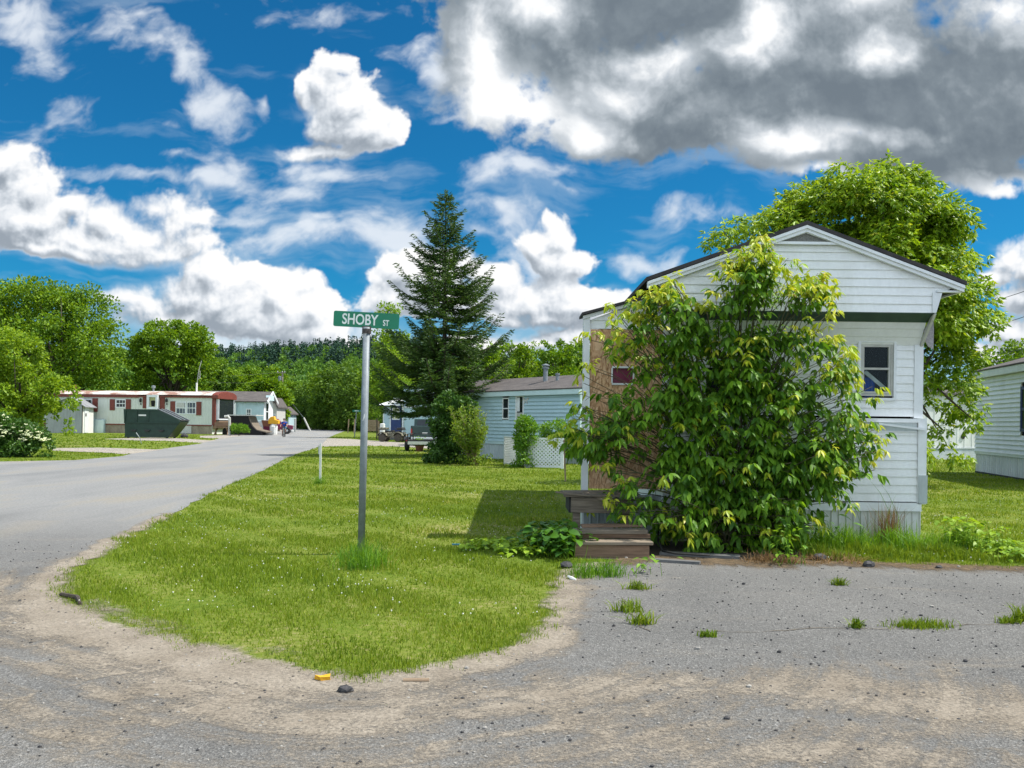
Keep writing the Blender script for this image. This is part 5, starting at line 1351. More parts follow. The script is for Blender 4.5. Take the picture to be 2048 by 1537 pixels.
def broadleaf(name, label, spots, n, h, L, mat, cat='weed patch', ratio=.8):
    Pt, ax = [], []; mb = MB(); cx = sum(s[0] for s in spots)/len(spots); cy = sum(s[1] for s in spots)/len(spots)
    r = root(name, label, cat, (cx, cy, 0))
    for k in range(n):
        s = random.choice(spots); b_ = Vector((s[0]+random.gauss(0, .09), s[1]+random.gauss(0, .07), 0)); z = h*random.uniform(.2, 1)
        a = random.uniform(0, 6.283); d = Vector((math.cos(a), math.sin(a), 0)); t = b_+d*random.uniform(.02, .12)+Vector((0, 0, z))
        if k % 3 == 0: mb.tube([b_, t-Vector((0, 0, .015))], [.003, .002], 4)
        Pt.append(list(t)); ax.append(list((d+Vector((0, -.3, random.uniform(-.3, .35)))).normalized()))
    Pt = np.array(Pt); ax = unit(np.array(ax)); S = unit(np.cross(ax, np.array([[0, 0, 1.]]))+RNG.normal(size=Pt.shape)*.25); S = unit(S-ax*(S*ax).sum(1, keepdims=True))
    LL = L*RNG.uniform(.6, 1.3, len(Pt)); V, F = leaves8(Pt, ax, S, LL, LL*ratio)
    mb.build('stems', M['weed_blade'], r); mesh_np('foliage', V, F, M[mat], r)
    return r
broadleaf('broadleaf_weeds', 'broad leaved dark green weed patch left of the wooden steps', [gp(1060,1105), gp(1085,1100), gp(1110,1105), gp(1130,1110), (.62, 10.5), (.6, 10.9), (.5, 10.3), (.62, 11.2), gp(1120,1118), gp(1100,1112)], 380, .34, .13, 'broad_leaf')
broadleaf('groundcover', 'lime green ground cover at the lawn left of the dark weeds', [gp(1000,1095), gp(970,1100), gp(1020,1105), gp(1045,1112)], 300, .12, .09, 'lime_leaf')
broadleaf('broadleaf_weeds', 'lime green broad leaved weeds at the right corner of the white home', [(5.75, 11.3), (5.85, 11.0), (5.95, 11.6), (6.0, 10.8)], 200, .42, .11, 'lime_leaf', ratio=.6)
broadleaf('groundcover', 'lime green ground cover along the right asphalt edge', [(x, y) for x in np.linspace(5.9, 7.3, 9) for y in (10.3, 10.7, 11.1)], 650, .15, .09, 'lime_leaf')
broadleaf('seedling', 'leafy seedling at the asphalt edge right of the bush', [gp(1571,1130)], 60, .45, .07, 'fresh_shrub', 'weed', .5)
broadleaf('seedling', 'small leafy seedling on the asphalt right of the steps', [gp(1288,1148)], 26, .20, .08, 'weed_blade', 'weed', .4)
broadleaf('dock_weed', 'dark leafy weed standing before the skirting left of the dry weed', [gp(1660,1095), (3.95, 11.45)], 46, .42, .13, 'broad_leaf', 'weed', .4)
# ------------------------------------------------------------------ the blue home
def blue_home():
    A, B = G(945, 915), G(1160, 930)
    A = Vector((B.x-(B.x-A.x)*1.35, B.y-(B.y-A.y)*1.35, 0))
    A.z = B.z = 0; T = frame(A, B); Lx = (B-A).length; Dp = 4.2
    r = root('mobile_home', 'pale blue sided mobile home with a dark shingle roof and white lattice in front', 'mobile home', A)
    z_sk = .78; ze = 2.93; zr = 3.62
    wr = wrect(T, 1006, 796, 1019, 839); dr = wrect(T, 1032, 790, 1049, 866)
    mb = MB(T); lap(mb, lambda z: 0, lambda z: Lx, z_sk, ze-.16, 0, .155, .055, holes=[wr, dr]); mb.build('siding', M['blue_siding'], r)
    mb = MB(T); mb.box(-.12, Lx+.12, -.20, -.06, ze-.2, ze); mb.box(Lx-.09, Lx+.02, -.035, .03, z_sk, ze-.2); mb.box(0, Lx, -.03, .0, z_sk-.12, z_sk); mb.build('trim', M['blue_trim'], r)
    mb = MB(T); ribbed(mb, 0, Lx, 0, z_sk-.12, .02, .2, .02); mb.build('skirting', M['skirt_grey'], r)
    mb = MB(T); mb.box(Lx-.05, Lx-.002, .03, Dp, .0, ze); mb.box(0, .05, .03, Dp, 0, ze); mb.box(.05, Lx-.05, Dp-.05, Dp, 0, ze); mb.prism([(0.02, ze), (Dp, ze), (Dp/2, zr-.03)], Lx-.05, Lx-.005, 'X'); mb.prism([(0.02, ze), (Dp, ze), (Dp/2, zr-.03)], 0, .05, 'X'); mb.build('wall', M['blue_siding'], r)
    mb = MB(T)
    for (y0, y1) in ((-.22, Dp/2), (Dp+.22, Dp/2)): mb.prism([(y0, ze+.0), (y1, zr), (y1, zr+.05), (y0, ze+.05)], -.15, Lx+.15, 'X')
    roof = mb.build('roof', M['grey_shingle'], r)
    x, z = wl(T, 1091, 752, 1.2); mb = MB(T); mb.lathe((x, 1.2, 0), [(.10, 3.2), (.10, 3.92), (.15, 3.93), (.15, 3.97), (.11, 3.98), (.11, 4.04), (.17, 4.05), (.17, 4.09), (.03, 4.14)], 14); mb.build('flue', M['galv'], roof, smooth=False)
    x, z = wl(T, 1115, 752, 1.2); mb = MB(T); mb.lathe((x, 1.2, 0), [(.075, 3.2), (.075, 3.62), (.10, 3.63), (.10, 3.70), (.02, 3.71)], 12); mb.build('vent_pipe', M['galv'], roof)
    window(T, *wr, r, M['white_trim'], M['glass'], .055, True)
    f = window(T, *dr, r, M['white_trim'], M['glass'], .09, False, name='door')
    x0, x1, z0, z1 = dr
    MB(T).box(x0+.08, x1-.08, -.035, -.02, z0, z0+.85).build('door_panel', M['grey_alu'], f)
    mb = MB(T); N = 8
    for i in range(N):
        xx = x0+.1+(x1-x0-.2)*.5*i/(N-1); mb.v += [T @ Vector((xx, -.024-.008*(i % 2), z0+.9)), T @ Vector((xx, -.024-.008*(i % 2), z1-.12))]
    mb.f = [(2*i, 2*i+2, 2*i+3, 2*i+1) for i in range(N-1)]; mb.build('curtain', M['white_trim'], f)
    # a small white butterfly ornament on the wall
    bx, bz = wl(T, 1053, 801); mb = MB(T)
    for s in (-1, 1): mb.prism([(bx, bz), (bx+s*.17, bz+.16), (bx+s*.2, bz+.03), (bx+s*.10, bz-.03), (bx+s*.13, bz-.17), (bx, bz-.04)], -.05, -.035)
    o = mb.build('wall_ornament', M['dirty_trim']); tag(o, 'small white butterfly shaped ornament on the pale blue wall beside the door', 'ornament')
blue_home()

def lattice():
    r = root('lattice_screen', 'white diagonal lattice screen standing in front of the pale blue home', 'lattice', G(1050, 936))
    def panel(A, B, h, nm):
        T = frame(A, B); L = (B-A).length; mb = MB(T)
        mb.box(0, L, -.02, .02, h-.05, h).box(0, L, -.02, .02, .03, .08).box(0, .07, -.025, .025, 0, h).box(L-.09, L, -.025, .025, 0, h)
        mb.build('frame', M['white_trim'], r)
        mb = MB(T); st = .135; k = -h
        while k < L:
            for s in (0, 1):
                x0, z0, x1, z1 = k, .05, k+h, h-.02
                if x0 < .03: z0 += (.03-x0); x0 = .03
                if x1 > L-.03: z1 -= (x1-(L-.03)); x1 = L-.03
                if x1-x0 > .05:
                    a, b = (x0, z0), (x1, z1)
                    if s: a, b = (L-x0, z0), (L-x1, z1)
                    mb.beam((a[0], -.008+.016*s, a[1]), (b[0], -.008+.016*s, b[1]), .014, .042, (0, 0, 1))
            k += st
        mb.build(nm, M['white_trim'], r)
    A, B = G(1056, 936), G(1127, 938)
    panel(A, B, 1.07, 'lattice_panel')
    C = Vector((-.28, A.y+2.4, 0))
    panel(C, A-Vector((.03, .0, 0)), 1.07, 'lattice_panel')
lattice()

# ------------------------------------------------------------------ white homes at the right
def right_home():
    A = Vector((16.75, 31.6, 0)); B = Vector((14.9, 22.6, 0)); T = frame(A, B); L = (B-A).length
    # wall seen from the left: x runs from the far corner towards the viewer
    r = root('mobile_home', 'white lap sided mobile home with a shingle roof at the right edge of the lawn', 'mobile home', A)
    ze, zr, zs, Dp = 3.58, 4.25, .78, 4.2
    wx = wl(T, 2043, 815)[0]
    mb = MB(T); lap(mb, lambda z: 0, lambda z: L, zs, ze-.2, 0, .15, .05, holes=[(wx, wx+1.05, 1.5, 2.9)]); mb.build('siding', M['white_vinyl'], r)
    mb = MB(T); mb.box(-.2, L+.2, -.18, -.04, ze-.22, ze); mb.box(0, L, -.035, 0, zs-.09, zs); mb.build('trim', M['white_trim'], r)
    mb = MB(T); ribbed(mb, 0, L, .06, zs-.09, .01, .2, .02); mb.build('skirting', M['skirt_white'], r)
    MB(T).box(-.01, L, -.01, .1, -.02, .055).build('footing', M['stone'], r)
    mb = MB(T)
    mb.box(.0, .05, .02, Dp, 0, ze); mb.box(L-.05, L, .02, Dp, 0, ze); mb.box(.05, L-.05, Dp-.05, Dp, 0, ze); mb.prism([(.0, ze), (Dp, ze), (Dp/2, zr-.03)], 0, .05, 'X'); mb.prism([(.0, ze), (Dp, ze), (Dp/2, zr-.03)], L-.05, L, 'X'); mb.build('wall', M['white_vinyl'], r)
    mb = MB(T)
    for (y0, y1) in ((-.2, Dp/2), (Dp+.2, Dp/2)): mb.prism([(y0, ze+.005), (y1, zr), (y1, zr+.05), (y0, ze+.055)], -.22, L+.22, 'X')
    mb.build('roof', M['grey_shingle'], r)
    window(T, wx, wx+1.05, 1.5, 2.9, r, M['blue_door'], M['glass'], .10)
right_home()
def behind_home():
    A, B = gb(1840, 44), gb(1990, 46); T = frame(A, B); L = (B-A).length
    r = root('utility_building', 'white panelled building half hidden between the boxelder tree and the right home', 'building', A)
    mb = MB(T); ribbed(mb, 0, L, .55, 3.3, 0, .5, .02); mb.build('wall', M['skirt_white'], r)
    mb = MB(T); lap(mb, lambda z: 0, lambda z: L, .0, .55, -.02, .1, .015); mb.box(-.05, L+.05, -.06, -.022, .55, .6); mb.build('lower_siding', M['skirt_grey'], r)
    MB(T).box(0, L, .03, 4, 0, 3.3).build('side_wall', M['skirt_white'], r)
    MB(T).prism([(-.2, 3.3), (4.2, 3.3), (4.2, 3.4), (2, 3.9), (-.2, 3.4)], -.2, L+.2, 'X').build('roof', M['grey_shingle'], r)
    x, z = wl(T, 1925, 873); MB(T).lathe((x, -.03, z), [(.14, -.02), (.14, .0), (.09, .0), (.09, .02)], 16, 'Y').build('vent_hole', M['black_void'], r)
    b = G(1919, 916); tag(MB().box(b.x-.06, b.x+.06, b.y-.05, b.y+.05, -.02, 1.25).build('wooden_post', M['bark']), 'dark wooden post standing in the grass before the white panelled building', 'post')
behind_home()

def wires():
    for i, (p0, p1) in enumerate([((1850, 622, 70), (2150, 545, 40)), ((1840, 672, 70), (2150, 598, 40)), ((1880, 710, 75), (2150, 672, 45)), ((1880, 722, 75), (2150, 692, 45))]):
        a, b = P(*p0), P(*p1); mb = MB()
        mb.tube([a.lerp(b, t/8)+Vector((0, 0, -.5*math.sin(t/8*3.14))) for t in range(-8, 13)], .018, 5)
        tag(mb.build('power_line', M['wire']), ['highest power line at the right edge of the sky','second power line from the top at the right edge','third power line from the top at the right edge','lowest power line at the right edge above the right home'][i], 'cable', 'power lines at the right')
wires()

# ------------------------------------------------------------------ house with the blue door, quad bike, pickup, trailer
def blue_door_house():
    D = 76
    A, B = gb(768, D+2), gb(905, D-1); T = frame(A, B); L = (B-A).length
    r = root('small_house', 'light blue house with a dark blue half glazed door behind the quad bike', 'house', A)
    x1, _ = wl(T, 812, 840); xd0, _ = wl(T, 782, 830); xd1, _ = wl(T, 802, 830)
    _, zt = wl(T, 790, 806); _, ztl = wl(T, 775, 815)
    z_e = wl(T, 812, 797)[1]; z_b = wl(T, 830, 815)[1]
    mb = MB(T); lap(mb, lambda z: 0, lambda z: xd0-.05, 0, ztl, .0, .14, .02); lap(mb, lambda z: x1, lambda z: L, 0, z_b, -.3, .14, .02); mb.build('siding', M['blue_siding'], r)
    mb = MB(T); lap(mb, lambda z: x1, lambda z: L if z < z_e-.1 else L-(z-z_e+.1)*2.5, z_b+.05, z_e+1.0, -.42, .14, .02); mb.build('gable_siding', M['blue_siding'], r)
    mb = MB(T); mb.box(x1-.12, x1, -.44, .3, 0, z_e-.1); mb.box(-.1, 0, -.03, .1, 0, ztl); mb.box(x1, L, -.45, -.31, z_b-.05, z_b+.05); mb.box(xd0-.12, xd0, -.02, .06, 0, ztl); mb.beam((x1-.6, -.5, z_e-.05), (x1+3.4, -.5, z_e+1.25), .1, .16); mb.box(x1-1.0, x1+.05, -.5, .8, z_e-.05, z_e+.05)
    mb.build('trim', M['white_trim'], r)
    mb = MB(T); mb.prism([(-.9, ztl+.1), (2.5, ztl+.8), (2.5, ztl+.9), (-.9, ztl+.2)], -.1, x1-.13, 'X'); mb.build('porch_roof', M['skirt_white'], r)
    mb = MB(T); mb.prism([(-.55, z_e-.1), (4, z_e+1.2), (8, z_e), (4, z_e+1.35), (-.6, z_e+.0)], x1-.2, L+.3, 'X'); mb.build('roof', M['grey_shingle'], r)
    mb = MB(T); mb.box(0, L, .25, 7, 0, ztl-.02); mb.build('wall', M['blue_siding'], r)
    d = MB(T).box(xd0, xd1, .0, .06, .05, zt-.05).build('door', M['blue_door'], r)
    a, b, c, e = xd0+.14, xd1-.14, wl(T, 790, 840)[1], wl(T, 790, 816)[1]
    mb = MB(T); mb.box(a, b, -.03, -.004, e-.08, e).box(a, b, -.03, -.004, c, c+.08).box(a, a+.07, -.03, -.004, c+.08, e-.08).box(b-.07, b, -.03, -.004, c+.08, e-.08)
    for q in (1/3, 2/3): mb.box(a+(b-a)*q-.025, a+(b-a)*q+.025, -.028, -.005, c+.08, e-.08); mb.box(a+.07, b-.07, -.026, -.006, c+(e-c)*q-.025, c+(e-c)*q+.025)
    w = mb.build('window', M['white_trim'], d); MB(T).box(a+.02, b-.02, -.012, -.002, c+.02, e-.02).build('pane', M['curtain'], w)
    for s in range(3): MB(T).box(xd0-.1, xd1+.3, -.3-.3*s, -.02-.3*s, 0, .5-.16*s).build('step', M['grey_plank'], r)
blue_door_house()

def wheel(par, c, R, w, axis, tyre='rubber', rim='grey_alu', name='wheel'):
    mb = MB(); mb.lathe(c, [(R*.55, -w/2), (R*.85, -w/2), (R*.97, -w*.36), (R, -w*.15), (R, w*.15), (R*.97, w*.36), (R*.85, w/2), (R*.55, w/2)], 20, axis)
    o = mb.build(name, M[tyre], par, smooth=False)
    mb = MB(); mb.lathe(c, [(R*.15, -w*.52), (R*.3, -w*.45), (R*.5, -w*.51), (R*.56, -w*.46), (R*.56, w*.46), (R*.5, w*.51), (R*.3, w*.45), (R*.15, w*.52)], 14, axis)
    mb.build('rim', M[rim], o); return o
def quad_bike():
    b = gb(786, 69)
    r = root('quad_bike', 'muddy camouflage quad bike with racks parked beside the blue door house', 'quad bike', b, rad(-14))
    Tm = WM[r.name]
    def mk(): return MB(Tm)
    WM2 = {}
    for (x, y) in ((-.72, -.42), (.62, -.42), (-.72, .42), (.62, .42)):
        c = Tm @ Vector((x, y, .33))
        mb = MB(Tm); mb.lathe((x, y, .33), [(.16, -.13), (.27, -.13), (.32, -.09), (.33, -.04), (.33, .04), (.32, .09), (.27, .13), (.16, .13)], 18, 'Y'); o = mb.build('wheel', M['mud_rubber'], r)
        MB(Tm).lathe((x, y, .33), [(.05, -.125), (.16, -.115), (.16, .115), (.05, .125)], 12, 'Y').build('rim', M['dark_metal'], o)
    for x in (-.72, .62):
        for y in (-1, 1):
            mb = mk(); N = 7
            for i in range(N):
                th = rad(20+140*i/(N-1)); 
                for yy in (.24, .60): mb.v.append(Tm @ Vector((x+.44*math.cos(th), y*yy, .34+.44*math.sin(th))))
                for yy in (.24, .60): mb.v.append(Tm @ Vector((x+.40*math.cos(th), y*yy, .34+.40*math.sin(th))))
            mb.f = [f for i in range(N-1) for f in [(4*i, 4*i+1, 4*i+5, 4*i+4), (4*i+2, 4*i+6, 4*i+7, 4*i+3), (4*i+1, 4*i+3, 4*i+7, 4*i+5), (4*i, 4*i+4, 4*i+6, 4*i+2)]]
            mb.build('fender', M['camo'], r)
    mk().prism([(-.55, .35), (.5, .33), (.78, .5), (.86, .72), (.55, .86), (.2, .80), (-.4, .74), (-.9, .78), (-.9, .62)], -.23, .23).build('body', M['camo'], r, bevel=.03)
    mk().prism([(-.62, .75), (.08, .78), (.16, .90), (.0, .93), (-.3, .86), (-.62, .92)], -.17, .17).build('seat', M['black_plastic'], r, bevel=.03)
    for x0, x1 in ((-1.08, -.42), (.38, .98)):
        mb = mk()
        for y in (-.4, -.2, 0, .2, .4): mb.tube([(x0, y, .95), (x1, y, .95)], .014, 5)
        for x in (x0, (x0+x1)/2, x1): mb.tube([(x, -.4, .955), (x, .4, .955)], .014, 5)
        mb.tube([(x0, -.4, .95), (x0, -.4, 1.03), (x0, .4, 1.03), (x0, .4, .95)], .014, 5)
        mb.build('rack', M['black_plastic'], r)
    mk().prism([(-1.06, .97), (-.5, .97), (-.46, 1.12), (-1.1, 1.14)], -.38, .38).build('rear_box', M['camo'], r, bevel=.03)
    mk().tube([(.22, -.42, 1.12), (.26, -.25, 1.10), (.36, -.1, 1.02), (.36, .1, 1.02), (.26, .25, 1.10), (.22, .42, 1.12)], .018, 6).build('handlebar', M['black_plastic'], r)
    mk().prism([(.42, .97), (.95, .97), (.88, 1.16), (.5, 1.12)], -.36, .36).build('front_bag', M['black_plastic'], r, bevel=.03)
    for y in (-.16, .16): mk().lathe((.84, y, .66), [(.07, -.02), (.07, .04), (.03, .06)], 10, 'X').build('headlight', M['chrome'], r)
    mk().tube([(.8, -.25, .4), (.98, -.25, .5), (.98, -.25, .8), (.98, .25, .8), (.98, .25, .5), (.8, .25, .4)], .02, 6).build('bumper', M['black_plastic'], r)
quad_bike()

def pickup():
    b = gb(850, 58)
    r = root('pickup_truck', 'dark green pickup truck seen from its tailgate behind the trailer', 'pickup', b)
    x, y = b.x, b.y; w = .95
    def mk(): return MB(Matrix.Translation(b))
    mk().box(-w, w, .06, 2.0, .58, 1.34).build('cargo_box', M['pickup_green'], r, bevel=.03)
    mk().box(-w+.12, w-.12, -.0, .055, .66, 1.31).build('tailgate', M['pickup_green'], r, bevel=.015)
    mk().prism([(2.05, .55), (5.2, .55), (5.3, .95), (3.9, 1.12), (3.6, 1.18), (3.2, 1.78), (2.2, 1.80), (2.05, 1.3)], -w, w, 'X').build('cab', M['pickup_green'], r, bevel=.04)
    mk().quad((-w+.2, 2.06, 1.36), (w-.2, 2.06, 1.36), (w-.25, 2.15, 1.72), (-w+.25, 2.15, 1.72)).build('rear_window', M['glass'], r)
    mk().box(-w-.02, w+.02, -.16, .04, .44, .60).build('bumper', M['chrome'], r, bevel=.03)
    for s in (-1, 1): mk().box(s*(w-.055)-.055, s*(w-.055)+.055, -.005, .06, .74, 1.14).build('tail_lamp', M['tail_red'], r)
    mk().box(-.17, .17, -.02, -.002, .78, .9).build('number_plate', M['white_plastic'], r)
    for sx in (-1, 1):
        for yy in (.95, 4.4): wheel(r, b+Vector((sx*.8, yy, .37)), .37, .24, 'X')
pickup()

def trailer():
    b = gb(850, 48)
    r = root('utility_trailer', 'low black utility trailer with mesh floor parked behind the pickup', 'trailer', b, rad(0))
    T0 = Matrix.Translation(b)
    def mk(): return MB(T0)
    mb = mk()
    for y in (-1.2, 1.4): mb.box(-.8, .8, y-.04, y+.04, .52, .62)
    for x in (-.8, .8): mb.box(x-.04, x+.04, -1.2, 1.4, .52, .62)
    for x in (-.8, .8):
        for y in (-1.2, .1, 1.4): mb.box(x-.03, x+.03, y-.03, y+.03, .62, .92)
        mb.box(x-.025, x+.025, -1.2, 1.4, .9, .95)
    mb.box(-.8, .8, 1.36, 1.42, .9, .95)
    mb.build('frame', M['black_plastic'], r)
    mk().box(-.78, .78, -1.18, 1.38, .54, .57).build('floor', M['grey_alu'], r)
    mk().box(-.78, .78, -1.30, -1.25, .38, .54).build('rear_board', M['white_plastic'], r)
    for s in (-1, 1):
        wheel(r, b+Vector((s*.98, .1, .34)), .34, .22, 'X')
        mb = mk(); mb.prism([(-.42, .62), (-.3, .76), (.5, .76), (.62, .62), (.58, .62), (.48, .72), (-.28, .72), (-.38, .62)], s*.98-.13, s*.98+.13, 'X'); mb.build('fender', M['black_plastic'], r)
        mk().box(s*.86-.04, s*.86+.04, -1.25, -1.22, .54, .62).build('tail_lamp', M['tail_red'], r)
    mk().tube([(-.5, 1.4, .55), (0, 2.6, .5), (.5, 1.4, .55)], .035, 6).build('tow_bar', M['black_plastic'], r)
trailer()

def flower_pot(name, label, px, py, R, mat, plant, seed):
    random.seed(seed); b = G(px, py)
    r = root('flower_pot', label, 'flower pot', b)
    MB().lathe(b, [(R*.7, 0), (R, R*1.1), (R*1.08, R*1.12), (R*1.08, R*1.3), (R*.95, R*1.3), (R*.9, R*1.05)], 14).build('pot', M[mat], r)
    Pt = np.array([[b.x+random.gauss(0, R*.6), b.y+random.gauss(0, R*.6), b.z+R*1.2+abs(random.gauss(0, R*.8))] for _ in range(260)])
    ax = rdir(260); ax[:, 2] = np.abs(ax[:, 2]); S = rdir(260); S = unit(S-ax*(S*ax).sum(1, keepdims=True))
    V, F = leaves4(Pt, ax, S, np.full(260, R*.45), np.full(260, R*.2)); mesh_np('plant', V, F, M[plant], r)
flower_pot('flower_pot', 'dark red brown planter with flowers on the lawn beside the trailer wheel', 839, 903, .24, 'terracotta', 'fresh_shrub', 3)
flower_pot('flower_pot', 'brown barrel shaped planter beside the garden plants of the grey roofed home', 501, 869, .5, 'terracotta', 'dry_blade', 4)

def misc_right():
    b = gb(765, 72); T = Matrix.Translation(b)
    tag(MB(T).lathe((0, 0, .0), [(.28, 0), (.28, .05), (.24, .06), (.21, 1.4), (.14, 1.44)], 14).build('white_barrel', M['white_plastic']), 'tall white tapered tub standing behind the rear of the quad bike', 'tub')
    b = gb(754, 80); tag(MB().tube([b, b+Vector((0, 0, 1.9))], .06, 7).build('fence_post', M['bark']), 'dark wooden post left of the blue door house', 'post')
    bb = gb(746, 96)
    r = root('notice_board', 'brown wooden board on two posts beyond the far street sign', 'board', bb)
    for s in (-1, 1): MB().box(bb.x+s*.62-.06, bb.x+s*.62+.06, bb.y-.05, bb.y+.05, 0, 2.0).build('post', M['wood_tan'], r)
    mb = MB()
    for i in range(5): mb.box(bb.x-.58, bb.x+.58, bb.y-.09, bb.y-.055, .55+.25*i, .785+.25*i)
    mb.build('board', M['wood_tan'], r)
    # far street sign
    b = G(709, 875.5); t = P(713, 823.5, b.y)
    r = root('street_sign', 'distant green street sign on a thin pole behind the near sign pole', 'street sign', b)
    MB().tube([b, t], .05, 8).build('pole', M['galv'], r)
    a, c = P(705.5, 820, b.y), P(726, 824.5, b.y)
    bl = MB().box(a.x, c.x+.1, b.y-.08, b.y-.06, c.z, a.z).build('sign_blade', M['sign_green'], r)
    mb = MB(); w = c.x-a.x
    for (u0, u1) in ((.20, .28), (.30, .38), (.40, .48), (.50, .58), (.72, .78), (.80, .86)):
        mb.box(a.x+w*u0, a.x+w*u1, b.y-.085, b.y-.081, c.z+(.07 if u0 < .7 else .08), a.z-(.06 if u0 < .7 else .10))
    mb.build('lettering', M['sign_white'], bl)
    for i, (px, D) in enumerate([(696, 120), (708, 120)]):
        q = gb(px, D); tag(MB().tube([q, q+Vector((.1, 0, 1.9))], .07, 6).build('fence_post', M['wood_tan']), ['leaning fence post before the dark woods left of the far street sign', 'fence post before the dark woods just behind the far street sign'][i], 'post', 'fence posts before the woods')
misc_right()

# ------------------------------------------------------------------ left: the red trimmed home, shed, dumpster
def red_home():
    B = gb(424, 95); A = gb(40, 97); T = frame(A, B); L = (B-A).length; Dp = 4.6
    r = root('mobile_home', 'cream mobile home with brown red shutters and a rusty white roof edge behind the dumpster', 'mobile home', A)
    zt = wl(T, 300, 795)[1]; z0 = wl(T, 400, 851)[1]; zr = wl(T, 300, 788.5)[1]
    mb = MB(T); ribbed(mb, 0, L, z0, zt, 0, .36, .02); mb.build('wall', M['cream_wall'], r)
    mb = MB(T); mb.box(0, L-.02, .03, Dp, z0, zt); mb.build('inner_wall', M['cream_wall'], r)
    xm = wl(T, 278, 790)[0]
    mb = MB(T); mb.box(-.2, xm, -.14, -.02, zt-.05, zt+.26).box(xm, L+.05, -.14, -.02, zt-.0, zt+.16); mb.box(0, L, -.05, -.0, z0-.07, z0+.05); mb.build('fascia', M['brown_red'], r)
    mb = MB(T); poly = [(-.22, zt+.27)]+[(Dp/2-(Dp/2+.22)*math.cos(rad(a)), zt+.27+.48*math.sin(rad(a))) for a in (20, 50, 90, 130, 160)]+[(Dp+.22, zt+.27)]
    mb.prism(poly, -.3, L+.05, 'X'); rf = mb.build('roof', M['rust_roof'], r)
    mb = MB(T); poly2 = [(p[0], p[1]-.25) for p in poly]; mb.prism([(p[0]*1.0, p[1]+(.02)) for p in poly]+[(Dp+.24, zt-.1), (-.24, zt-.1)], L+.06, L+.75, 'X'); mb.build('end_canopy', M['brown_red'], r, bevel=.05)
    mb = MB(T); ribbed(mb, 0, L, -.02, z0-.07, .02, .3, .02); mb.build('skirting', M['tan_skirt'], r)
    x0, x1, a, b = wrect(T, 345, 853, 383, 868); MB(T).box(x0, x1, -.04, -.012, .05, b+.1).build('skirting_panel', M['dirty_trim'], r)
    x0, x1, a, b = wrect(T, 185, 839, 211, 861); mb = MB(T); mb.prism([(-.42, .0), (-.03, .0), (-.03, b), (-.36, b*.96)], x0, x1, 'X'); tag(mb.build('tarpaulin', M['blue_trim']), 'pale blue tarpaulin leaning on the skirting beside the grey shed', 'tarpaulin')
    SH = M['brown_red']
    def shut(a, b, c, d): x0, x1, z0_, z1_ = wrect(T, a, b, c, d); MB(T).box(x0, x1, -.07, -.025, z0_, z1_).build('shutter', SH, r)
    for q in [(185,797,196,824),(220,799,230,821),(252,799,262,820),(286,792,296,817),(320,792,330,820),(341,803,351,829),(393,804,403,831)]: shut(*q)
    window(T, *wrect(T, 160, 799, 185, 822), r, M['white_trim'], M['glass'], .08)
    window(T, *wrect(T, 231, 799, 252, 816), r, M['white_trim'], M['glass'], .1)
    window(T, *wrect(T, 351, 804, 372, 829), r, M['white_trim'], M['glass'], .1)
    window(T, *wrect(T, 373.5, 804, 392.5, 829), r, M['white_trim'], M['glass'], .1)
    bay = wrect(T, 297, 790.5, 319, 819); x0, x1, a, b = bay
    mb = MB(T); mb.box(x0, x1, -.42, -.03, a, a+.25).box(x0, x1, -.42, -.03, b-.25, b).box(x0, x0+.25, -.42, -.03, a+.25, b-.25).box(x1-.25, x1, -.42, -.03, a+.25, b-.25)
    f = mb.build('bay_window', M['white_trim'], r)
    MB(T).box(x0+.25, x1-.25, -.2, -.16, a+.25, b-.25).build('pane', M['curtain'], f)
    mb = MB(T); xc = (x0+x1)/2
    mb.prism([(x0+.45, a+.3), (x1-.45, a+.3), (xc+.25, a+.9), (xc+.12, b-.6), (xc-.12, b-.6), (xc-.25, a+.9)], -.215, -.202); mb.build('curtain_opening', M['black_void'], f)
    x0, x1, z0_, z1_ = wrect(T, 353, 806, 370, 816); MB(T).box(x0+.05, x1-.05, -.03, -.019, z0_, z1_).build('blind', M['dirty_trim'], r)
    for px in (282, 334):
        x, z = wl(T, px, 801); mb = MB(T); mb.lathe((x, -.14, z-.15), [(.02, -.1), (.11, -.05), (.13, .15), (.16, .2), (.03, .34)], 8); mb.box(x-.04, x+.04, -.13, -.02, z+.1, z+.22); mb.build('wall_lantern', M['black_plastic'], r)
        x, z = wl(T, px, 808.5); MB(T).lathe((x, -.05, z), [(.10, -.01), (.10, .01), (.02, .03)], 8, 'Y').build('wall_plate', M['dark_metal'], r)
    for px, h in ((151, .9), (307, .9)):
        x, z = wl(T, px, 780, 1.5); mb = MB(T); mb.lathe((x, 1.5, 0), [(.10, zt+.3), (.10, zt+1.05), (.2, zt+1.06), (.22, zt+1.3), (.05, zt+1.36)], 10); mb.build('roof_vent', M['brown_red' if px < 200 else 'galv'], rf)
    # end bay with red posts and glass, little deck
    MB(T).box(L-.02, L+.35, -.02, .3, z0, zt+.1).build('end_post', SH, r); MB(T).box(L+.02, L+.35, Dp-.3, Dp, z0, zt+.1).build('end_post', SH, r)
    MB(T).box(L+.36, L+.62, .3, Dp-.4, z0+.75, zt-.1).build('end_window', M['glass'], r)
    mb = MB(T); mb.box(L+.34, L+.66, .22, .3, z0+.6, zt).box(L+.34, L+.66, Dp-.4, Dp-.32, z0+.6, zt).box(L+.34, L+.68, .2, Dp-.3, z0+.6, z0+.74); mb.build('end_window_frame', M['white_trim'], r)
    mb = MB(T); mb.prism([(L+.02, z0-.35), (L+.3, z0-.35), (L+.75, z0+.35), (L+.75, z0+.5), (L+.02, z0+.5)], .1, Dp-.2); mb.build('bay_base', M['wood_red'], r)
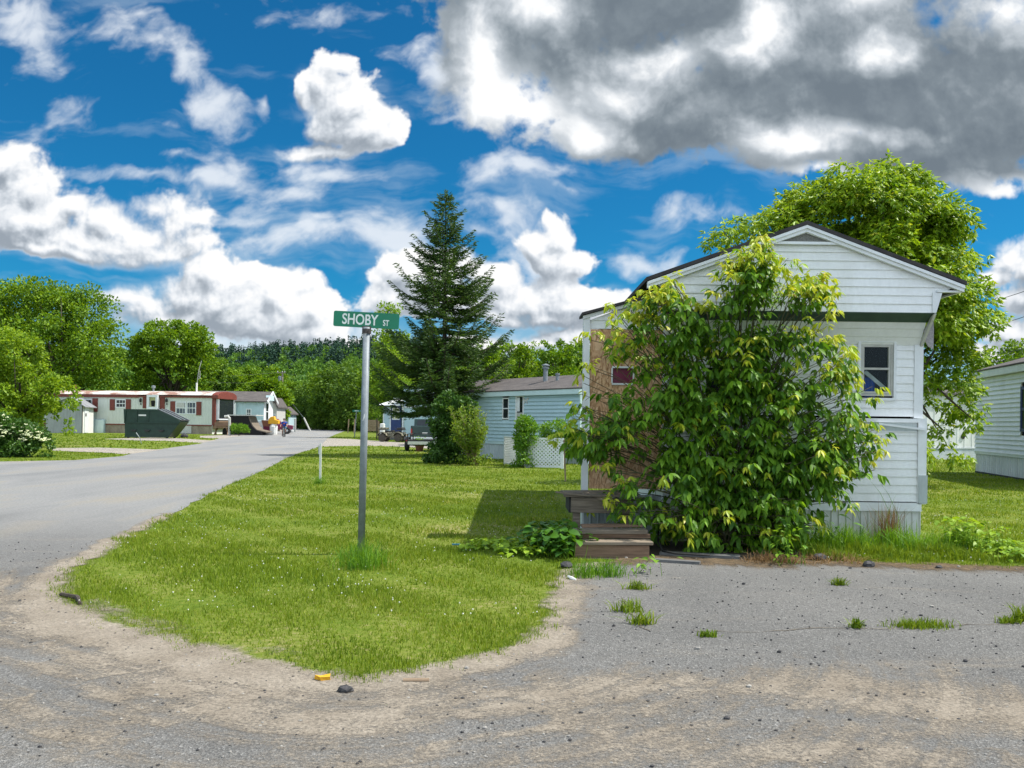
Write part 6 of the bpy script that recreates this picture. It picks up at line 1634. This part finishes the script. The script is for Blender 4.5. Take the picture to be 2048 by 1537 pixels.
    MB(T).box(L-.04, L+.02, .02, Dp, .0, z0-.08).build('end_skirting', M['white_plastic'], r)
    # television aerial mast
    b_, t_ = P(393, 790, 97), P(393.5, 766, 97)
    m = root('aerial_mast', 'white aerial mast with thin antennas on the red trimmed home roof', 'aerial', (b_.x, b_.y, zt+.3))
    MB().tube([(b_.x, b_.y, zt+.3), t_], .10, 7).build('mast', M['white_plastic'], m)
    MB().tube([t_-Vector((0, 0, .8)), P(396.5, 748, 97), P(398, 740, 97), P(403, 722, 97)], .035, 5).tube([P(397, 752, 97), P(400, 756, 97), P(400, 742, 97)], .03, 5).tube([P(394.5, 757, 97), P(401, 757, 97)], .03, 5).build('antenna', M['grey_alu'], m)
red_home()

def shed():
    A, B = gb(92, 91), gb(165, 91); T = frame(A, B); L = (B-A).length
    Ts = T
    r = root('garden_shed', 'small grey metal shed with a gable roof and white doors beside the red trimmed home', 'shed', A)
    xm = wl(T, 141, 800)[0]; ze = wl(T, 160, 812)[1]; zp = wl(T, 141, 796)[1]; Dp = 4.4
    mb = MB(T); ribbed(mb, .0, L, 0, ze, 0, .3, .025)
    for k in range(2): pass
    mb.prism([(.0, ze), (L, ze), (xm, zp)], .0, .04); mb.build('gable_wall', M['shed_grey'], r)
    mb = MB(T); mb.box(0, .04, .05, Dp, 0, ze).box(.04, L-1.06, Dp-.04, Dp, 0, ze); mb.build('wall', M['shed_grey'], r)
    C = T @ Vector((L, 0, 0)); E = T @ Vector((L-1.0, Dp, 0))
    T2 = frame(C, E); L2 = (E-C).length
    mb = MB(T2); ribbed(mb, 0, L2, 0, ze, -.01, .5, .02); mb.build('front_wall', M['white_plastic'], r)
    x0, x1, z0, z1 = wrect(T2, 168, 814, 176, 858); d = MB(T2).box(x0, x1, -.08, -.03, .05, z1).build('door', M['white_trim'], r)
    x0, x1, z0, z1 = wrect(T2, 169, 827, 171, 833); MB(T2).box(x0, x1, -.11, -.081, z0, z1).build('latch', M['dark_metal'], d)
    MB(T).box(L-.05, L+.02, -.05, -.0, 0, ze).build('corner_trim', M['bark'], r)
    # roof slabs follow the sheared plan
    mb = MB(T); sh = -1.0
    def slab(xa, za, xb, zb_): 
        vs = []
        for (y, o) in ((-.15, 0), (Dp+.1, sh)):
            vs += [(xa+o, y, za), (xb+o, y, zb_), (xb+o, y, zb_+.07), (xa+o, y, za+.07)]
        mb.add(vs, [(0,1,2,3),(7,6,5,4),(0,4,5,1),(1,5,6,2),(2,6,7,3),(3,7,4,0)])
    slab(xm, zp+.01, L+.35, ze-.16); slab(-.3, ze-.1, xm-.01, zp+.01)
    mb.build('roof', M['shed_roof'], r)
shed()

def dumpster():
    b = gb(306, 71); T = Matrix.Translation(b)
    r = root('dumpster', 'large dark green steel dumpster with a sloping front on the gravel pad', 'dumpster', b)
    k = 71/FPX
    def X(px): return (px-306)*k
    def Z(py): return (877-py)*k
    w = 1.9
    out = [(X(250), 0.10), (X(337), .10), (X(361), Z(843)), (X(355), Z(837)), (X(313), Z(819.5)), (X(249), Z(820)), (X(249), Z(845))]
    MB(T).prism(out, 0, w).build('body', M['dump_green'], r, bevel=.02)
    mb = MB(T); mb.box(X(248.5), X(357), -.07, .0, Z(847), Z(844.3)); mb.box(X(247.5), X(312), -.06, .0, Z(822), Z(819)); mb.box(X(250), X(337), -.05, 0, .08, .2)
    for px in (249.5, 273, 296): mb.box(X(px), X(px)+.07, -.045, 0, Z(844), Z(822))
    mb.build('ribs', M['dump_green'], r)
    mb = MB(T); mb.prism([(X(247.5), Z(819)), (X(253), Z(819)), (X(250), Z(846)), (X(249), Z(846))], -.08, w+.03); mb.build('hook_flange', M['dump_green'], r)
    for px in (268, 295, 323):
        mb = MB(T); mb.box(X(px-5), X(px+5), -.14, 0, Z(862), Z(860)).box(X(px-3), X(px+3), -.10, 0, Z(863.5), Z(862)); mb.build('lift_pocket', M['black_plastic'], r)
    MB(T).box(X(277), X(292), -.012, -.002, Z(832.5), Z(829.5)).build('label', M['white_plastic'], r)
    mb = MB(T)
    for y in (.02, .98): mb.beam((X(314), y+.45, Z(819)), (X(362), y+.45, Z(841)), .88, .05, (0, 0, 1))
    mb.build('lid', M['black_plastic'], r)
    mb = MB(T)
    for y in (.05, .9, 1.8): mb.tube([(X(314), y, Z(817.5)), (X(335), y, Z(826.5)), (X(362), y, Z(839.5))], .03, 5)
    mb.build('lid_bars', M['galv'], r)
    for px in (255, 333): 
        for y in (.15, w-.15): wheel(r, b+Vector((X(px), y, .12)), .12, .08, 'Y', 'rubber', 'dark_metal')
    # a bent marker rod in the grass in front
    q = G(283, 889); a = P(272, 866, q.y); mid = P(280, 877, q.y)
    tag(MB().tube([q, mid, a], [.02, .02, .04], 6).build('marker_rod', M['galv']), 'thin bent grey rod leaning in the grass in front of the dumpster', 'rod')
    q = G(345, 868.5); tag(MB().prism([(q.x-.6, .0), (q.x+.5, 0), (q.x+.6, .35), (q.x+.2, .25), (q.x-.5, .2)], q.y-.2, q.y+.3).build('rubbish_bag', M['white_plastic'], jitter=.04), 'pale rubbish heap on the grass right of the dumpster', 'rubbish')
    q = G(369, 876); tag(MB().ball((q.x, q.y, .15), (.35, .3, .2), 8, 5).build('dark_lump', M['stone'], jitter=.03), 'dark lump on the gravel right of the dumpster', 'lump')
dumpster()

# ------------------------------------------------------------------ grey roofed home and the clutter before it
def grey_home():
    D = 114; A, B = gb(385, D), gb(527, D+.5); T = frame(A, B); L = (B-A).length; Dp = 5.5
    r = root('mobile_home', 'pale blue grey home with a worn grey shingle roof beyond the red trimmed home', 'mobile home', A)
    ze = wl(T, 470, 803)[1]; zr = wl(T, 470, 786.5)[1]
    mb = MB(T); ribbed(mb, 0, L, .0, ze, 0, .4, .02); mb.build('wall', M['blue_siding'], r)
    mb = MB(T); mb.box(L-.02, L+.02, .05, Dp, 0, ze).box(0, .05, .05, Dp, 0, ze).box(.05, L-.05, Dp-.1, Dp, 0, ze); mb.prism([(-.1, ze), (Dp+.1, ze), (Dp/2, zr+.1)], L-.02, L+.02, 'X'); mb.build('end_wall', M['white_vinyl'], r)
    mb = MB(T)
    for y0 in (-.45, Dp+.45): mb.prism([(y0, ze-.08), (Dp/2, zr+.2), (Dp/2, zr+.32), (y0, ze+.04)], -.3, L+.55, 'X')
    mb.build('roof', M['grey_shingle'], r)
    mb = MB(T)
    for y0 in (-.5, Dp+.5): mb.beam((L+.6, y0, ze-.1), (L+.6, Dp/2, zr+.22), .1, .34)
    mb.build('barge_board', M['white_trim'], r)
    window(T, *wrect(T, 492, 818, 503, 836), r, M['white_trim'], M['black_void'], .1, True, (.5,))
    C, E = T @ Vector((L+.03, 0, 0)), T @ Vector((L+.03, Dp, 0)); T2 = frame(C, E)
    window(T2, 1.0, 2.6, 1.5, 4.0, r, M['white_trim'], M['glass'], .14)
    MB(T2).prism([(.7, 4.2), (2.9, 4.2), (2.7, 4.9), (.9, 4.9)], -.7, -.05).build('awning', M['blue_trim'], r)
    mb = MB(T); x0, x1, a, b = wrect(T, 442, 814, 449, 840); mb.box(x0, x1, -.12, -.03, .3, b); d = mb.build('door', M['white_trim'], r); MB(T).box(x0+.12, x1-.12, -.135, -.121, a+.6, b-.2).build('pane', M['black_void'], d)
    x0, x1, a, b = wrect(T, 453, 812, 458, 832); MB(T).box(x0, x1, -.10, -.03, a, b).build('blue_panel', M['blue_door'], r)
    mb = MB(T); x0, x1, a, b = wrect(T, 464, 806, 473, 835); mb.prism([(x0, a), (x1, a), (x1, b), (x0, b-.8)], -.5, -.05); mb.build('porch_screen', M['white_trim'], r)
    # two more homes beyond
    for (pa, pb, D2, wall, lab) in ((536, 553, 130, 'dirty_trim', 'beige home gable showing just right of the grey roofed home'), (552, 577, 142, 'blue_siding', 'grey blue home farthest down the street behind the maroon truck')):
        A2, B2 = gb(pa, D2), gb(pb, D2); T3 = frame(A2, B2); L3 = (B2-A2).length
        q = root('far_home', lab, 'mobile home', A2)
        e = 3.6 if D2 < 135 else 2.7; h = e+1.2 if D2 < 135 else e+1.0
        MB(T3).box(0, L3, .0, 5, 0, e).prism([(0, e), (L3, e), (L3/2, h)], .0, 5).build('wall', M[wall], q)
        mb = MB(T3)
        for s in (-.3, L3+.3): mb.prism([(s, e-.15), (L3/2, h+.05), (L3/2, h+.22), (s, e+.02)], -.4, 5.3)
        mb.build('roof', M['grey_shingle'], q)
        window(T3, L3*.6, L3*.85, 1.3, 2.6, q, M['white_trim'], M['glass'], .12)
grey_home()

def clutter():
    # black curved ramp with a pale deck
    D = 92; A = gb(452, D); T = Matrix.Translation((A.x, D, 0)); k = D/FPX
    def X(px): return (px-452)*k
    def Z(py): return (866.5-py)*k
    r = root('skate_ramp', 'black sided curved ramp with a pale flat deck before the grey roofed home', 'ramp', (A.x, D, 0))
    prof = [(X(445), Z(856)), (X(452), Z(850)), (X(456), Z(842)), (X(460), Z(828)), (X(496), Z(828)), (X(499), Z(838)), (X(504), Z(848)), (X(512), Z(856)), (X(524), Z(860)), (X(524), .02), (X(445), .02)]
    MB(T).prism(prof, 0, 2.6).build('side_panel', M['black_void'], r)
    MB(T).box(X(455), X(512), -.1, 2.7, Z(828)+.02, Z(825.6)).build('deck', M['dirty_trim'], r)
    mb = MB(T); pts = [(X(497), Z(829)), (X(500), Z(838)), (X(505), Z(848)), (X(513), Z(856)), (X(532), Z(860))]
    for a, b in zip(pts, pts[1:]): mb.beam((a[0], 1.3, a[1]), (b[0], 1.3, b[1]), 2.5, .1)
    mb.build('ramp_surface', M['wood_old'], r)
    # bent white pipe / post at its left
    q = gb(459, 88); tag(MB().tube([q, q+Vector((0, 0, 1.75)), q+Vector((-.15, 0, 1.95)), q+Vector((-.5, 0, 1.9))], .13, 8).build('bent_pipe', M['dirty_trim']), 'pale bent pipe standing before the black sided ramp', 'pipe')
    # picnic table / wooden clutter
    q = gb(444, 91); t = root('wooden_bench', 'dark red brown wooden bench heap at the corner of the red trimmed home', 'bench', q); T2 = Matrix.Translation(q)
    MB(T2).box(-.9, .9, -.3, .3, .75, .85).build('seat', M['wood_red'], t)
    for s in (-1, 1): MB(T2).beam((s*.7, -.28, 0), (s*.55, .28, .75), .12, .1).beam((s*.7, .28, 0), (s*.55, -.28, .75), .12, .1).build('leg', M['wood_red'], t)
    MB(T2).box(-.9, .9, .34, .42, .9, 1.3).build('backrest', M['wood_red'], t)
    # garden plants
    D = 88
    clump_tree('garden_plant', 'green garden plants growing before the black sided ramp', 'plant', gb(478, D), [pe(478,858,17,9,D), pe(488,860,12,8,D), pe(470,862,9,7,D)], 50, 3200, .17, 'fresh_shrub', trunk=.05, cr=.4, seed=60, trunk_name='stems', crown='foliage', wl_ratio=.3)
    # white electric box, orange tank top
    q = gb(520, 100); T2 = Matrix.Translation(q)
    e = root('utility_box', 'white utility box on a stand before the grey roofed home', 'box', q)
    MB(T2).box(-.5, .5, -.3, .3, .35, 1.6).build('box', M['blue_trim'], e, bevel=.04); MB(T2).box(-.5, .5, -.25, .25, .0, .34).build('stand', M['dark_metal'], e); MB(T2).box(-.42, .42, -.33, -.302, .5, 1.4).build('door', M['white_plastic'], e)
    q = gb(504, 97); T2 = Matrix.Translation(q); e = root('fire_pit', 'dark round barrel with an orange lid beside the curved ramp', 'barrel', q)
    MB(T2).lathe((0, 0, 0), [(.35, 0), (.38, .5), (.35, 1.2), (.38, 1.5)], 12).build('drum', M['dark_metal'], e); MB(T2).ball((-.05, 0, 1.62), (.42, .4, .24), 10, 6).build('lid', M['orange'], e)
    # small stand in the grass
    q = G(515, 866.5); tag(MB().tube([q, q+Vector((0, 0, 1.0))], .05, 6).box(q.x-.2, q.x+.2, q.y-.1, q.y+.1, 1.0, 1.35).build('post_box', M['dark_metal']), 'small dark post box on a thin stake at the grass edge', 'post box')
    q = gb(527, 94); tag(MB().prism([(q.x-1.0, .02), (q.x+1.0, .02), (q.x+1.1, .2), (q.x-.9, .35)], q.y-.4, q.y+.4).build('scrap_board', M['dirty_trim'], jitter=.05), 'pale scrap boards lying right of the curved ramp', 'board')
    # maroon old truck seen obliquely
    b = gb(553, 104); t = root('pickup_truck', 'old maroon pickup truck with a white bonnet parked at the far left of the street', 'truck', b, rad(12)); T2 = WM[t.name]
    MB(T2).prism([(-1.9, .55), (1.9, .5), (1.95, 1.0), (1.2, 1.12), (-.1, 1.15), (-.4, 1.2), (-1.9, 1.2)], -.9, .9).build('body', M['red_paint'], t, bevel=.05)
    MB(T2).prism([(-1.0, 1.2), (.75, 1.14), (.2, 1.78), (-.85, 1.82)], -.8, .8).build('cab', M['red_paint'], t, bevel=.05)
    MB(T2).prism([(-.85, 1.25), (.5, 1.2), (.1, 1.68), (-.75, 1.7)], -.83, .83).build('window', M['glass'], t)
    MB(T2).prism([(.78, 1.12), (1.9, 1.02), (1.9, 1.06), (.75, 1.18)], -.7, .7).build('bonnet', M['white_plastic'], t)
    for x in (-1.2, 1.25):
        for y in (-.85, .85):
            mb = MB(T2); mb.lathe((x, y, .4), [(.2, -.12), (.36, -.12), (.4, -.06), (.4, .06), (.36, .12), (.2, .12)], 16, 'Y'); o = mb.build('wheel', M['rubber'], t)
            MB(T2).lathe((x, y, .4), [(.06, -.13), (.2, -.11), (.2, .11), (.06, .13)], 12, 'Y').build('rim', M['chrome'], o)
    mb = MB(T2); mb.box(1.93, 2.02, -.85, .85, .48, .66); mb.build('bumper', M['chrome'], t)
    for y in (-.6, .6): MB(T2).lathe((1.9, y, .85), [(.1, 0), (.1, .08), (.04, .1)], 10, 'X').build('headlight', M['chrome'], t)
    q = gb(537, 100); T2 = Matrix.Translation(q); e = root('storage_crate', 'brown open crate of junk left of the maroon truck', 'crate', q)
    mb = MB(T2); mb.prism([(-.5, .9), (.5, .9), (.7, 1.6), (-.7, 1.6)], -.4, .4); mb.build('crate', M['terracotta'], e); MB(T2).box(-.5, .5, -.35, .35, .0, .88).build('stand', M['red_paint'], e)
    q = gb(547.5, 99); e = root('yellow_toy', 'bright yellow plastic toy vehicle piled on a white tub beside the maroon truck', 'toy', q); T2 = Matrix.Translation(q)
    MB(T2).lathe((0, 0, 0), [(.4, 0), (.46, .9), (.3, 1.2)], 10).build('tub', M['white_plastic'], e); MB(T2).prism([(-.55, 1.2), (.6, 1.2), (.62, 1.6), (.2, 1.7), (.1, 2.05), (-.3, 2.0), (-.55, 1.6)], -.35, .35).build('toy_body', M['yellow_plastic'], e, bevel=.05)
    q = G(552, 863); tag(MB().box(q.x-.6, q.x+.6, q.y-.3, q.y+.3, 0, .45).box(q.x-.55, q.x-.4, q.y-.28, q.y+.28, .45, .8).build('wooden_planter', M['wood_old'], bevel=.04), 'low wooden planter at the street edge before the maroon truck', 'planter')
    # utility pole with transformer, lines, guy wire with its pale guard
    b = gb(563.5, 150); tp = P(565, 744, 150)
    t = root('utility_pole', 'wooden utility pole with a grey transformer rising behind the olive green tree', 'utility pole', b)
    MB().tube([b, tp], [.2, .13], 8).build('pole', M['pole_wood'], t)
    c = P(561, 759.5, 150); MB().lathe((c.x-.1, c.y-.1, c.z-.45), [(.05, -.02), (.28, 0), (.28, .95), (.1, 1.02)], 12).build('transformer', M['galv'], t)
    MB().box(tp.x-.9, tp.x+.5, tp.y-.12, tp.y-.02, tp.z-.25, tp.z-.1).build('crossarm', M['pole_wood'], t)
    for s in (-.8, .0, .4): MB().lathe((tp.x+s, tp.y-.07, tp.z-.1), [(.04, 0), (.07, .1), (.04, .22)], 6).build('insulator', M['white_plastic'], t)
    for i, (a, e) in enumerate([((565, 745, 150), (250, 755, 130)), ((565, 745, 150), (660, 752, 140)), ((563, 760, 150), (420, 764, 120))]):
        a, e = P(*a), P(*e); tag(MB().tube([a.lerp(e, u/6)+Vector((0, 0, -.35*math.sin(u/6*3.14))) for u in range(7)], .016, 4).build('power_line', M['wire']), ['upper power line running left from the utility pole', 'power line running right from the utility pole into the woods', 'lower power line running left below the transformer'][i], 'cable', 'power lines of the utility pole')
    b, a = G(620.5, 854), P(607.5, 835.5, G(620.5, 854).y); D = G(620.5, 854).y
    D = 140; b, a, e = gb(620.5, D), P(607.5, 836, D), P(575, 795, D+4)
    t = root('guy_wire', 'slanted guy wire with a pale guard at the far end of the street', 'guy wire', b)
    MB().tube([b, a], .14, 7).build('guard', M['dirty_trim'], t); MB().tube([a, e], .03, 4).build('wire', M['galv'], t)
    b = gb(590, 125); tag(MB().box(b.x-.13, b.x+.13, b.y-.1, b.y+.1, 0, 1.9).build('fence_post', M['dirty_trim']), 'pale square post at the grass edge right of the cyclist', 'post')
    for i, (px, D) in enumerate([(575, 120), (582, 118)]):
        q = gb(px, D); tag(MB().ball((q.x, q.y, .25), (.4, .3, .28), 8, 5).build('white_lump', M['white_plastic'], jitter=.04), ['pale bundle on the grass directly right of the cyclist', 'pale bundle on the grass between the cyclist and the square post'][i], 'bundle', 'pale bundles on the grass')
clutter()

# ------------------------------------------------------------------ the cyclist
def cyclist():
    b = G(568, 875); Y = b.y; k = Y/FPX
    r = root('bicycle', 'dark bicycle ridden towards the viewer down the middle of the street', 'bicycle', b, rad(6)); T = WM[r.name]
    # bicycle faces the viewer: front wheel at -y
    def tyre(y): 
        mb = MB(T); N, n = 20, 6; R, q = .31, .028
        for i in range(N):
            th = 2*math.pi*i/N
            for j in range(n):
                ph = 2*math.pi*j/n; mb.v.append(T @ Vector((q*math.sin(ph), y+(R+q*math.cos(ph))*math.cos(th), .34+(R+q*math.cos(ph))*math.sin(th))))
        mb.f = [(i*n+j, i*n+(j+1) % n, ((i+1) % N)*n+(j+1) % n, ((i+1) % N)*n+j) for i in range(N) for j in range(n)]
        w = mb.build('wheel', M['rubber'], r)
        mb = MB(T)
        for i in range(10): th = 2*math.pi*i/10; mb.tube([(0, y, .34), (0, y+.3*math.cos(th), .34+.3*math.sin(th))], .005, 4)
        mb.build('spokes', M['chrome'], w)
    tyre(-.5); tyre(.5)
    mb = MB(T); mb.tube([(0, -.38, .85), (0, -.05, .32), (0, .22, .80), (0, -.36, .78)], .022, 6).tube([(0, -.05, .32), (0, .5, .34), (0, .2, .72)], .016, 5); mb.build('frame', M['dark_metal'], r)
    mb = MB(T)
    for s in (-.05, .05): mb.tube([(s, -.5, .34), (s, -.40, .72), (s*.4, -.37, .92)], .016, 5)
    mb.build('fork', M['grey_alu'], r)
    MB(T).tube([(-.3, -.32, 1.0), (-.1, -.38, .98), (.1, -.38, .98), (.3, -.32, 1.0)], .017, 6).build('handlebar', M['dark_metal'], r)
    MB(T).ball((0, .24, .86), (.09, .13, .04), 8, 5).build('saddle', M['rubber'], r)
    MB(T).tube([(-.13, -.05, .30), (-.02, -.05, .32), (.02, -.05, .32), (.13, -.05, .34)], .014, 5).box(-.2, -.1, -.1, 0, .15, .18).box(.1, .2, -.1, 0, .46, .49).build('pedals', M['dark_metal'], r)
    # rider: one continuous skinned body
    p = root('person', 'rider in a blue shirt, dark cap and teal shorts on the bicycle', 'person', b, rad(6))
    J = {'pel': ((0, .22, .96), .125), 'wai': ((0, .17, 1.12), .12), 'che': ((0, .07, 1.34), .145), 'nek': ((0, -.01, 1.50), .055), 'jaw': ((0, -.05, 1.585), .07), 'hea': ((0, -.05, 1.68), .092), 'top': ((0, -.04, 1.755), .06)}
    E = [('pel', 'wai'), ('wai', 'che'), ('che', 'nek'), ('nek', 'jaw'), ('jaw', 'hea'), ('hea', 'top')]
    for s, n in ((-1, 'r'), (1, 'l')):
        up = .10 if s > 0 else 0
        J.update({'sh'+n: ((s*.17, .06, 1.41), .062), 'el'+n: ((s*.30, -.06, 1.22), .042), 'wr'+n: ((s*.29, -.26, 1.055), .028), 'pa'+n: ((s*.285, -.31, 1.025), .028),
                  'hi'+n: ((s*.10, .18, .93), .088), 'kn'+n: ((s*.15, -.17, .66+up), .056), 'an'+n: ((s*.15, -.03, .26+up*2.6), .034), 'to'+n: ((s*.16, -.17, .21+up*2.6), .032)})
        E += [('che', 'sh'+n), ('sh'+n, 'el'+n), ('el'+n, 'wr'+n), ('wr'+n, 'pa'+n), ('pel', 'hi'+n), ('hi'+n, 'kn'+n), ('kn'+n, 'an'+n), ('an'+n, 'to'+n)]
        for f in range(4):
            J[f'f{f}{n}'] = ((s*(.255+.02*f), -.355, 1.01), .009); J[f'g{f}{n}'] = ((s*(.255+.02*f), -.362, .975-.002*f), .008)
            E += [('pa'+n, f'f{f}{n}'), (f'f{f}{n}', f'g{f}{n}')]
        J['t'+n] = ((s*.255, -.30, 1.0), .010); J['u'+n] = ((s*.245, -.33, .985), .009); E += [('wr'+n, 't'+n), ('t'+n, 'u'+n)]
    names = list(J); me = bpy.data.meshes.new('body'); me.from_pydata([J[n][0] for n in names], [(names.index(a), names.index(c)) for a, c in E], [])
    o = bpy.data.objects.new('body', me); COL.objects.link(o); parent_to(o, p)
    md = o.modifiers.new('skin', 'SKIN'); md.use_smooth_shade = True
    for i, n in enumerate(names): me.skin_vertices[0].data[i].radius = (J[n][1], J[n][1]); me.skin_vertices[0].data[i].use_root = (n == 'pel')
    o.modifiers.new('sub', 'SUBSURF').levels = 1; o.modifiers['sub'].render_levels = 2
    me.materials.append(M['skin'])
    T = WM[p.name]
    mb = MB(T); mb.lathe((0, 0, 0), [(.135, .98), (.145, 1.12), (.165, 1.3), (.16, 1.4), (.10, 1.47), (.065, 1.49)], 14)
    for i in range(len(mb.v)):
        q = T.inverted() @ mb.v[i]; u = (q.z-.96)/.5; mb.v[i] = T @ Vector((q.x*1.15, q.y*.85+.20-.19*u, q.z))
    sh = mb.build('shirt', M['blue_cloth'], p, smooth=True)
    for s in (-1, 1): MB(T).tube([(s*.13, .06, 1.43), (s*.20, .04, 1.37), (s*.265, -.02, 1.28)], [.085, .082, .072], 8).build('sleeve', M['blue_cloth'], sh, smooth=True)
    MB(T).ball((0, -.075, 1.30), (.075, .03, .06), 10, 6).build('print', M['orange'], sh)
    for s in (-1, 1): MB(T).tube([(s*.07, .22, .98), (s*.11, .12, .90), (s*.15, -.14, .70+(.09 if s > 0 else 0))], [.12, .11, .088], 9).build('shorts', M['teal_cloth'] if s > 0 else M['dark_cloth'], p, smooth=True)
    MB(T).ball((0, -.035, 1.735), (.105, .115, .06), 10, 6).prism([(-.08, 1.725), (.08, 1.725), (.06, 1.745), (-.06, 1.745)], -.22, -.1).build('cap', M['dark_cloth'], p)
    MB(T).ball((0, .0, 1.68), (.098, .09, .085), 10, 6).build('hair', M['bark'], p)
    for s in (-1, 1): MB(T).ball((s*.034, -.135, 1.68), (.014, .012, .009), 6, 4).build('eye', M['dark_cloth'], p); MB(T).ball((s*.095, -.04, 1.67), (.014, .025, .03), 6, 4).build('ear', M['skin'], p)
    MB(T).ball((0, -.15, 1.655), (.014, .022, .024), 6, 4).build('nose', M['skin'], p); MB(T).ball((0, -.135, 1.615), (.026, .01, .007), 6, 4).build('mouth', M['orange'], p)
    for s in (-1, 1):
        z = .21+(.26 if s > 0 else 0); MB(T).ball((s*.155, -.10, z-.0), (.055, .14, .05), 8, 5).build('shoe', M['dark_cloth'], p)
cyclist()
